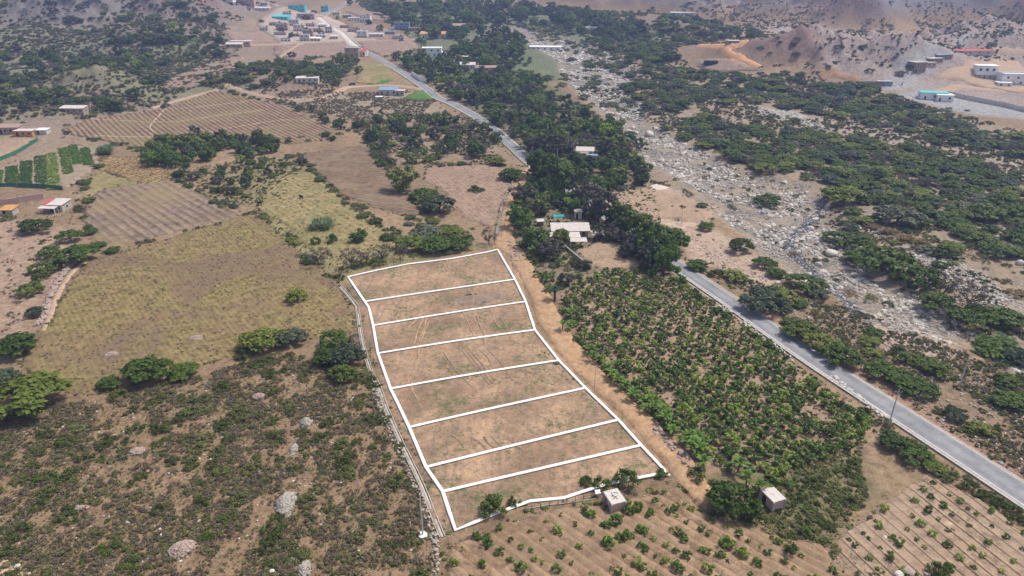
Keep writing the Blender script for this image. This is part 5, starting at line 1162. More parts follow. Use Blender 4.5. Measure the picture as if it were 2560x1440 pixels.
COUNT = {}
LABQ = []
ORD = 'nearest second third fourth fifth sixth seventh eighth ninth tenth eleventh twelfth thirteenth fourteenth fifteenth sixteenth seventeenth eighteenth nineteenth twentieth'.split()
def side_of(px, q):
    return ['right', 'lower right', 'below', 'lower left', 'left', 'upper left', 'above', 'upper right'][int(round(math.atan2((px[1] - q[1]) * 1.3, px[0] - q[0]) / (math.pi / 4))) % 8]
def settle_labels():
    """each plant is named by its look and by how far out it stands from the landmark beside it"""
    by = {}
    for o, adj, kn, zone, p, px, own in LABQ:
        w_ = sorted((math.hypot(p[0] - w[0], p[1] - w[1]), n, q) for n, w, q in LANDW)[0]
        by.setdefault((kn, w_[1], side_of(px, w_[2])), []).append((w_[0], o, adj, zone, own))
    owned = {}
    for L in LABQ:
        if L[6]: owned[L[6]] = owned.get(L[6], 0) + 1
    for (kn, n, sd), L in by.items():
        L.sort(key=lambda e: e[0])
        for i, (d, o, adj, zone, own) in enumerate(L):
            if own and owned[own] == 1 and len(own.split()) <= 16: o['label'] = own; continue
            k = ORD[i] if i < 20 else ('twenty thirty forty fifty sixty seventy eighty'.split()[min(i // 10 - 2, 6)] + ' ' + ORD[i % 10].replace('nearest', 'first')); of = '' if sd in ('below', 'above') else ' of'
            tail = f'{k} {sd}{of} {n}'
            for c in (f'{adj} {kn} {zone}, {tail}', f"{' '.join(adj.split()[1:]) or adj} {kn} {zone}, {tail}", f'{adj} {kn}, {tail}', f'{adj.split()[-1]} {kn}, {tail}'):
                if len(c.split()) <= 16: break
            o['label'] = c
SIZES = {'fruit_tree': (.75, 1.15), 'bush': (1.05, 1.6), 'dry_bush': (.8, 1.1), 'acacia_tree': (3.6, 4.6), 'broadleaf_tree': (3.2, 4.4), 'banana_plant': (1.7, 2.0)}
def place(kind, p, rad, adj, zone, group, cat, i=0, rz=None, hs=1.0, hasat=True):
    lst = PROTO[kind]; me, tr, part = lst[i % len(lst)]
    adj = (('small ', 'mid-sized ', 'large ')[0 if rad < SIZES.get(kind, (1, 2))[0] else (1 if rad < SIZES.get(kind, (1, 2))[1] else 2)] + adj) if hasat else adj
    px = proj(p[0], p[1], p[2]); lab = label_for(adj, kind.replace('_', ' ').replace('dry bush', 'bush').replace('dark bush', 'bush').replace('yellow bush', 'bush').replace('red bush', 'bush'), zone, p, px)
    rz = rng.random() * 6.28 if rz is None else rz
    name = {'dry_bush': 'bush', 'dark_bush': 'bush', 'yellow_bush': 'bush', 'red_bush': 'bush'}.get(kind, kind)
    COUNT[name] = COUNT.get(name, 0) + 1; kn_ = name.replace('_', ' ')
    if tr is None:
        o = link(name, me, None, tuple(p), rz, (rad, rad, rad * hs)); tag(o, lab, cat, group); LABQ.append((o, adj, kn_, zone, p, px, None)); return o
    t = thing(name, lab, cat, tuple(p), rz, group); LABQ.append((t, adj, kn_, zone, p, px, None)); t.scale = (rad, rad, rad * hs)
    link(part[0], me, t); link(part[1], tr, t); return t
def gn_scatter(name, pts, rz, sc, idx, meshes, label=None):
    """one object of countless small things, instanced on points"""
    col = bpy.data.collections.new(name + '_kinds'); obs = []
    for k, me in enumerate(meshes):
        o = bpy.data.objects.new(f'{name}_{chr(97 + k)}', me); col.objects.link(o); obs.append(o)
    me = bpy.data.meshes.new(name); me.vertices.add(len(pts)); me.vertices.foreach_set('co', np.asarray(pts, np.float32).ravel())
    a = me.attributes.new('turn', 'FLOAT_VECTOR', 'POINT'); a.data.foreach_set('vector', np.stack([np.zeros(len(rz)), np.zeros(len(rz)), rz], 1).astype(np.float32).ravel())
    a = me.attributes.new('size', 'FLOAT_VECTOR', 'POINT'); a.data.foreach_set('vector', np.asarray(sc, np.float32).ravel())
    a = me.attributes.new('pick', 'INT', 'POINT'); a.data.foreach_set('value', np.asarray(idx, np.int32))
    o = link(name, me); g = bpy.data.node_groups.new(name, 'GeometryNodeTree')
    g.interface.new_socket('Geometry', in_out='INPUT', socket_type='NodeSocketGeometry'); g.interface.new_socket('Geometry', in_out='OUTPUT', socket_type='NodeSocketGeometry')
    n = g.nodes; l = g.links; gi = n.new('NodeGroupInput'); go = n.new('NodeGroupOutput'); ip = n.new('GeometryNodeInstanceOnPoints'); ci = n.new('GeometryNodeCollectionInfo')
    ci.inputs[0].default_value = col; ci.inputs[1].default_value = True; ci.inputs[2].default_value = True
    def at(nm, ty):
        q = n.new('GeometryNodeInputNamedAttribute'); q.data_type = ty; q.inputs[0].default_value = nm; return q.outputs[0]
    l.new(gi.outputs[0], ip.inputs['Points']); l.new(ci.outputs[0], ip.inputs['Instance']); ip.inputs['Pick Instance'].default_value = True
    l.new(at('pick', 'INT'), ip.inputs['Instance Index']); l.new(at('turn', 'FLOAT_VECTOR'), ip.inputs['Rotation']); l.new(at('size', 'FLOAT_VECTOR'), ip.inputs['Scale'])
    l.new(ip.outputs[0], go.inputs[0]); md = o.modifiers.new('scatter', 'NODES'); md.node_group = g
    tag(o, label, None, None, 'stuff'); return o
# everything with a candidate list: biggest in view become objects, the rest one mass per kind
CAND = {}
def cand(kind, x, y, rad, adj, zone, group, cat, hs=1.0, force=False):
    CAND.setdefault(kind, []).append((float(x), float(y), float(rad), adj, zone, group, cat, hs, force))
def poly_scatter(polys, kinds, spacing, adjs, zone, group, keep=1.0, excl=None, jitter=.45, clump=None, seed=0, world=False):
    """kinds: [(kind, weight, rmin, rmax, hs, category)]"""
    r = np.random.default_rng(seed + 1000)
    for pg in polys:
        W = PP(pg)[:, :2] if not world else np.array(pg); x0, y0 = W.min(0); x1, y1 = W.max(0)
        gx, gy = np.meshgrid(np.arange(x0, x1, spacing), np.arange(y0, y1, spacing)); gx = gx.ravel() + r.normal(size=gx.size) * spacing * jitter; gy = gy.ravel() + r.normal(size=gy.size) * spacing * jitter
        ok = inside(W, gx, gy) & (r.random(gx.size) < keep)
        if clump is not None: ok &= fbm(gx, gy, clump[0], 3, seed) > clump[1]
        for e in (excl or []): ok &= ~inside(e, gx, gy)
        if True: ok &= np.abs(gx - np.interp(gy, ROADC[:, 1], ROADC[:, 0])) * .86 > np.where((gy > 48), 3.6, 0)
        X, Y = gx[ok], gy[ok]; w = np.array([k[1] for k in kinds], float); w /= w.sum(); ch = r.choice(len(kinds), len(X), p=w)
        for x, y, c in zip(X, Y, ch):
            k = kinds[c]; rad = k[2] + (k[3] - k[2]) * r.random() ** 1.4; cand(k[0], x, y, rad, adjs[int(r.random() * len(adjs))] if isinstance(adjs, list) else adjs[k[0]], zone, group, k[5], k[4] * (.85 + .3 * r.random()))
# ---- trees and bushes that stand out one by one: (kind, x, foot y, crown width in px, height factor, look, where)
ONE = [
 ('acacia_tree', 75, 1022, 190, 1, 'largest wide flat', 'at the left edge above the scrub slope'), ('acacia_tree', 40, 880, 110, 1, 'green', 'at the left edge beside the yellow green field'), ('acacia_tree', 5, 965, 90, 1.2, 'tall dark green', 'at the left edge'),
 ('acacia_tree', 368, 948, 122, 1.1, 'broad dark green', 'on the lower rim of the yellow green field'), ('acacia_tree', 460, 940, 84, .8, 'low spreading', 'beside the broad one on the field rim'), ('acacia_tree', 276, 968, 60, 1, 'small green', 'left of the broad one on the field rim'),
 ('acacia_tree', 663, 868, 112, 1.1, 'wide light green', 'at the lower right of the yellow green field'), ('acacia_tree', 728, 860, 84, 1.15, 'brownish green', 'leaning on the wide light green one'), ('bush', 612, 890, 50, 1.1, 'green', 'below the wide light green acacia'),
 ('acacia_tree', 838, 872, 90, 1.2, 'dense green', 'beside the canal at the field end'), ('acacia_tree', 868, 912, 96, 1.3, 'tall dense green', 'beside the canal'), ('acacia_tree', 822, 905, 80, 1.1, 'green', 'in the group beside the canal'), ('acacia_tree', 858, 948, 70, 1.2, 'green', 'lowest of the group beside the canal'), ('bare_tree', 885, 880, 60, 1, 'grey brown', 'touching the canal'),
 ('acacia_tree', 743, 752, 56, 1.2, 'lone yellow green', 'inside the yellow green field'), ('bare_tree', 798, 662, 66, 1, 'grey flat topped', 'at the far right corner of the yellow green field'),
 ('bare_tree', 880, 672, 58, 1.4, 'tall bare', 'first of the row behind the plots'), ('bare_tree', 918, 660, 46, 1.2, 'dark twiggy', 'second of the row behind the plots'), ('bare_tree', 958, 655, 52, 1.4, 'dark twiggy', 'third of the row behind the plots'), ('bare_tree', 1000, 648, 42, 1.4, 'dark twiggy', 'fourth of the row behind the plots'), ('bare_tree', 1222, 610, 40, 1.5, 'dark bare', 'at the left side of the orange track'),
 ('broadleaf_tree', 897, 606, 44, .9, 'round dark', 'in the pasture right of the reed clump'), ('dark_bush', 790, 611, 27, 1.6, 'small round dark', 'left of a pair below the reed clump'), ('dark_bush', 829, 608, 31, 1.6, 'round dark', 'right of a pair below the reed clump'),
 ('reed_clump', 803, 570, 80, .85, 'large bright green', 'standing alone in the pasture'), ('reed_clump', 268, 384, 60, 1, 'pale green', 'at the near left edge of the row field'), ('reed_clump', 465, 418, 26, 1.3, 'small pale green', 'in the thicket below the row field'),
 ('broadleaf_tree', 1010, 478, 80, 1.0, 'rounded bright', 'between the brown and the pinkish field'), ('acacia_tree', 1062, 498, 70, 1, 'green', 'on the left rim of the pinkish field'), ('acacia_tree', 1100, 530, 84, 1.2, 'tall green', 'on the left rim of the pinkish field'), ('acacia_tree', 1075, 520, 60, 1.2, 'green', 'on the left rim of the pinkish field'), ('bush', 1190, 478, 44, .8, 'grey green', 'inside the pinkish field'),
 ('acacia_tree', 1280, 450, 66, 1.1, 'light green', 'at the top right of the pinkish field'), ('acacia_tree', 1240, 412, 46, 1.1, 'light green', 'behind the pinkish field'),
 ('acacia_tree', 1040, 622, 90, .9, 'spreading green', 'in the thicket behind the far plot'), ('acacia_tree', 1090, 625, 96, .9, 'spreading green', 'in the thicket behind the far plot'), ('acacia_tree', 1145, 618, 84, .9, 'spreading green', 'at the right end of the thicket behind the far plot'), ('acacia_tree', 1070, 596, 90, .9, 'spreading green', 'at the back of the thicket behind the far plot'), ('acacia_tree', 1125, 590, 70, .9, 'dark green', 'at the back of the thicket behind the far plot'),
 ('acacia_tree', 95, 578, 84, .9, 'green', 'below the white roofed hut'), ('acacia_tree', 178, 602, 60, 1.2, 'green', 'at the corner of the grey ploughed field'), ('acacia_tree', 196, 655, 100, 1, 'broad green', 'at the head of the rubble wall'), ('acacia_tree', 128, 640, 62, 1, 'grey green', 'left of the broad one by the rubble wall'), ('acacia_tree', 112, 680, 70, .9, 'green', 'beside the rubble wall'), ('acacia_tree', 78, 735, 66, 1, 'green', 'beside the rubble wall, lower down'), ('bush', 105, 700, 44, 1.2, 'green', 'on the bank of the rubble wall'), ('acacia_tree', 90, 790, 48, 1.2, 'small green', 'beside the lower rubble wall'), ('bush', 152, 655, 50, 1.2, 'green', 'under the broad acacia'), ('bush', 195, 528, 30, 1.5, 'green', 'right of the white roofed hut'), ('bush', 20, 548, 40, .7, 'grey green', 'below the orange roofed shed'),
 ('dark_bush', 1566, 1212, 64, 1.5, 'rounded dense', 'at the near end of the plots, right of the pair'), ('dark_bush', 1466, 1212, 34, 1.7, 'slim dark', 'at the near end of the plots, left of three'), ('dark_bush', 1505, 1218, 48, 1.3, 'dark', 'at the near end of the plots, middle of three'), ('dark_bush', 1232, 1280, 80, 1.1, 'large dark twiggy', 'in the nearest plot'), ('bush', 1285, 1262, 34, 2.0, 'tall thin green', 'right of the large dead bush'), ('dark_bush', 1655, 1190, 40, .9, 'low dark', 'at the near right corner of the plots'),
 ('acacia_tree', 1826, 1275, 128, 1.35, 'huge dense dark', 'left of the pink brick hut'), ('bush', 1754, 1195, 66, 1.2, 'dense green', 'at the near end of the banana row'), ('acacia_tree', 2235, 1120, 84, 1, 'dark green', 'on the near side of the asphalt road'), ('acacia_tree', 2285, 1150, 90, 1, 'reddish green', 'on the near side of the asphalt road'), ('acacia_tree', 2335, 1180, 60, 1, 'dark green', 'on the near side of the asphalt road'), ('bush', 2380, 1205, 60, 1, 'dark green', 'in the hedge along the near side of the road'), ('bush', 2430, 1228, 56, 1, 'dark green', 'in the hedge along the near side of the road'), ('bush', 2480, 1256, 56, 1, 'dark green', 'in the hedge along the near side of the road'), ('bush', 2530, 1285, 56, 1, 'dark green', 'in the hedge along the near side of the road'), ('bush', 2570, 1310, 50, 1, 'dark green', 'in the hedge along the near side of the road'), ('bush', 2345, 1440, 64, 1.4, 'large bright green', 'at the bottom right beside the boulders'),
 ('palm_tree', 1387, 752, 56, 1, 'dark feathery', 'at the far corner of the orchard'),
 # between road and river
 ('acacia_tree', 1905, 775, 120, 1.15, 'very wide dark', 'right behind the road'), ('acacia_tree', 1945, 752, 90, 1, 'green', 'behind the very wide one'), ('acacia_tree', 1998, 842, 96, 1, 'wide green', 'right behind the road'), ('acacia_tree', 2050, 872, 90, 1, 'green', 'right behind the road'), ('acacia_tree', 2096, 905, 100, 1, 'wide yellow green', 'right behind the road'), ('acacia_tree', 2010, 720, 96, .8, 'green', 'on the bank of the river bed'), ('acacia_tree', 2046, 742, 60, .8, 'green', 'on the bank of the river bed'),
 ('acacia_tree', 1838, 700, 60, .9, 'small green', 'right behind the road'), ('acacia_tree', 1742, 672, 60, .9, 'small green', 'right behind the road'), ('bush', 1790, 690, 44, 1, 'green', 'on the road verge'), ('acacia_tree', 1850, 628, 66, 1.2, 'dark green', 'on the bare bank above the river'), ('acacia_tree', 1912, 668, 60, 1, 'green', 'on the bare bank above the river'), ('acacia_tree', 1940, 690, 50, 1, 'green', 'on the bare bank above the river'), ('acacia_tree', 1765, 574, 44, 1, 'small green', 'at the river end of the bare lots'), ('acacia_tree', 1672, 620, 104, 1.3, 'tall broad green', 'right of the bare yard'), ('broadleaf_tree', 1660, 690, 70, 1.3, 'tall dark', 'where the road comes out of the trees'), ('broadleaf_tree', 1625, 670, 66, 1.1, 'dark', 'by the yard and road'),
 ('acacia_tree', 2205, 678, 150, 1, 'wide layered', 'beyond the big whitish boulder'), ('acacia_tree', 2150, 655, 90, .9, 'green', 'beyond the big whitish boulder'), ('acacia_tree', 2294, 715, 96, 1.3, 'round topped yellow green', 'in the middle of the flood plain'), ('acacia_tree', 2100, 612, 92, .8, 'grey green', 'beside the stream'), ('acacia_tree', 2240, 560, 120, 1, 'wide dark', 'on the flood plain'), ('acacia_tree', 2355, 640, 70, .9, 'dark green', 'on the flood plain'), ('acacia_tree', 2460, 548, 100, .9, 'yellow green', 'on the flood plain'), ('acacia_tree', 2530, 545, 90, .9, 'green', 'on the flood plain near the right edge'), ('acacia_tree', 2530, 640, 70, .8, 'light green', 'near the right edge of the flood plain'),
 ('acacia_tree', 2340, 775, 96, 1, 'green', 'on the far side of the river bed'), ('bare_tree', 2415, 772, 100, .9, 'grey', 'behind the river bed acacias'), ('bare_tree', 2360, 732, 80, .9, 'grey', 'behind the river bed acacias'), ('acacia_tree', 2400, 800, 76, 1, 'green', 'on the far side of the river bed'), ('acacia_tree', 2505, 815, 110, .9, 'wide green', 'near the right edge beyond the river bed'), ('acacia_tree', 2488, 890, 125, .8, 'wide flat bright green', 'near the right edge on the near bank'), ('acacia_tree', 2545, 915, 90, 1.3, 'green', 'at the right edge on the near bank'), ('acacia_tree', 2550, 635 - 90, 60, .8, 'green', 'at the right edge'),
 ('acacia_tree', 2250, 965, 80, .9, 'green', 'on the scrub beyond the road'), ('acacia_tree', 2300, 985, 90, .9, 'green', 'on the scrub beyond the road'), ('acacia_tree', 2210, 940, 90, .9, 'green', 'on the scrub beyond the road'), ('acacia_tree', 2335, 930, 80, .9, 'green', 'left of the far pole'), ('acacia_tree', 2270, 905, 60, .9, 'green', 'on the scrub beyond the road'), ('acacia_tree', 2385, 1045, 64, 1, 'green', 'beyond the road near the right edge'), ('acacia_tree', 2445, 1080, 60, 1, 'green', 'beyond the road near the right edge'), ('acacia_tree', 2525, 1010, 90, .8, 'dark green', 'beyond the road near the right edge'), ('acacia_tree', 1918, 512, 74, .9, 'grey green', 'standing alone in the rock bed'), ('acacia_tree', 2105, 505, 110, .9, 'dark green', 'at the near edge of the acacia belt'),
 ('yellow_bush', 2172, 752, 44, .9, 'yellow', 'in the middle of the rock bed'), ('straw_shrub', 2120, 735, 40, .8, 'straw coloured', 'in the rock bed'), ('cane_clump', 2225, 585, 60, .5, 'tan', 'along the far bank'), ('cane_clump', 2265, 600, 60, .5, 'tan', 'along the far bank'), ('cane_clump', 2185, 572, 50, .5, 'tan', 'along the far bank'), ('cane_clump', 2305, 608, 44, .5, 'reddish tan', 'along the far bank'), ('yellow_bush', 2130, 556, 40, .8, 'yellow green', 'near the stream'), ('yellow_bush', 2400, 635, 44, .7, 'yellow', 'on the flood plain'), ('yellow_bush', 2450, 650, 40, .7, 'yellow', 'on the flood plain'), ('straw_shrub', 2545, 740, 60, .8, 'straw coloured', 'at the right edge'), ('straw_shrub', 2440, 830, 70, .9, 'straw coloured', 'behind the near bank acacias'), ('reed_clump', 2510, 850, 60, .6, 'dull', 'behind the near bank acacias'), ('reed_clump', 2470, 862, 60, .6, 'dull', 'behind the near bank acacias'), ('straw_shrub', 1765, 446, 24, .9, 'straw coloured', 'on the rock bed'), ('straw_shrub', 1985, 640, 30, 1, 'straw coloured', 'beside the stream'),
 # garden and yard
('broadleaf_tree', 1345, 440, 66, 1.35, 'tall dark', 'shading the hidden road'), ('broadleaf_tree', 1378, 462, 64, 1.4, 'tall dark', 'shading the hidden road'), ('broadleaf_tree', 1412, 486, 68, 1.4, 'tall dark', 'shading the hidden road'), ('broadleaf_tree', 1445, 508, 66, 1.4, 'tall dark', 'shading the hidden road'), ('broadleaf_tree', 1480, 535, 70, 1.4, 'tall dark', 'shading the hidden road'), ('broadleaf_tree', 1515, 560, 70, 1.4, 'tall dark', 'shading the hidden road'), ('broadleaf_tree', 1550, 586, 72, 1.45, 'tall dark', 'shading the hidden road'), ('broadleaf_tree', 1590, 612, 76, 1.4, 'tall dark', 'shading the hidden road'), ('broadleaf_tree', 1625, 640, 76, 1.4, 'tall dark', 'shading the hidden road'), ('broadleaf_tree', 1655, 668, 74, 1.35, 'tall dark', 'shading the hidden road'), ('broadleaf_tree', 1400, 455, 60, 1.3, 'tall dark', 'shading the hidden road'), ('broadleaf_tree', 1560, 570, 60, 1.2, 'tall dark', 'shading the hidden road'), ('broadleaf_tree', 1600, 600, 64, 1.2, 'tall dark', 'shading the hidden road'),
 ('broadleaf_tree', 1345, 620, 80, .9, 'bright leafy', 'below the farmhouse'), ('broadleaf_tree', 1375, 640, 66, .8, 'dark leafy', 'below the farmhouse'), ('broadleaf_tree', 1403, 616, 56, 1, 'dark leafy', 'touching the farmhouse canopy'), ('broadleaf_tree', 1302, 572, 70, 1, 'dark twiggy', 'beside the orange track'), ('broadleaf_tree', 1310, 510, 60, 1, 'dark', 'beside the orange track'), ('bush', 1432, 622, 30, .8, 'bright green', 'under the front canopy'),
 ('broadleaf_tree', 1490, 482, 50, .9, 'yellow green', 'in front of the dark trees'), ('yellow_bush', 1500, 560 - 90, 20, 1, 'yellow green', 'in front of the dark trees'),
]
catname = {'acacia_tree': 'tree', 'broadleaf_tree': 'tree', 'bare_tree': 'tree', 'palm_tree': 'palm', 'reed_clump': 'reeds', 'cane_clump': 'cane', 'straw_shrub': 'shrub', 'fruit_tree': 'fruit tree', 'banana_plant': 'banana plant'}
ONEPTS = []
for kind, x, y, w, hs, adj, where in ONE:
    p = P(x, y); d = proj(*p)[2]; rad = w / 2 * d / FPX * (1.1 if 'tree' in kind else 1.05); ONEPTS.append((p[0], p[1], rad))
    lst = PROTO[kind]; t = place(kind, p, rad * (1.04 if 'tree' in kind else 1), adj, where, None, catname.get(kind, 'bush'), i=int(x * 7 + y), hs=hs, hasat=False)
    q_ = LABQ.pop(); LABQ.append(q_[:3] + (where,) + q_[4:6] + (f"{adj} {t.name.split('.')[0].replace('_', ' ')} {where}",))
ONEPTS = np.array(ONEPTS)
# banana plants in a ragged line along the track side of the orchard
bl = [(1392, 790), (1420, 830), (1440, 856), (1462, 880), (1480, 905), (1500, 925), (1520, 948), (1545, 972), (1580, 1000), (1610, 1022), (1640, 1046), (1665, 1070), (1690, 1092), (1722, 1118), (1750, 1150)]
r = np.random.default_rng(31); q = PP(bl)
for k in range(46):
    u = r.random() * (len(q) - 1); i = int(u); a = q[i] + (q[min(i + 1, len(q) - 1)] - q[i]) * (u - i); x, y = a[0] + r.normal() * 1.1 + .8, a[1] + r.normal() * .8
    cand('banana_plant', x, y, 1.5 + .7 * r.random(), 'tall' if k % 3 else 'ragged', 'in the row beside the dirt track', 'banana plants along the orchard edge', 'banana plant', 1.1, True)
for x, y in [(1755, 1175), (1865, 1212), (1895, 1240), (1845, 1180), (1390, 520), (1420, 500), (1330, 640), (1455, 468), (1370, 500)] + [(1300 + 17 * k, 375 + 6 * (k % 3)) for k in range(5)] + [(1080 + 24 * k, 215 + 11 * (k % 4)) for k in range(14)]:
    p = P(x, y); cand('banana_plant', p[0], p[1], 2.0 + .6 * r.random(), 'bright', 'among trees', 'banana plants among the trees', 'banana plant', 1.1, True)
# the dense orchard: rows of bushy trees
OR = [(1400, 742), (1440, 712), (1500, 684), (1570, 676), (1650, 676), (1700, 700), (1760, 748), (1870, 822), (1990, 920), (2100, 1000), (2215, 1080), (2150, 1120), (2100, 1165), (2010, 1175), (1950, 1198), (1850, 1185), (1760, 1165), (1700, 1105), (1620, 1040), (1560, 975), (1500, 920), (1440, 850), (1395, 790)]
W = PP(OR)[:, :2]; a = P(1475, 760); b = P(1900, 1130); th = math.atan2(b[1] - a[1], b[0] - a[0]); ca, sa = math.cos(th), math.sin(th); c0 = W.mean(0)
r = np.random.default_rng(33); ORCH_LINES = []
for v in np.arange(-60, 60, 2.95):
    for u in np.arange(-80, 80, 2.05):
        uu, vv = u + r.normal() * .22, v + r.normal() * .12; x, y = c0[0] + uu * ca - vv * sa, c0[1] + uu * sa + vv * ca
        if inside(W, np.array([x]), np.array([y]))[0] and r.random() > .06:
            near = y < 125; rad = (1.15 if near else .98) + .5 * r.random() ** 1.5; dark = fbm(np.array([x]), np.array([y]), 14, 2, 3)[0]
            cand('fruit_tree', x, y, rad, ('deep green' if dark < .5 else 'bright green'), 'in the dense orchard', 'fruit trees of the dense orchard', 'fruit tree', .95)
# young orchards at the bottom
def rows_of(pg, A, B, du, dv, rmin, rmax, adj, zone, group, keep, seed, big=0.1):
    W = PP(pg)[:, :2]; a = P(*A); b = P(*B); th = math.atan2(b[1] - a[1], b[0] - a[0]); ca, sa = math.cos(th), math.sin(th); c0 = W.mean(0); r = np.random.default_rng(seed)
    for v in np.arange(-90, 90, dv):
        for u in np.arange(-90, 90, du):
            uu, vv = u + r.normal() * .5, v + r.normal() * .2; x, y = c0[0] + uu * ca - vv * sa, c0[1] + uu * sa + vv * ca
            if inside(W, np.array([x]), np.array([y]))[0] and r.random() < keep:
                rad = rmin + (rmax - rmin) * r.random() ** 1.8; cand('fruit_tree', x, y, rad, adj[int(r.random() * len(adj))], zone, group, 'fruit tree', 1.0)
rows_of([(1140, 1370), (1240, 1325), (1340, 1295), (1440, 1275), (1560, 1262), (1620, 1240), (1700, 1228), (1760, 1290), (1960, 1352), (2080, 1400), (2090, 1500), (1080, 1520), (1120, 1440)], (1365, 1290), (1522, 1397), 1.75, 3.1, .5, 1.2, ['small dark', 'knee high', 'young leafy'], 'in the furrowed orchard at the bottom', 'young fruit trees in the furrowed orchard', .8, 51)
rows_of([(2095, 1360), (2170, 1295), (2230, 1256), (2330, 1192), (2480, 1282), (2560, 1332), (2680, 1420), (2400, 1500), (2130, 1440)], (2231, 1262), (2438, 1440), 2.1, 3.3, .45, .95, ['small pale', 'yellow green', 'young leafy'], 'in the ridged orchard at lower right', 'young fruit trees in the ridged orchard', .85, 52)
# hand placed darker ones near the hut
for x, y, w in [(1540, 1312, 40), (1520, 1318, 30), (1572, 1285, 34), (1592, 1278, 30), (1550, 1352, 34), (1575, 1348, 26), (1600, 1332, 30), (1218, 1352, 30), (1190, 1345, 26), (1480, 1292, 28), (1250, 1325, 26), (1815, 1270 + 100, 44), (1800, 1395, 30), (1975, 1390, 44), (1940, 1210, 36), (1974, 1222, 30), (2012, 1340, 34), (1625, 1290, 30), (1690, 1275, 26)]:
    p = P(x, y); cand('fruit_tree', p[0], p[1], w / 2 * proj(*p)[2] / FPX, 'dense dark', 'in the furrowed orchard at the bottom', 'young fruit trees in the furrowed orchard', 'fruit tree', 1.0, True)
# vegetable beds: strips of low green crop
for k, (a, b, w) in enumerate([((-2, 428), (-8, 466), 2.6), ((30, 418), (30, 462), 4), ((67, 404), (63, 464), 4.2), ((101, 392), (104, 468), 4.2), ((129, 385), (135, 476), 4.2), ((158, 372), (171, 436), 3.6), ((181, 366), (196, 412), 3.4), ((212, 372), (223, 414), 3.4)]):
    A_, B_ = P(*a), P(*b); n = 420; r = np.random.default_rng(60 + k); L = np.hypot(*(B_ - A_)[:2]); t = (B_ - A_)[:2] / L; nn = np.array([-t[1], t[0]])
    V = []; F = []; c = 0
    cl = []
    for j in range(n):
        u = r.random(); q = A_[:2] + (B_ - A_)[:2] * u + nn * (r.random() - .5) * w; z = float(height(q[0], q[1])); cl.append((q[0] - A_[0], q[1] - A_[1], z - A_[2] + .35, .55, .4))
    v, f = crown(cl, 14, .38, r, .1, .3)
    o = link('vegetable_bed', new_mesh('vegetable_bed', v, f, M['fruit'] if k % 3 else M['banana']), None, tuple(A_))
    tag(o, ['partly cut off green vegetable bed at the left edge', 'second vegetable bed from the left', 'third vegetable bed from the left, yellowish', 'middle vegetable bed, fourth from the left', 'longest vegetable bed, fifth from the left', 'sixth vegetable bed from the left', 'seventh vegetable bed, short and narrow', 'rightmost vegetable bed beside the dry maize'][k], 'vegetable bed', 'green vegetable beds at the left')
# ---- zones
AC = [('acacia_tree', 1, 2.6, 5.0, .95, 'tree')]
def ac(a, b, hs=.9): return ('acacia_tree', 1, a, b, hs, 'tree')
ZG = 'trees of the river flood plain'
RIV0 = RIVERS[0]
adjA = ['wide', 'flat topped', 'yellow green', 'dark green', 'low spreading', 'dense']
poly_scatter([[(1700, 306), (1760, 290), (1900, 325), (2100, 345), (2300, 375), (2450, 415), (2700, 470), (2760, 700), (2560, 640), (2420, 640), (2300, 535), (2160, 515), (2060, 466), (1900, 436), (1830, 400), (1700, 345)]],
             [('acacia_tree', 6, 3.4, 6.2, .85, 'tree'), ('bare_tree', 1.3, 2.2, 4.0, .9, 'tree'), ('bush', 1.2, 1.0, 2.2, 1, 'bush')], 5.2, adjA, 'in the near acacia belt', ZG, .92, RIVERS[1:3], seed=1)
poly_scatter([[(1540, 205), (1620, 165), (1700, 170), (1800, 185), (2000, 188), (2180, 215), (2240, 245), (2360, 285), (2450, 330), (2620, 355), (2640, 420), (2450, 380), (2300, 340), (2000, 280), (1880, 262), (1720, 262), (1660, 300), (1580, 260)]],
             [('acacia_tree', 6, 3.6, 6.5, .85, 'tree'), ('bare_tree', 1.2, 2.5, 4.5, .9, 'tree')], 6.6, adjA, 'in the far acacia belt', ZG, .9, RIVERS[:2], seed=2)
poly_scatter([[(1500, 60), (1640, 90), (1700, 130), (1720, 170), (1600, 170), (1560, 145), (1470, 105)], [(1620, 60), (1690, 40), (1800, 60), (1900, 85), (1880, 100), (1760, 110), (1700, 120), (1660, 100)]],
             [('acacia_tree', 3, 4, 7, .9, 'tree'), ('broadleaf_tree', 1, 3.5, 6, .9, 'tree')], 10, adjA, 'on the wooded rise beside the upper river', ZG, .85, seed=3)
poly_scatter([[(1400, 190), (1450, 232), (1545, 300), (1560, 330), (1480, 300), (1400, 260), (1340, 200)], [(1440, 120), (1560, 150), (1540, 220), (1460, 210), (1420, 160)], [(1600, 300), (1700, 300), (1700, 345), (1620, 330)]],
             [('acacia_tree', 2, 2.5, 5, .9, 'tree'), ('bush', 1, 1.2, 2.4, 1, 'bush')], 9, adjA, 'beside the upper river bed', ZG, .6, seed=4)
poly_scatter([[(1440, 110), (1560, 150), (1640, 170), (1560, 200), (1450, 180)], [(1400, 190), (1440, 185), (1560, 240), (1600, 262), (1560, 300), (1450, 235)], [(1300, 60), (1400, 95), (1470, 118), (1440, 160), (1340, 110)]],
             [('acacia_tree', 2, 2.5, 5, .9, 'tree'), ('bush', 1.6, 1.2, 2.6, 1, 'bush'), ('straw_shrub', .5, 1.2, 2.4, 1, 'shrub')], 7.5, adjA, 'in the upper river bed', ZG, .9, seed=40, clump=(26, .36))
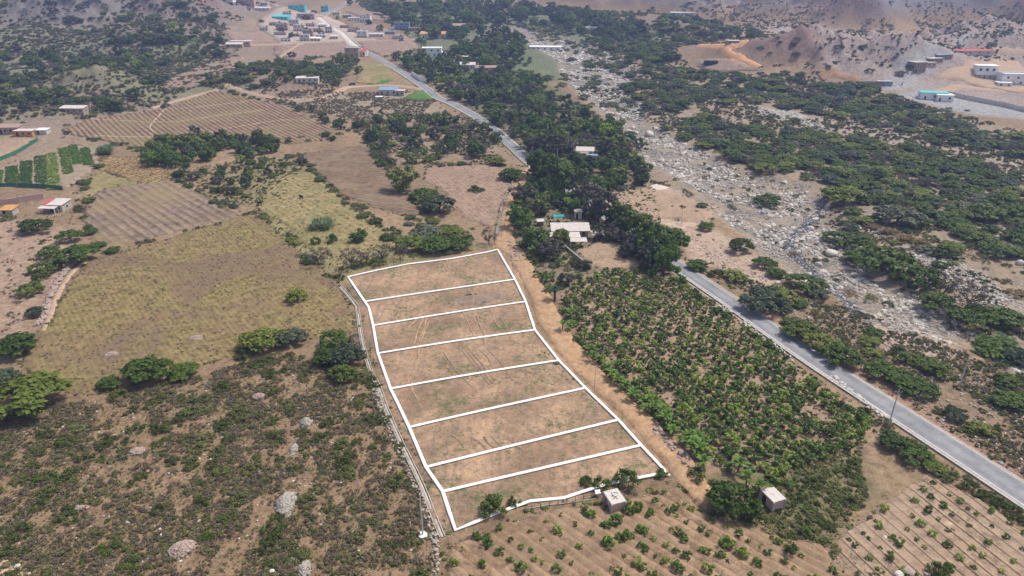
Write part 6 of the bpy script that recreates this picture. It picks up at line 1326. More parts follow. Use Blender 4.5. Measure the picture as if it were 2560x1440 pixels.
poly_scatter([[(1880, 262), (2000, 278), (2300, 340), (2450, 378), (2640, 418), (2700, 470), (2450, 415), (2300, 375), (2100, 345), (1900, 325), (1760, 290), (1720, 262)]],
             [('bush', 3, 1.1, 2.4, .9, 'bush'), ('dry_bush', 1, 1, 2, .9, 'bush'), ('acacia_tree', 1.2, 2, 4, .9, 'tree')], 6.0, ['low', 'grey green', 'spreading'], 'between the two acacia belts', ZG, .6, seed=44, clump=(18, .44))
poly_scatter([[(2600, 430), (3300, 560), (3600, 1000), (3600, 1500), (2720, 1330), (2640, 960), (2700, 700)]], [('acacia_tree', 2, 2, 4.6, .9, 'tree'), ('bush', 3, .8, 2, .9, 'bush')], 5.5, adjA, 'on the flood plain', ZG, .7, seed=45, clump=(24, .42))
poly_scatter([[(-60, 250), (-60, 560), (-500, 700), (-900, 500), (-600, 260)]], [('acacia_tree', 2, 2, 4.6, .9, 'tree'), ('bush', 3, .8, 2, .9, 'bush')], 7, adjA, 'on the slope', ZG, .6, seed=46, clump=(30, .45))
# scattered on the flood plain and the banks
FP = [[(2080, 500), (2160, 530), (2300, 545), (2420, 650), (2620, 680), (2700, 960), (2560, 900), (2400, 810), (2230, 700), (2130, 640), (2070, 560)]]
poly_scatter(FP, [('acacia_tree', 2.2, 1.8, 4.4, .8, 'tree'), ('bush', 2.4, .7, 1.8, .9, 'bush'), ('dry_bush', 2.0, .6, 1.5, .9, 'bush'), ('straw_shrub', .6, .6, 1.5, 1, 'shrub')], 3.9, ['small', 'low', 'grey green', 'spreading', 'sparse'], 'on the stony flood plain', 'shrubs of the flood plain', .8, [RIV0], seed=5, clump=(22, .42))
poly_scatter([[(1700, 640), (1760, 640), (1850, 680), (1990, 745), (2200, 810), (2400, 860), (2620, 975), (2700, 1330), (2560, 1195), (2350, 1050), (2150, 935), (1990, 835), (1840, 722)]],
             [('bush', 3, .6, 1.7, .9, 'bush'), ('acacia_tree', .9, 1.5, 2.9, .8, 'tree'), ('dry_bush', 2.2, .5, 1.2, .8, 'bush')], 2.9, ['small', 'low', 'dark green', 'spreading', 'dusty green'], 'on the scrub strip beyond the road', 'shrubs between the road and the river', .75, seed=6, clump=(11, .42))
poly_scatter([[(1700, 660), (1840, 752), (1990, 858), (2150, 952), (2330, 1060), (2560, 1210), (2560, 1196), (2330, 1045), (2150, 930), (1990, 835), (1840, 725), (1700, 640)]], [('bush', 2, .6, 1.3, .9, 'bush'), ('dry_bush', 1, .5, 1, .8, 'bush')], 2.4, ['low', 'dark green', 'dusty green'], 'on the far verge of the road', 'bushes of the road verge', .6, seed=7)
poly_scatter([[(1690, 690), (1800, 765), (1900, 838), (2000, 915), (2080, 968), (2220, 1062), (2370, 1165), (2560, 1290), (2560, 1310), (2350, 1190), (2200, 1090), (2060, 990), (1960, 915), (1860, 830), (1760, 765), (1690, 715)]], [('bush', 3, .6, 1.5, 1, 'bush'), ('dark_bush', 1, .6, 1.2, 1, 'bush'), ('dry_bush', 1, .5, 1, .8, 'bush')], 2.1, ['low', 'tangled', 'dark green', 'dusty green'], 'in the hedge between road and orchard', 'hedge bushes along the near road side', .75, seed=8)
poly_scatter([[(1700, 570), (1780, 560), (1900, 640), (1960, 700), (1990, 745), (1850, 690), (1720, 640)]], [('bush', 1, .5, 1.3, .8, 'bush'), ('dry_bush', 1.4, .5, 1.1, .8, 'bush')], 5, ['small', 'dusty green'], 'on the bare bank by the river', 'bushes on the bare bank', .5, seed=9)
poly_scatter([[(1480, 497), (1560, 478), (1615, 464), (1740, 500), (1790, 545), (1700, 575), (1600, 560)], [(1600, 440), (1700, 440), (1800, 520), (1860, 580), (1800, 560), (1740, 490)]], [('bush', 2, .5, 1.4, .9, 'bush'), ('dry_bush', 2, .5, 1.2, .8, 'bush')], 4.2, ['small', 'dusty', 'low'], 'on the bare lots by the river', 'bushes on the bare lots', .5, seed=42, clump=(14, .45))
poly_scatter([[tuple(p) for p in [(1560, 300), (1640, 345), (1760, 440), (1840, 570), (1990, 690), (2060, 712), (2250, 815), (2160, 640), (2000, 470), (1800, 400), (1660, 330)]]], [('dry_bush', 2, .5, 1.3, .9, 'bush'), ('straw_shrub', 1, .5, 1.2, 1, 'shrub'), ('bush', 1.5, .6, 1.7, .9, 'bush')], 3.9, ['small', 'sparse', 'grey'], 'in the rocky river bed', 'shrubs in the river bed', .5, seed=10)
# dark woods around the farmhouse and the road
BL = [('broadleaf_tree', 4, 2.4, 4.2, 1.05, 'tree'), ('dark_bush', 1, 1.2, 2.0, 1.2, 'bush')]
adjB = ['dense dark', 'dark leafy', 'rounded dark', 'tall dark', 'mid green']
poly_scatter([[(1300, 490), (1335, 420), (1420, 408), (1500, 405), (1590, 390), (1622, 440), (1596, 472), (1500, 488), (1478, 510), (1520, 548), (1600, 585), (1680, 640), (1680, 690), (1620, 680), (1560, 640), (1500, 600), (1480, 560), (1440, 540), (1400, 528), (1350, 545), (1330, 580), (1292, 600), (1278, 560)]],
             [('broadleaf_tree', 5, 2.2, 3.8, 1.05, 'tree'), ('bush', 1.2, 1.2, 2.0, 1.2, 'bush')], 4.3, adjB, 'in the dark grove round the farmhouse', 'trees of the farmhouse grove', .92, seed=11)
poly_scatter([[(1290, 605), (1340, 590), (1372, 600), (1402, 620), (1480, 680), (1400, 735), (1375, 755), (1350, 720), (1318, 650)]], [('bush', 2, .9, 1.8, 1.1, 'bush'), ('broadleaf_tree', 1.2, 1.5, 2.4, 1, 'tree'), ('fruit_tree', 1, 1, 1.5, 1, 'fruit tree'), ('yellow_bush', .3, .6, 1.1, 1, 'bush')], 3.0, ['leafy', 'bright green', 'tangled'], 'in the garden below the farmhouse', 'garden plants below the farmhouse', .8, seed=12)
poly_scatter([[(1112, 238), (1200, 192), (1330, 180), (1392, 262), (1480, 300), (1560, 322), (1612, 378), (1590, 395), (1480, 402), (1345, 404), (1290, 355), (1250, 322), (1180, 268)]],
             [('broadleaf_tree', 5, 2.2, 5.6, 1.05, 'tree'), ('bare_tree', 1.4, 3, 4.5, 1, 'tree'), ('acacia_tree', 1.4, 3, 5, 1, 'tree'), ('yellow_bush', .25, 1.5, 2.4, 1, 'bush'), ('banana_plant', .8, 2, 2.8, 1.2, 'banana plant'), ('fruit_tree', 1.2, 1.8, 3, 1, 'fruit tree')], 5.6, adjB, 'in the valley wood beyond the road', 'trees of the valley wood', .93, seed=13)
poly_scatter([[(985, 148), (1040, 150), (1100, 150), (1140, 110), (1300, 90), (1335, 178), (1200, 190), (1112, 238), (1060, 205), (1020, 180)]],
             [('broadleaf_tree', 5, 2.6, 6, 1.05, 'tree'), ('acacia_tree', 1, 3, 5, 1, 'tree'), ('fruit_tree', 1.2, 2, 3.4, 1, 'fruit tree'), ('bush', 1, 1.5, 3, 1, 'bush')], 7.2, adjB, 'in the upper valley wood', 'trees of the valley wood', .9, seed=14)
poly_scatter([[(1050, 60), (1000, 20), (1100, 0), (1300, 14), (1500, 40), (1640, 70), (1520, 100), (1300, 60), (1230, 60), (1250, 90), (1140, 108), (1060, 100)], [(860, 12), (1000, 20), (1050, 60), (1040, 95), (1000, 60), (930, 25)]],
             [('broadleaf_tree', 5, 5, 8.5, .95, 'tree')], 15, adjB, 'far up the valley', 'trees far up the valley', .9, seed=15)
# left of the road
poly_scatter([[(880, 310), (940, 285), (1000, 300), (1100, 300), (1200, 288), (1232, 330), (1262, 380), (1240, 400), (1100, 405), (1000, 410), (960, 420), (930, 370)]],
             [('broadleaf_tree', 3, 2.6, 4.2, 1.05, 'tree'), ('bare_tree', 1.5, 2.4, 3.8, 1.1, 'tree'), ('acacia_tree', 1, 2.5, 4, 1, 'tree')], 6.4, ['shady', 'twiggy', 'dark', 'open crowned'], 'in the shade grove left of the road', 'trees of the shade grove', .8, seed=16)
poly_scatter([[(362, 400), (372, 362), (430, 355), (560, 358), (640, 352), (690, 360), (700, 385), (640, 400), (560, 392), (500, 410), (440, 425), (380, 420)]],
             [('broadleaf_tree', 5, 2.8, 4.6, 1.1, 'tree')], 5.6, adjB, 'in the dark grove below the row field', 'trees of the grove below the row field', .95, seed=17)
poly_scatter([[(430, 430), (500, 415), (640, 400), (740, 390), (770, 420), (700, 440), (640, 500), (560, 490), (500, 470), (440, 450)]],
             [('bush', 2, 1, 2.4, 1.1, 'bush'), ('broadleaf_tree', 1.2, 1.6, 3, 1, 'tree'), ('acacia_tree', .8, 2, 3.2, .9, 'tree'), ('yellow_bush', .25, .8, 1.4, 1, 'bush')], 5.0, ['leafy', 'rounded', 'low'], 'in the thicket below the dark grove', 'plants of the thicket', .7, seed=18)
poly_scatter([[(700, 268), (720, 250), (800, 285), (870, 310), (920, 300), (930, 330), (900, 345), (850, 325), (780, 295)], [(840, 355), (850, 335), (720, 350), (720, 365)], [(930, 372), (900, 345), (920, 330), (960, 380), (1000, 425), (980, 440)]],
             [('bush', 2, 1.4, 2.6, 1, 'bush'), ('broadleaf_tree', 1, 2, 3.4, 1, 'tree')], 5.2, ['dark', 'leafy', 'dense'], 'in the hedge by the row field', 'hedge of the row field', .8, seed=19)
poly_scatter([[(890, 510), (960, 530), (1060, 545), (1180, 570), (1190, 610), (1020, 630), (960, 580)], [(860, 495), (900, 510), (1000, 610), (960, 590)]],
             [('bush', 3, .8, 1.9, .9, 'bush'), ('acacia_tree', 1, 1.6, 3, .8, 'tree')], 4, ['low', 'spreading', 'bright green'], 'in the green patch behind the plots', 'bushes behind the plots', .75, seed=20)
poly_scatter([[(500, 215), (520, 195), (580, 175), (640, 155), (720, 150), (800, 170), (860, 190), (840, 225), (790, 205), (720, 200), (700, 235), (640, 225), (570, 215)]],
             [('acacia_tree', 4, 3.0, 5.5, .95, 'tree'), ('broadleaf_tree', 1.5, 2.5, 4.2, 1, 'tree')], 7.6, adjA, 'on the wooded knoll above the row field', 'trees of the wooded knolls', .92, seed=21)
poly_scatter([[(700, 140), (800, 150), (880, 145), (880, 200), (840, 190)], [(870, 150), (900, 150), (900, 200), (870, 200)]], [('broadleaf_tree', 1, 2.5, 4.5, 1, 'tree')], 10, adjB, 'below the village', 'trees below the village', .7, seed=22)
poly_scatter([[(80, 240), (180, 180), (280, 165), (380, 215), (360, 250), (250, 262)], [(0, 60), (300, 40), (560, 60), (560, 110), (280, 110), (0, 120)], [(430, 120), (600, 118), (600, 140), (430, 180)]],
             [('bush', 2, 1.2, 3, .8, 'bush'), ('dry_bush', 2, 1.2, 2.6, .8, 'bush'), ('acacia_tree', .6, 2.2, 4, .8, 'tree')], 5.5, ['low', 'dry', 'dark'], 'on the eroded knolls at the left', 'bushes of the eroded knolls', .75, seed=41, clump=(25, .42))
poly_scatter([[(280, 110), (330, 90), (400, 75), (470, 80), (545, 100), (572, 118), (480, 125), (300, 122)]], [('broadleaf_tree', 3, 3.5, 6, .95, 'tree'), ('acacia_tree', 2, 3.5, 6, .9, 'tree')], 8.5, adjB, 'on the rounded wooded knoll', 'trees of the wooded knolls', .92, seed=23)
poly_scatter([[(0, 150), (120, 135), (240, 140), (420, 140), (430, 185), (400, 220), (340, 215), (300, 190), (180, 175), (100, 205), (0, 260), (-120, 260), (-120, 170)], [(0, 260), (60, 240), (230, 240), (340, 245), (350, 265), (300, 285), (150, 265), (60, 265)]],
             [('broadleaf_tree', 2.5, 3, 5.4, .95, 'tree'), ('acacia_tree', 3, 3.2, 6, .9, 'tree'), ('bush', 1.5, 1.5, 3, .9, 'bush')], 6.6, adjA, 'in the left valley woods', 'trees of the left valley woods', .85, seed=24, clump=(50, .37))
poly_scatter([[(0, 80), (200, 70), (420, 130), (560, 140), (560, 150), (300, 140), (0, 150), (-200, 150)], [(440, 20), (560, 30), (560, 70), (450, 70)], [(0, 0), (200, 0), (500, 0), (500, 60), (0, 70), (-100, 30)], [(600, 35), (660, 40), (665, 62), (580, 58)]],
             [('broadleaf_tree', 1, 3, 6, .8, 'tree'), ('bush', 2, 1.6, 3.6, .8, 'bush')], 7.5, adjB, 'on the far left hillside', 'trees on the left hillside', .7, seed=25, clump=(70, .42))
poly_scatter([[(1700, 0), (2560, 0), (2760, 60), (2600, 200), (2560, 130), (2400, 130), (2300, 140), (2180, 190), (2040, 190), (1900, 150), (1880, 80), (1700, 60)], [(1880, 120), (1940, 120), (1960, 165), (1880, 150)]],
             [('bush', 3, 1.6, 3.6, .7, 'bush'), ('acacia_tree', 1, 2, 4, .7, 'tree')], 8.5, ['lone', 'dark'], 'on the bare eroded hills', 'shrubs of the bare hills', .6, seed=26, clump=(45, .42))
poly_scatter([[(2030, 190), (2180, 195), (2330, 150), (2300, 215), (2200, 220)], [(1890, 125), (1950, 118), (1960, 165), (1900, 160)], [(2280, 100), (2320, 110), (2300, 150), (2230, 175)]], [('bare_tree', 2, 2.5, 4.5, .8, 'tree'), ('acacia_tree', 2, 2.5, 5, .8, 'tree')], 13, adjA, 'along the dry wash', 'trees along the dry wash', .6, seed=27)
poly_scatter([[(2260, 240), (2380, 262), (2560, 320), (2560, 345), (2400, 320), (2250, 270)]], [('acacia_tree', 1, 2, 4, .8, 'tree'), ('bush', 1, 1.2, 2.4, .8, 'bush')], 11, adjA, 'by the far right road', 'trees by the right road', .5, seed=28)
poly_scatter([[(660, 75), (700, 20), (860, 40), (1000, 75), (1030, 95), (880, 100), (700, 105)]], [('broadleaf_tree', 1, 2.5, 4.5, 1, 'tree')], 26, adjB, 'between the village houses', 'trees in the village', .6, seed=29)
poly_scatter([[(-120, 280), (0, 270), (150, 285), (210, 300), (130, 320), (0, 325)], [(120, 340), (250, 345), (250, 370), (170, 360)]], [('broadleaf_tree', 1, 2.5, 4, .9, 'tree'), ('bush', 2, 1.2, 2.4, .9, 'bush'), ('banana_plant', .6, 1.6, 2.2, 1, 'banana plant')], 9, adjB, 'near the left houses', 'plants near the left houses', .6, seed=30)
poly_scatter([[(800, 250), (1050, 215), (1150, 290), (880, 300)]], [('dry_bush', 2, .5, 1.2, .8, 'bush'), ('bush', 1, .6, 1.5, .8, 'bush')], 6, ['small', 'dry'], 'on the stony slope below the dirt road', 'bushes on the stony slope', .6, seed=31)
# near left scrub slope and the sandy bank above it
EX = [np.array([(x + math.cos(a) * rr, y + math.sin(a) * rr) for a in np.linspace(0, 6.28, 9)]) for x, y, rr in [(*P(716, 1262)[:2], 3.0), (*P(766, 1062)[:2], 1.7), (*P(735, 1125)[:2], 1.7), (*P(455, 1375)[:2], 2.4), (*P(345, 1132)[:2], 1.5), (*P(647, 995)[:2], 1.5), (*P(762, 1425)[:2], 1.8), (*P(202, 1272)[:2], 1.3), (*P(401, 1326)[:2], .8)]]
SCRUB = [(-260, 1060), (0, 1040), (150, 1010), (250, 1000), (330, 975), (480, 945), (620, 905), (700, 880), (800, 905), (900, 930), (935, 965), (1000, 1130), (1050, 1250), (1075, 1330), (1095, 1440), (1080, 1560), (-380, 1560)]
poly_scatter([SCRUB], [('bush', 1.7, .8, 2.3, .85, 'bush'), ('dry_bush', 1.3, .6, 1.5, .8, 'bush')], 2.75, ['rounded', 'spreading', 'low', 'tangled', 'thorny'], 'on the near scrub slope', 'bushes of the near scrub slope', .62, EX, seed=32)
poly_scatter([[(-260, 560), (0, 540), (100, 560), (150, 620), (120, 690), (60, 780), (40, 830), (-200, 860)]], [('bush', 1, .6, 1.3, .8, 'bush'), ('dry_bush', 2, .5, 1.1, .8, 'bush')], 3.6, ['small grey', 'dusty', 'low'], 'on the sandy bank at the left edge', 'bushes of the sandy bank', .55, seed=33)
poly_scatter([[(560, 905), (640, 880), (700, 870), (900, 940), (920, 960), (700, 930)], [(240, 985), (420, 955), (500, 930), (500, 950), (300, 1000)], [(900, 930), (940, 960), (1000, 1100), (1060, 1240), (1040, 1250), (960, 1060)]], [('bush', 2, .8, 1.5, 1, 'bush'), ('dry_bush', 1, .6, 1.2, 1, 'bush')], 2.4, ['dense', 'dark'], 'along the rim of the scrub slope', 'bushes along the scrub rim', .5, seed=34)
# the overgrown patch between orchards
poly_scatter([[(1960, 1180), (2060, 1140), (2150, 1140), (2165, 1180), (2160, 1240), (2130, 1300), (2060, 1360), (1960, 1350), (1880, 1320), (1780, 1280), (1800, 1240), (1960, 1290), (1990, 1260)]], [('bush', 3, .8, 1.7, .9, 'bush'), ('dry_bush', 1, .8, 1.4, .9, 'bush'), ('straw_shrub', .8, .8, 1.4, .8, 'shrub'), ('red_bush', .2, .9, 1.4, .9, 'bush')], 2.1, ['tangled', 'dense', 'low'], 'in the overgrown patch between the orchards', 'bushes of the overgrown patch', .85, seed=35)
poly_scatter([[(2040, 1365), (2120, 1375), (2230, 1425), (2330, 1450), (2330, 1480), (2200, 1470), (2060, 1400)]], [('bush', 3, .6, 1.3, .8, 'bush'), ('dry_bush', 1, .5, 1, .8, 'bush')], 1.9, ['low', 'tangled'], 'in the hedge between the young orchards', 'bushes between the young orchards', .75, seed=36)
poly_scatter([[(1330, 1262), (1440, 1245), (1560, 1222), (1640, 1202), (1690, 1195), (1720, 1215), (1600, 1228), (1480, 1250), (1350, 1280), (1240, 1310), (1160, 1345), (1240, 1300)]], [('bush', 1, .3, .8, .7, 'bush'), ('dark_bush', .6, .3, .7, .8, 'bush')], 1.7, ['low', 'weedy'], 'at the near edge of the plots', 'weeds at the near plot edge', .5, seed=37)

HEDGES = [[(740, 385), (790, 440), (860, 500), (910, 540), (960, 580), (1000, 620)], [(932, 368), (950, 405), (980, 445), (1022, 492), (1062, 535)], [(1050, 420), (1130, 414), (1230, 410), (1290, 420)], [(600, 540), (640, 525), (690, 570), (740, 610), (770, 650), (850, 712)],
          [(212, 500), (222, 560), (248, 636)], [(160, 332), (235, 350), (300, 366), (365, 378)], [(155, 318), (215, 293), (300, 282), (400, 268), (460, 250)], [(580, 228), (640, 250), (700, 262)], [(250, 390), (240, 425), (205, 470), (196, 500)], [(430, 450), (520, 492), (600, 530)], [(245, 640), (330, 616), (480, 575), (590, 548)],
          [(850, 672), (940, 660), (1060, 638), (1160, 624), (1226, 606)], [(380, 228), (440, 228), (520, 210), (570, 188)], [(400, 220), (440, 185), (520, 155), (600, 140)], [(1480, 495), (1560, 470), (1620, 455), (1700, 470), (1800, 540)], [(690, 150), (860, 142), (912, 128)], [(1050, 100), (1054, 124), (960, 142)]]
r = np.random.default_rng(77)
for hn, H in enumerate(HEDGES):
    q = PP(H)
    for a, b in zip(q[:-1], q[1:]):
        l = float(np.hypot(*(b - a)[:2])); D = np.hypot(a[0], a[1]); st = 2.6 * max(1, D / 300) * (.8 if hn in (0, 1, 3) else 1.4)
        for k in range(max(1, int(l / st))):
            if r.random() < .12: continue
            u = r.random(); x, y = (a + (b - a) * u)[:2] + r.normal(size=2) * .8 * max(1, D / 250); kd = ['bush', 'bush', 'dry_bush', 'acacia_tree'][r.integers(0, 4)]
            rad = (.8 + 1.1 * r.random()) * max(1, D / 260) if kd != 'acacia_tree' else 1.6 + 1.5 * r.random()
            cand(kd, x, y, rad, ['low', 'ragged', 'dusty green'][r.integers(0, 3)], 'in a field hedge', 'bushes of the field hedges', 'tree' if kd == 'acacia_tree' else 'bush', .9)
ZZ = {}
def settle():
    for kind, L in CAND.items():
        A = np.array([(c[0], c[1], c[2], c[8]) for c in L], float); z = height(A[:, 0], A[:, 1]); u, v, d = proj(A[:, 0], A[:, 1], z)
        inview = (u > -60) & (u < 2620) & (v > -10) & (v < 1500) & (d > 5); size = A[:, 2] / d * FPX * inview + A[:, 3] * 1000 * inview
        near1 = np.zeros(len(L), bool)
        for x, y, rr in ONEPTS: near1 |= (np.hypot(A[:, 0] - x, A[:, 1] - y) < rr * .55) & (A[:, 3] == 0)
        ZZ[kind] = (L, A, z, size, near1)
    group_max = {'acacia_tree': 200, 'broadleaf_tree': 240, 'bare_tree': 90, 'bush': 190, 'dry_bush': 70, 'dark_bush': 22, 'yellow_bush': 12, 'red_bush': 5, 'fruit_tree': 292, 'banana_plant': 200, 'straw_shrub': 60, 'cane_clump': 50}
    masses = {}
    for kind, (L, A, z, size, near1) in ZZ.items():
        order = np.argsort(-size); n = 0
        for i in order:
            if near1[i]: continue
            c = L[i]; p = (c[0], c[1], float(z[i]) - .03)
            if n < group_max.get(kind, 100) and size[i] > 2.5:
                place(kind, p, c[2], c[3], c[4], c[5], c[6], i=int(i * 7919 % 1000), hs=c[7]); n += 1
            else: masses.setdefault(kind, []).append((*p, c[2], c[7]))
    nice = {'acacia_tree': 'distant_woodland', 'broadleaf_tree': 'distant_woodland', 'bare_tree': 'distant_woodland', 'bush': 'scrub', 'dry_bush': 'scrub', 'dark_bush': 'scrub', 'yellow_bush': 'scrub', 'red_bush': 'scrub', 'fruit_tree': 'orchard_foliage', 'banana_plant': 'orchard_foliage', 'straw_shrub': 'scrub'}
    byname = {}
    for kind, R in masses.items(): byname.setdefault(nice.get(kind, 'scrub'), []).append((kind, R))
    for name, lst in byname.items():
        pts = []; idx = []; sc = []; meshes = []
        for kind, R in lst:
            base = len(meshes)
            for me, tr, part in PROTO[kind]: meshes.append(me)
            k = len(meshes) - base
            for j, (x, y, zz, rad, hs) in enumerate(R): pts.append((x, y, zz)); idx.append(base + (j * 31) % k); sc.append((rad, rad, rad * hs))
        gn_scatter(name, pts, rng.random(len(pts)) * 6.28, sc, idx, meshes)
settle()

def field_fill(name, pg, n, kinds, smin, smax, seed=0, clump=None, hs=1.0, rows=None, world=False, avoid=None):
    r = np.random.default_rng(seed); W = np.array(pg)[:, :2] if world else PP(pg)[:, :2]; x0, y0 = W.min(0); x1, y1 = W.max(0)
    x = x0 + (x1 - x0) * r.random(n * 3); y = y0 + (y1 - y0) * r.random(n * 3)
    if rows:
        a = P(*rows[0]); b = P(*rows[1]); th = math.atan2(b[1] - a[1], b[0] - a[0]); ca, sa = math.cos(th), math.sin(th); c = W.mean(0)
        u = (x - c[0]) * ca + (y - c[1]) * sa; v = -(x - c[0]) * sa + (y - c[1]) * ca; v = np.round(v / rows[2]) * rows[2] + r.normal(size=len(v)) * .24; x = c[0] + u * ca - v * sa; y = c[1] + u * sa + v * ca
        L0 = None
    ok = inside(W, x, y)
    if clump: ok &= fbm(x * (clump[2] if len(clump) > 2 else 1), y, clump[0], 3, seed) > clump[1]
    for e in (avoid or []): ok &= ~inside(e, x, y)
    ok &= np.abs(x - np.interp(y, ROADC[:, 1], ROADC[:, 0])) > 4.2
    x, y = x[ok][:n], y[ok][:n]; z = height(x, y) + .1; s = smin + (smax - smin) * r.random(len(x)) ** 1.6
    meshes = [m_[0] for k in kinds for m_ in PROTO[k]]
    gn_scatter(name, np.stack([x, y, z], 1), r.random(len(x)) * 6.28, np.stack([s, s, s * hs], 1), r.integers(0, len(meshes), len(x)), meshes)
field_fill('crop_stubble', BIGFIELD, 26000, ['stubble', 'stubble', 'straw_tuft', 'weed', 'mass_dry'], .2, .58, 81, None, .8, ((350, 720), (450, 860), 1.2))
field_fill('maize_stalks', [(252, 392), (350, 394), (422, 428), (438, 442), (360, 460), (310, 444), (245, 425)], 1500, ['straw_tuft'], .5, 1.1, 82, None, 1.3)
field_fill('dry_grass', SCRUB, 19000, ['mass_dry', 'mass_dry', 'mass_dry', 'mass_dry', 'mass_bush', 'straw_tuft', 'straw_tuft', 'stubble'], .2, .75, 83, (4, .44, 1.5), 1, None)
field_fill('dry_grass', SCRUB, 12000, ['straw_tuft', 'mass_dry', 'stubble', 'weed'], .12, .42, 183, None, .8)
field_fill('dry_grass', [(-260, 560), (0, 540), (200, 520), (210, 640), (120, 690), (60, 780), (40, 830), (-200, 860)], 700, ['mass_dry', 'straw_tuft'], .2, .6, 84)
field_fill('dry_grass', [(640, 480), (740, 420), (850, 495), (1010, 615), (860, 690), (770, 650), (640, 560)], 1800, ['mass_dry', 'straw_tuft', 'weed'], .25, .7, 85)
field_fill('weeds', [(872, 700), (1240, 634), (1337, 828), (1463, 975), (1660, 1185), (1320, 1250), (1140, 1320), (1060, 1170), (980, 980), (925, 790)], 700, ['green_weed', 'weed'], .14, .5, 86, (9, .56), .6)
field_fill('weeds', [(872, 700), (1240, 634), (1337, 828), (1463, 975), (1660, 1185), (1320, 1250), (1140, 1320), (1060, 1170), (980, 980), (925, 790)], 260, ['green_weed', 'mass_dry'], .10, .42, 87, None, .5)
field_fill('ground_cover', OR, 1300, ['weed', 'mass_dry', 'mass_bush'], .25, .7, 88)
field_fill('ground_cover', [(1122, 1362), (1330, 1285), (1500, 1262), (1700, 1222), (1850, 1320), (2050, 1362), (2090, 1500), (1100, 1500)], 2600, ['straw_tuft', 'stubble', 'mass_dry'], .12, .4, 89, (5, .42), .6)
field_fill('ground_cover', [(1700, 640), (1990, 740), (2200, 800), (2620, 980), (2700, 1330), (2560, 1190), (2150, 925), (1840, 715)], 6500, ['mass_dry', 'mass_bush', 'straw_tuft'], .25, .8, 90, (9, .42))
field_fill('ground_cover', [(1960, 1170), (2150, 1130), (2170, 1240), (2060, 1370), (1780, 1290)], 900, ['mass_bush', 'weed', 'straw_tuft'], .4, .9, 91)
field_fill('ground_cover', [(1300, 430), (1620, 420), (1680, 650), (1660, 700), (1480, 680), (1400, 740), (1280, 620)], 1500, ['mass_bush', 'weed'], .4, 1.0, 92, None, 1, None, False, [PP([(1440, 628), (1510, 600), (1545, 612), (1648, 668), (1500, 674)])])
field_fill('ground_cover', [(2080, 500), (2300, 545), (2620, 680), (2700, 960), (2400, 850), (2230, 700), (2070, 560)], 2200, ['mass_dry', 'mass_bush', 'straw_tuft'], .3, 1.0, 93, (14, .46))
field_fill('ground_cover', [(1500, 60), (1750, 180), (2180, 215), (2560, 330), (2700, 420), (2560, 640), (2300, 540), (1700, 340), (1450, 220)], 7500, ['mass_dry', 'mass_bush'], .6, 1.9, 94, (30, .38))
field_fill('ground_cover', [(0, 60), (560, 130), (620, 210), (200, 290), (-60, 320)], 5000, ['mass_dry', 'mass_bush'], .8, 2.4, 95, (40, .42))
field_fill('ground_cover', [(0, 0), (700, 0), (600, 60), (560, 130), (0, 70)], 4500, ['mass_dry', 'mass_bush'], 1.0, 3.0, 101, (50, .44))
field_fill('ground_cover', [(1700, 0), (2560, 0), (2700, 130), (2300, 100), (2180, 190), (2040, 190), (1900, 150), (1700, 60)], 5000, ['mass_dry', 'mass_bush'], .7, 2.2, 102, (40, .45))
field_fill('ground_cover', [(880, 0), (1700, 0), (1700, 110), (1560, 170), (1400, 90), (1230, 50), (1140, 100), (1000, 80)], 4500, ['mass_bush'], 1.2, 3.4, 103, (45, .40))
field_fill('ground_cover', [(430, 430), (640, 395), (780, 400), (700, 500), (560, 520), (430, 450)], 900, ['mass_bush', 'weed'], .4, 1.1, 96)
# river stones
for k, (R, n, a, b) in enumerate([(RIVERS[0], 16000, .18, 1.0), (RIVERS[1], 2500, .3, .9), (RIVERS[2], 1500, .15, .7), (RIVERS[3], 700, .15, .6)]):
    R = [p for p in R]; r = np.random.default_rng(110 + k); W = np.array(R); x0, y0 = W.min(0); x1, y1 = W.max(0); x1 = min(x1, 160); m = n * 5
    x = x0 + (x1 - x0) * r.random(m); y = y0 + (min(y1, 650) - y0) * r.random(m) ** 1.7; ok = inside(W, x, y) & (fbm(x, y, 12, 3, 6) > .45) & ((segdist(STREAM, x, y, False) > 1.6) | (r.random(m) > .75)); x, y = x[ok][:n], y[ok][:n]
    D = np.hypot(x, y); s = (a + (b - a) * r.random(len(x)) ** 3) * (.6 + D / 420)
    gn_scatter('river_stones', np.stack([x, y, height(x, y) + s * .1], 1), r.random(len(x)) * 6.28, np.stack([s, s, s], 1), r.integers(0, 6, len(x)), [q[0] for q in PROTO['rock']])
# ragged growth along the edges of fields, tracks and the road
def fringe(name, polys, per_m, w, kinds, smin, smax, seed, closed=True, hs=.8):
    r = np.random.default_rng(seed); X = []; Y = []
    for L in polys:
        L = np.asarray(L)[:, :2]; n = len(L)
        for i in range(n if closed else n - 1):
            a, b = L[i], L[(i + 1) % n]; l = float(np.hypot(*(b - a))); D = max(1, np.hypot(*a) / 150); k = int(l * per_m / D)
            if k < 1: continue
            u = r.random(k); X.append(a[0] + (b[0] - a[0]) * u + r.normal(size=k) * w * D ** .5); Y.append(a[1] + (b[1] - a[1]) * u + r.normal(size=k) * w * D ** .5)
    x = np.concatenate(X); y = np.concatenate(Y); ok = (np.abs(x - np.interp(y, ROADC[:, 1], ROADC[:, 0])) > 4.0) & (fbm(x, y, 6, 3, seed) > .42); x, y = x[ok], y[ok]
    s = (smin + (smax - smin) * r.random(len(x)) ** 2) * np.maximum(1, np.hypot(x, y) / 220) ** .5; meshes = [m_[0] for k in kinds for m_ in PROTO[k]]
    gn_scatter(name, np.stack([x, y, height(x, y) + .08], 1), r.random(len(x)) * 6.28, np.stack([s, s, s * hs], 1), r.integers(0, len(meshes), len(x)), meshes)
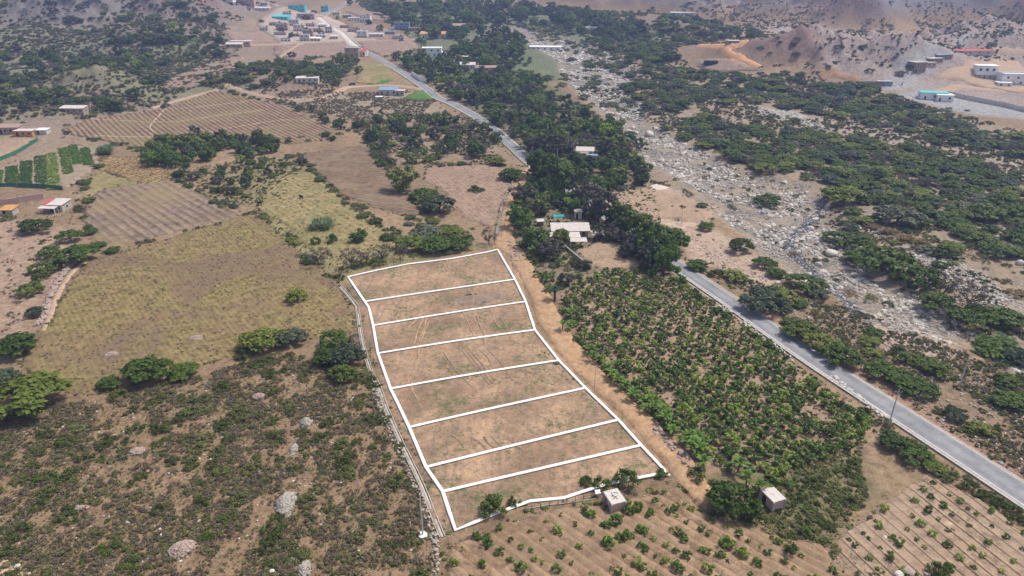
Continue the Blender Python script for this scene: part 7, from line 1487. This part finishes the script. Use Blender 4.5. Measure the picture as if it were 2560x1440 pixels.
r = np.random.default_rng(140); k = 1500; u = r.random(k) * (len(STREAM) - 1.001); i = u.astype(int); f = (u - i)[:, None]; q = STREAM[i, :2] * (1 - f) + STREAM[i + 1, :2] * f + r.normal(size=(k, 2)) * 1.3
dk = [new_mesh('rock', *rock_vf(r, 1.0), M['darkstone']) for _ in range(3)] + [PROTO['rock'][0][0]]; s = .14 + .5 * r.random(k) ** 3
gn_scatter('stream_stones', np.stack([q[:, 0], q[:, 1], height(q[:, 0], q[:, 1]) + .05], 1), r.random(k) * 6.28, np.stack([s, s, s], 1), r.integers(0, 4, k), dk)
fringe('dry_grass', [q for i, q in enumerate(SHEETS) if np.hypot(*q.mean(0)) < 420 and i not in (TRACK, BARE)], 1.5, .5, ['mass_dry', 'mass_bush', 'straw_tuft', 'weed'], .25, .9, 130)
fringe('dry_grass', [offset_line(cw, 1.2), offset_line(cw, -1.2), offset_line(ROADC[:60], 5.2), offset_line(ROADC[:60], -5.0)], 2.2, .45, ['mass_dry', 'mass_bush', 'straw_tuft', 'weed'], .25, .8, 131, False)
field_fill('pebbles', [(1122, 1362), (1330, 1285), (1500, 1262), (1700, 1222), (1850, 1320), (2050, 1362), (2330, 1190), (2560, 1330), (2560, 1500), (1100, 1500)], 2500, ['rock'], .05, .16, 97)
field_fill('pebbles', [(858, 700), (1246, 606), (1350, 825), (1700, 1190), (1750, 1260), (1325, 1275), (1110, 1345), (940, 930)], 1500, ['rock'], .04, .14, 98)
field_fill('ground_cover', [(870, 300), (1240, 290), (1320, 410), (960, 415)], 2600, ['mass_dry', 'mass_bush', 'weed'], .4, 1.1, 104, (14, .42))
field_fill('ground_cover', [(640, 240), (1060, 225), (1130, 290), (880, 312)], 3000, ['mass_dry', 'mass_dry', 'straw_tuft'], .5, 1.3, 105, (16, .42))
field_fill('ground_cover', [(500, 215), (640, 155), (870, 190), (830, 235), (700, 245)], 2000, ['mass_dry', 'mass_bush'], .5, 1.6, 106, (20, .42))
field_fill('ground_cover', [(742, 388), (930, 372), (1290, 412), (1276, 455), (1235, 575), (1060, 535), (900, 505)], 2500, ['mass_dry', 'straw_tuft', 'weed'], .15, .5, 107, (9, .46), .6)
field_fill('pebbles', SCRUB, 1500, ['rock'], .06, .3, 99)
field_fill('pebbles', [(1700, 570), (1990, 740), (2620, 980), (2700, 1300), (2150, 925), (1800, 690)], 1800, ['rock'], .08, .4, 100)
settle_labels()
print('COUNTS', COUNT, {k: len(v) for k, v in CAND.items()})

# ------------------------------------------------------------------ the air
mh = bpy.data.materials.new('haze'); mh.use_nodes = True; nt = mh.node_tree; nt.nodes.clear()
out = nt.nodes.new('ShaderNodeOutputMaterial'); pv = nt.nodes.new('ShaderNodeVolumePrincipled'); pv.inputs['Density'].default_value = HAZE; pv.inputs['Color'].default_value = (.44, .57, 1.0, 1); pv.inputs['Anisotropy'].default_value = 0.2
nt.links.new(pv.outputs[0], out.inputs['Volume'])
hz = MB().box(-12500, 12500, -120, 5600, -12, 900).build('haze', mh); tag(hz, kind='stuff')
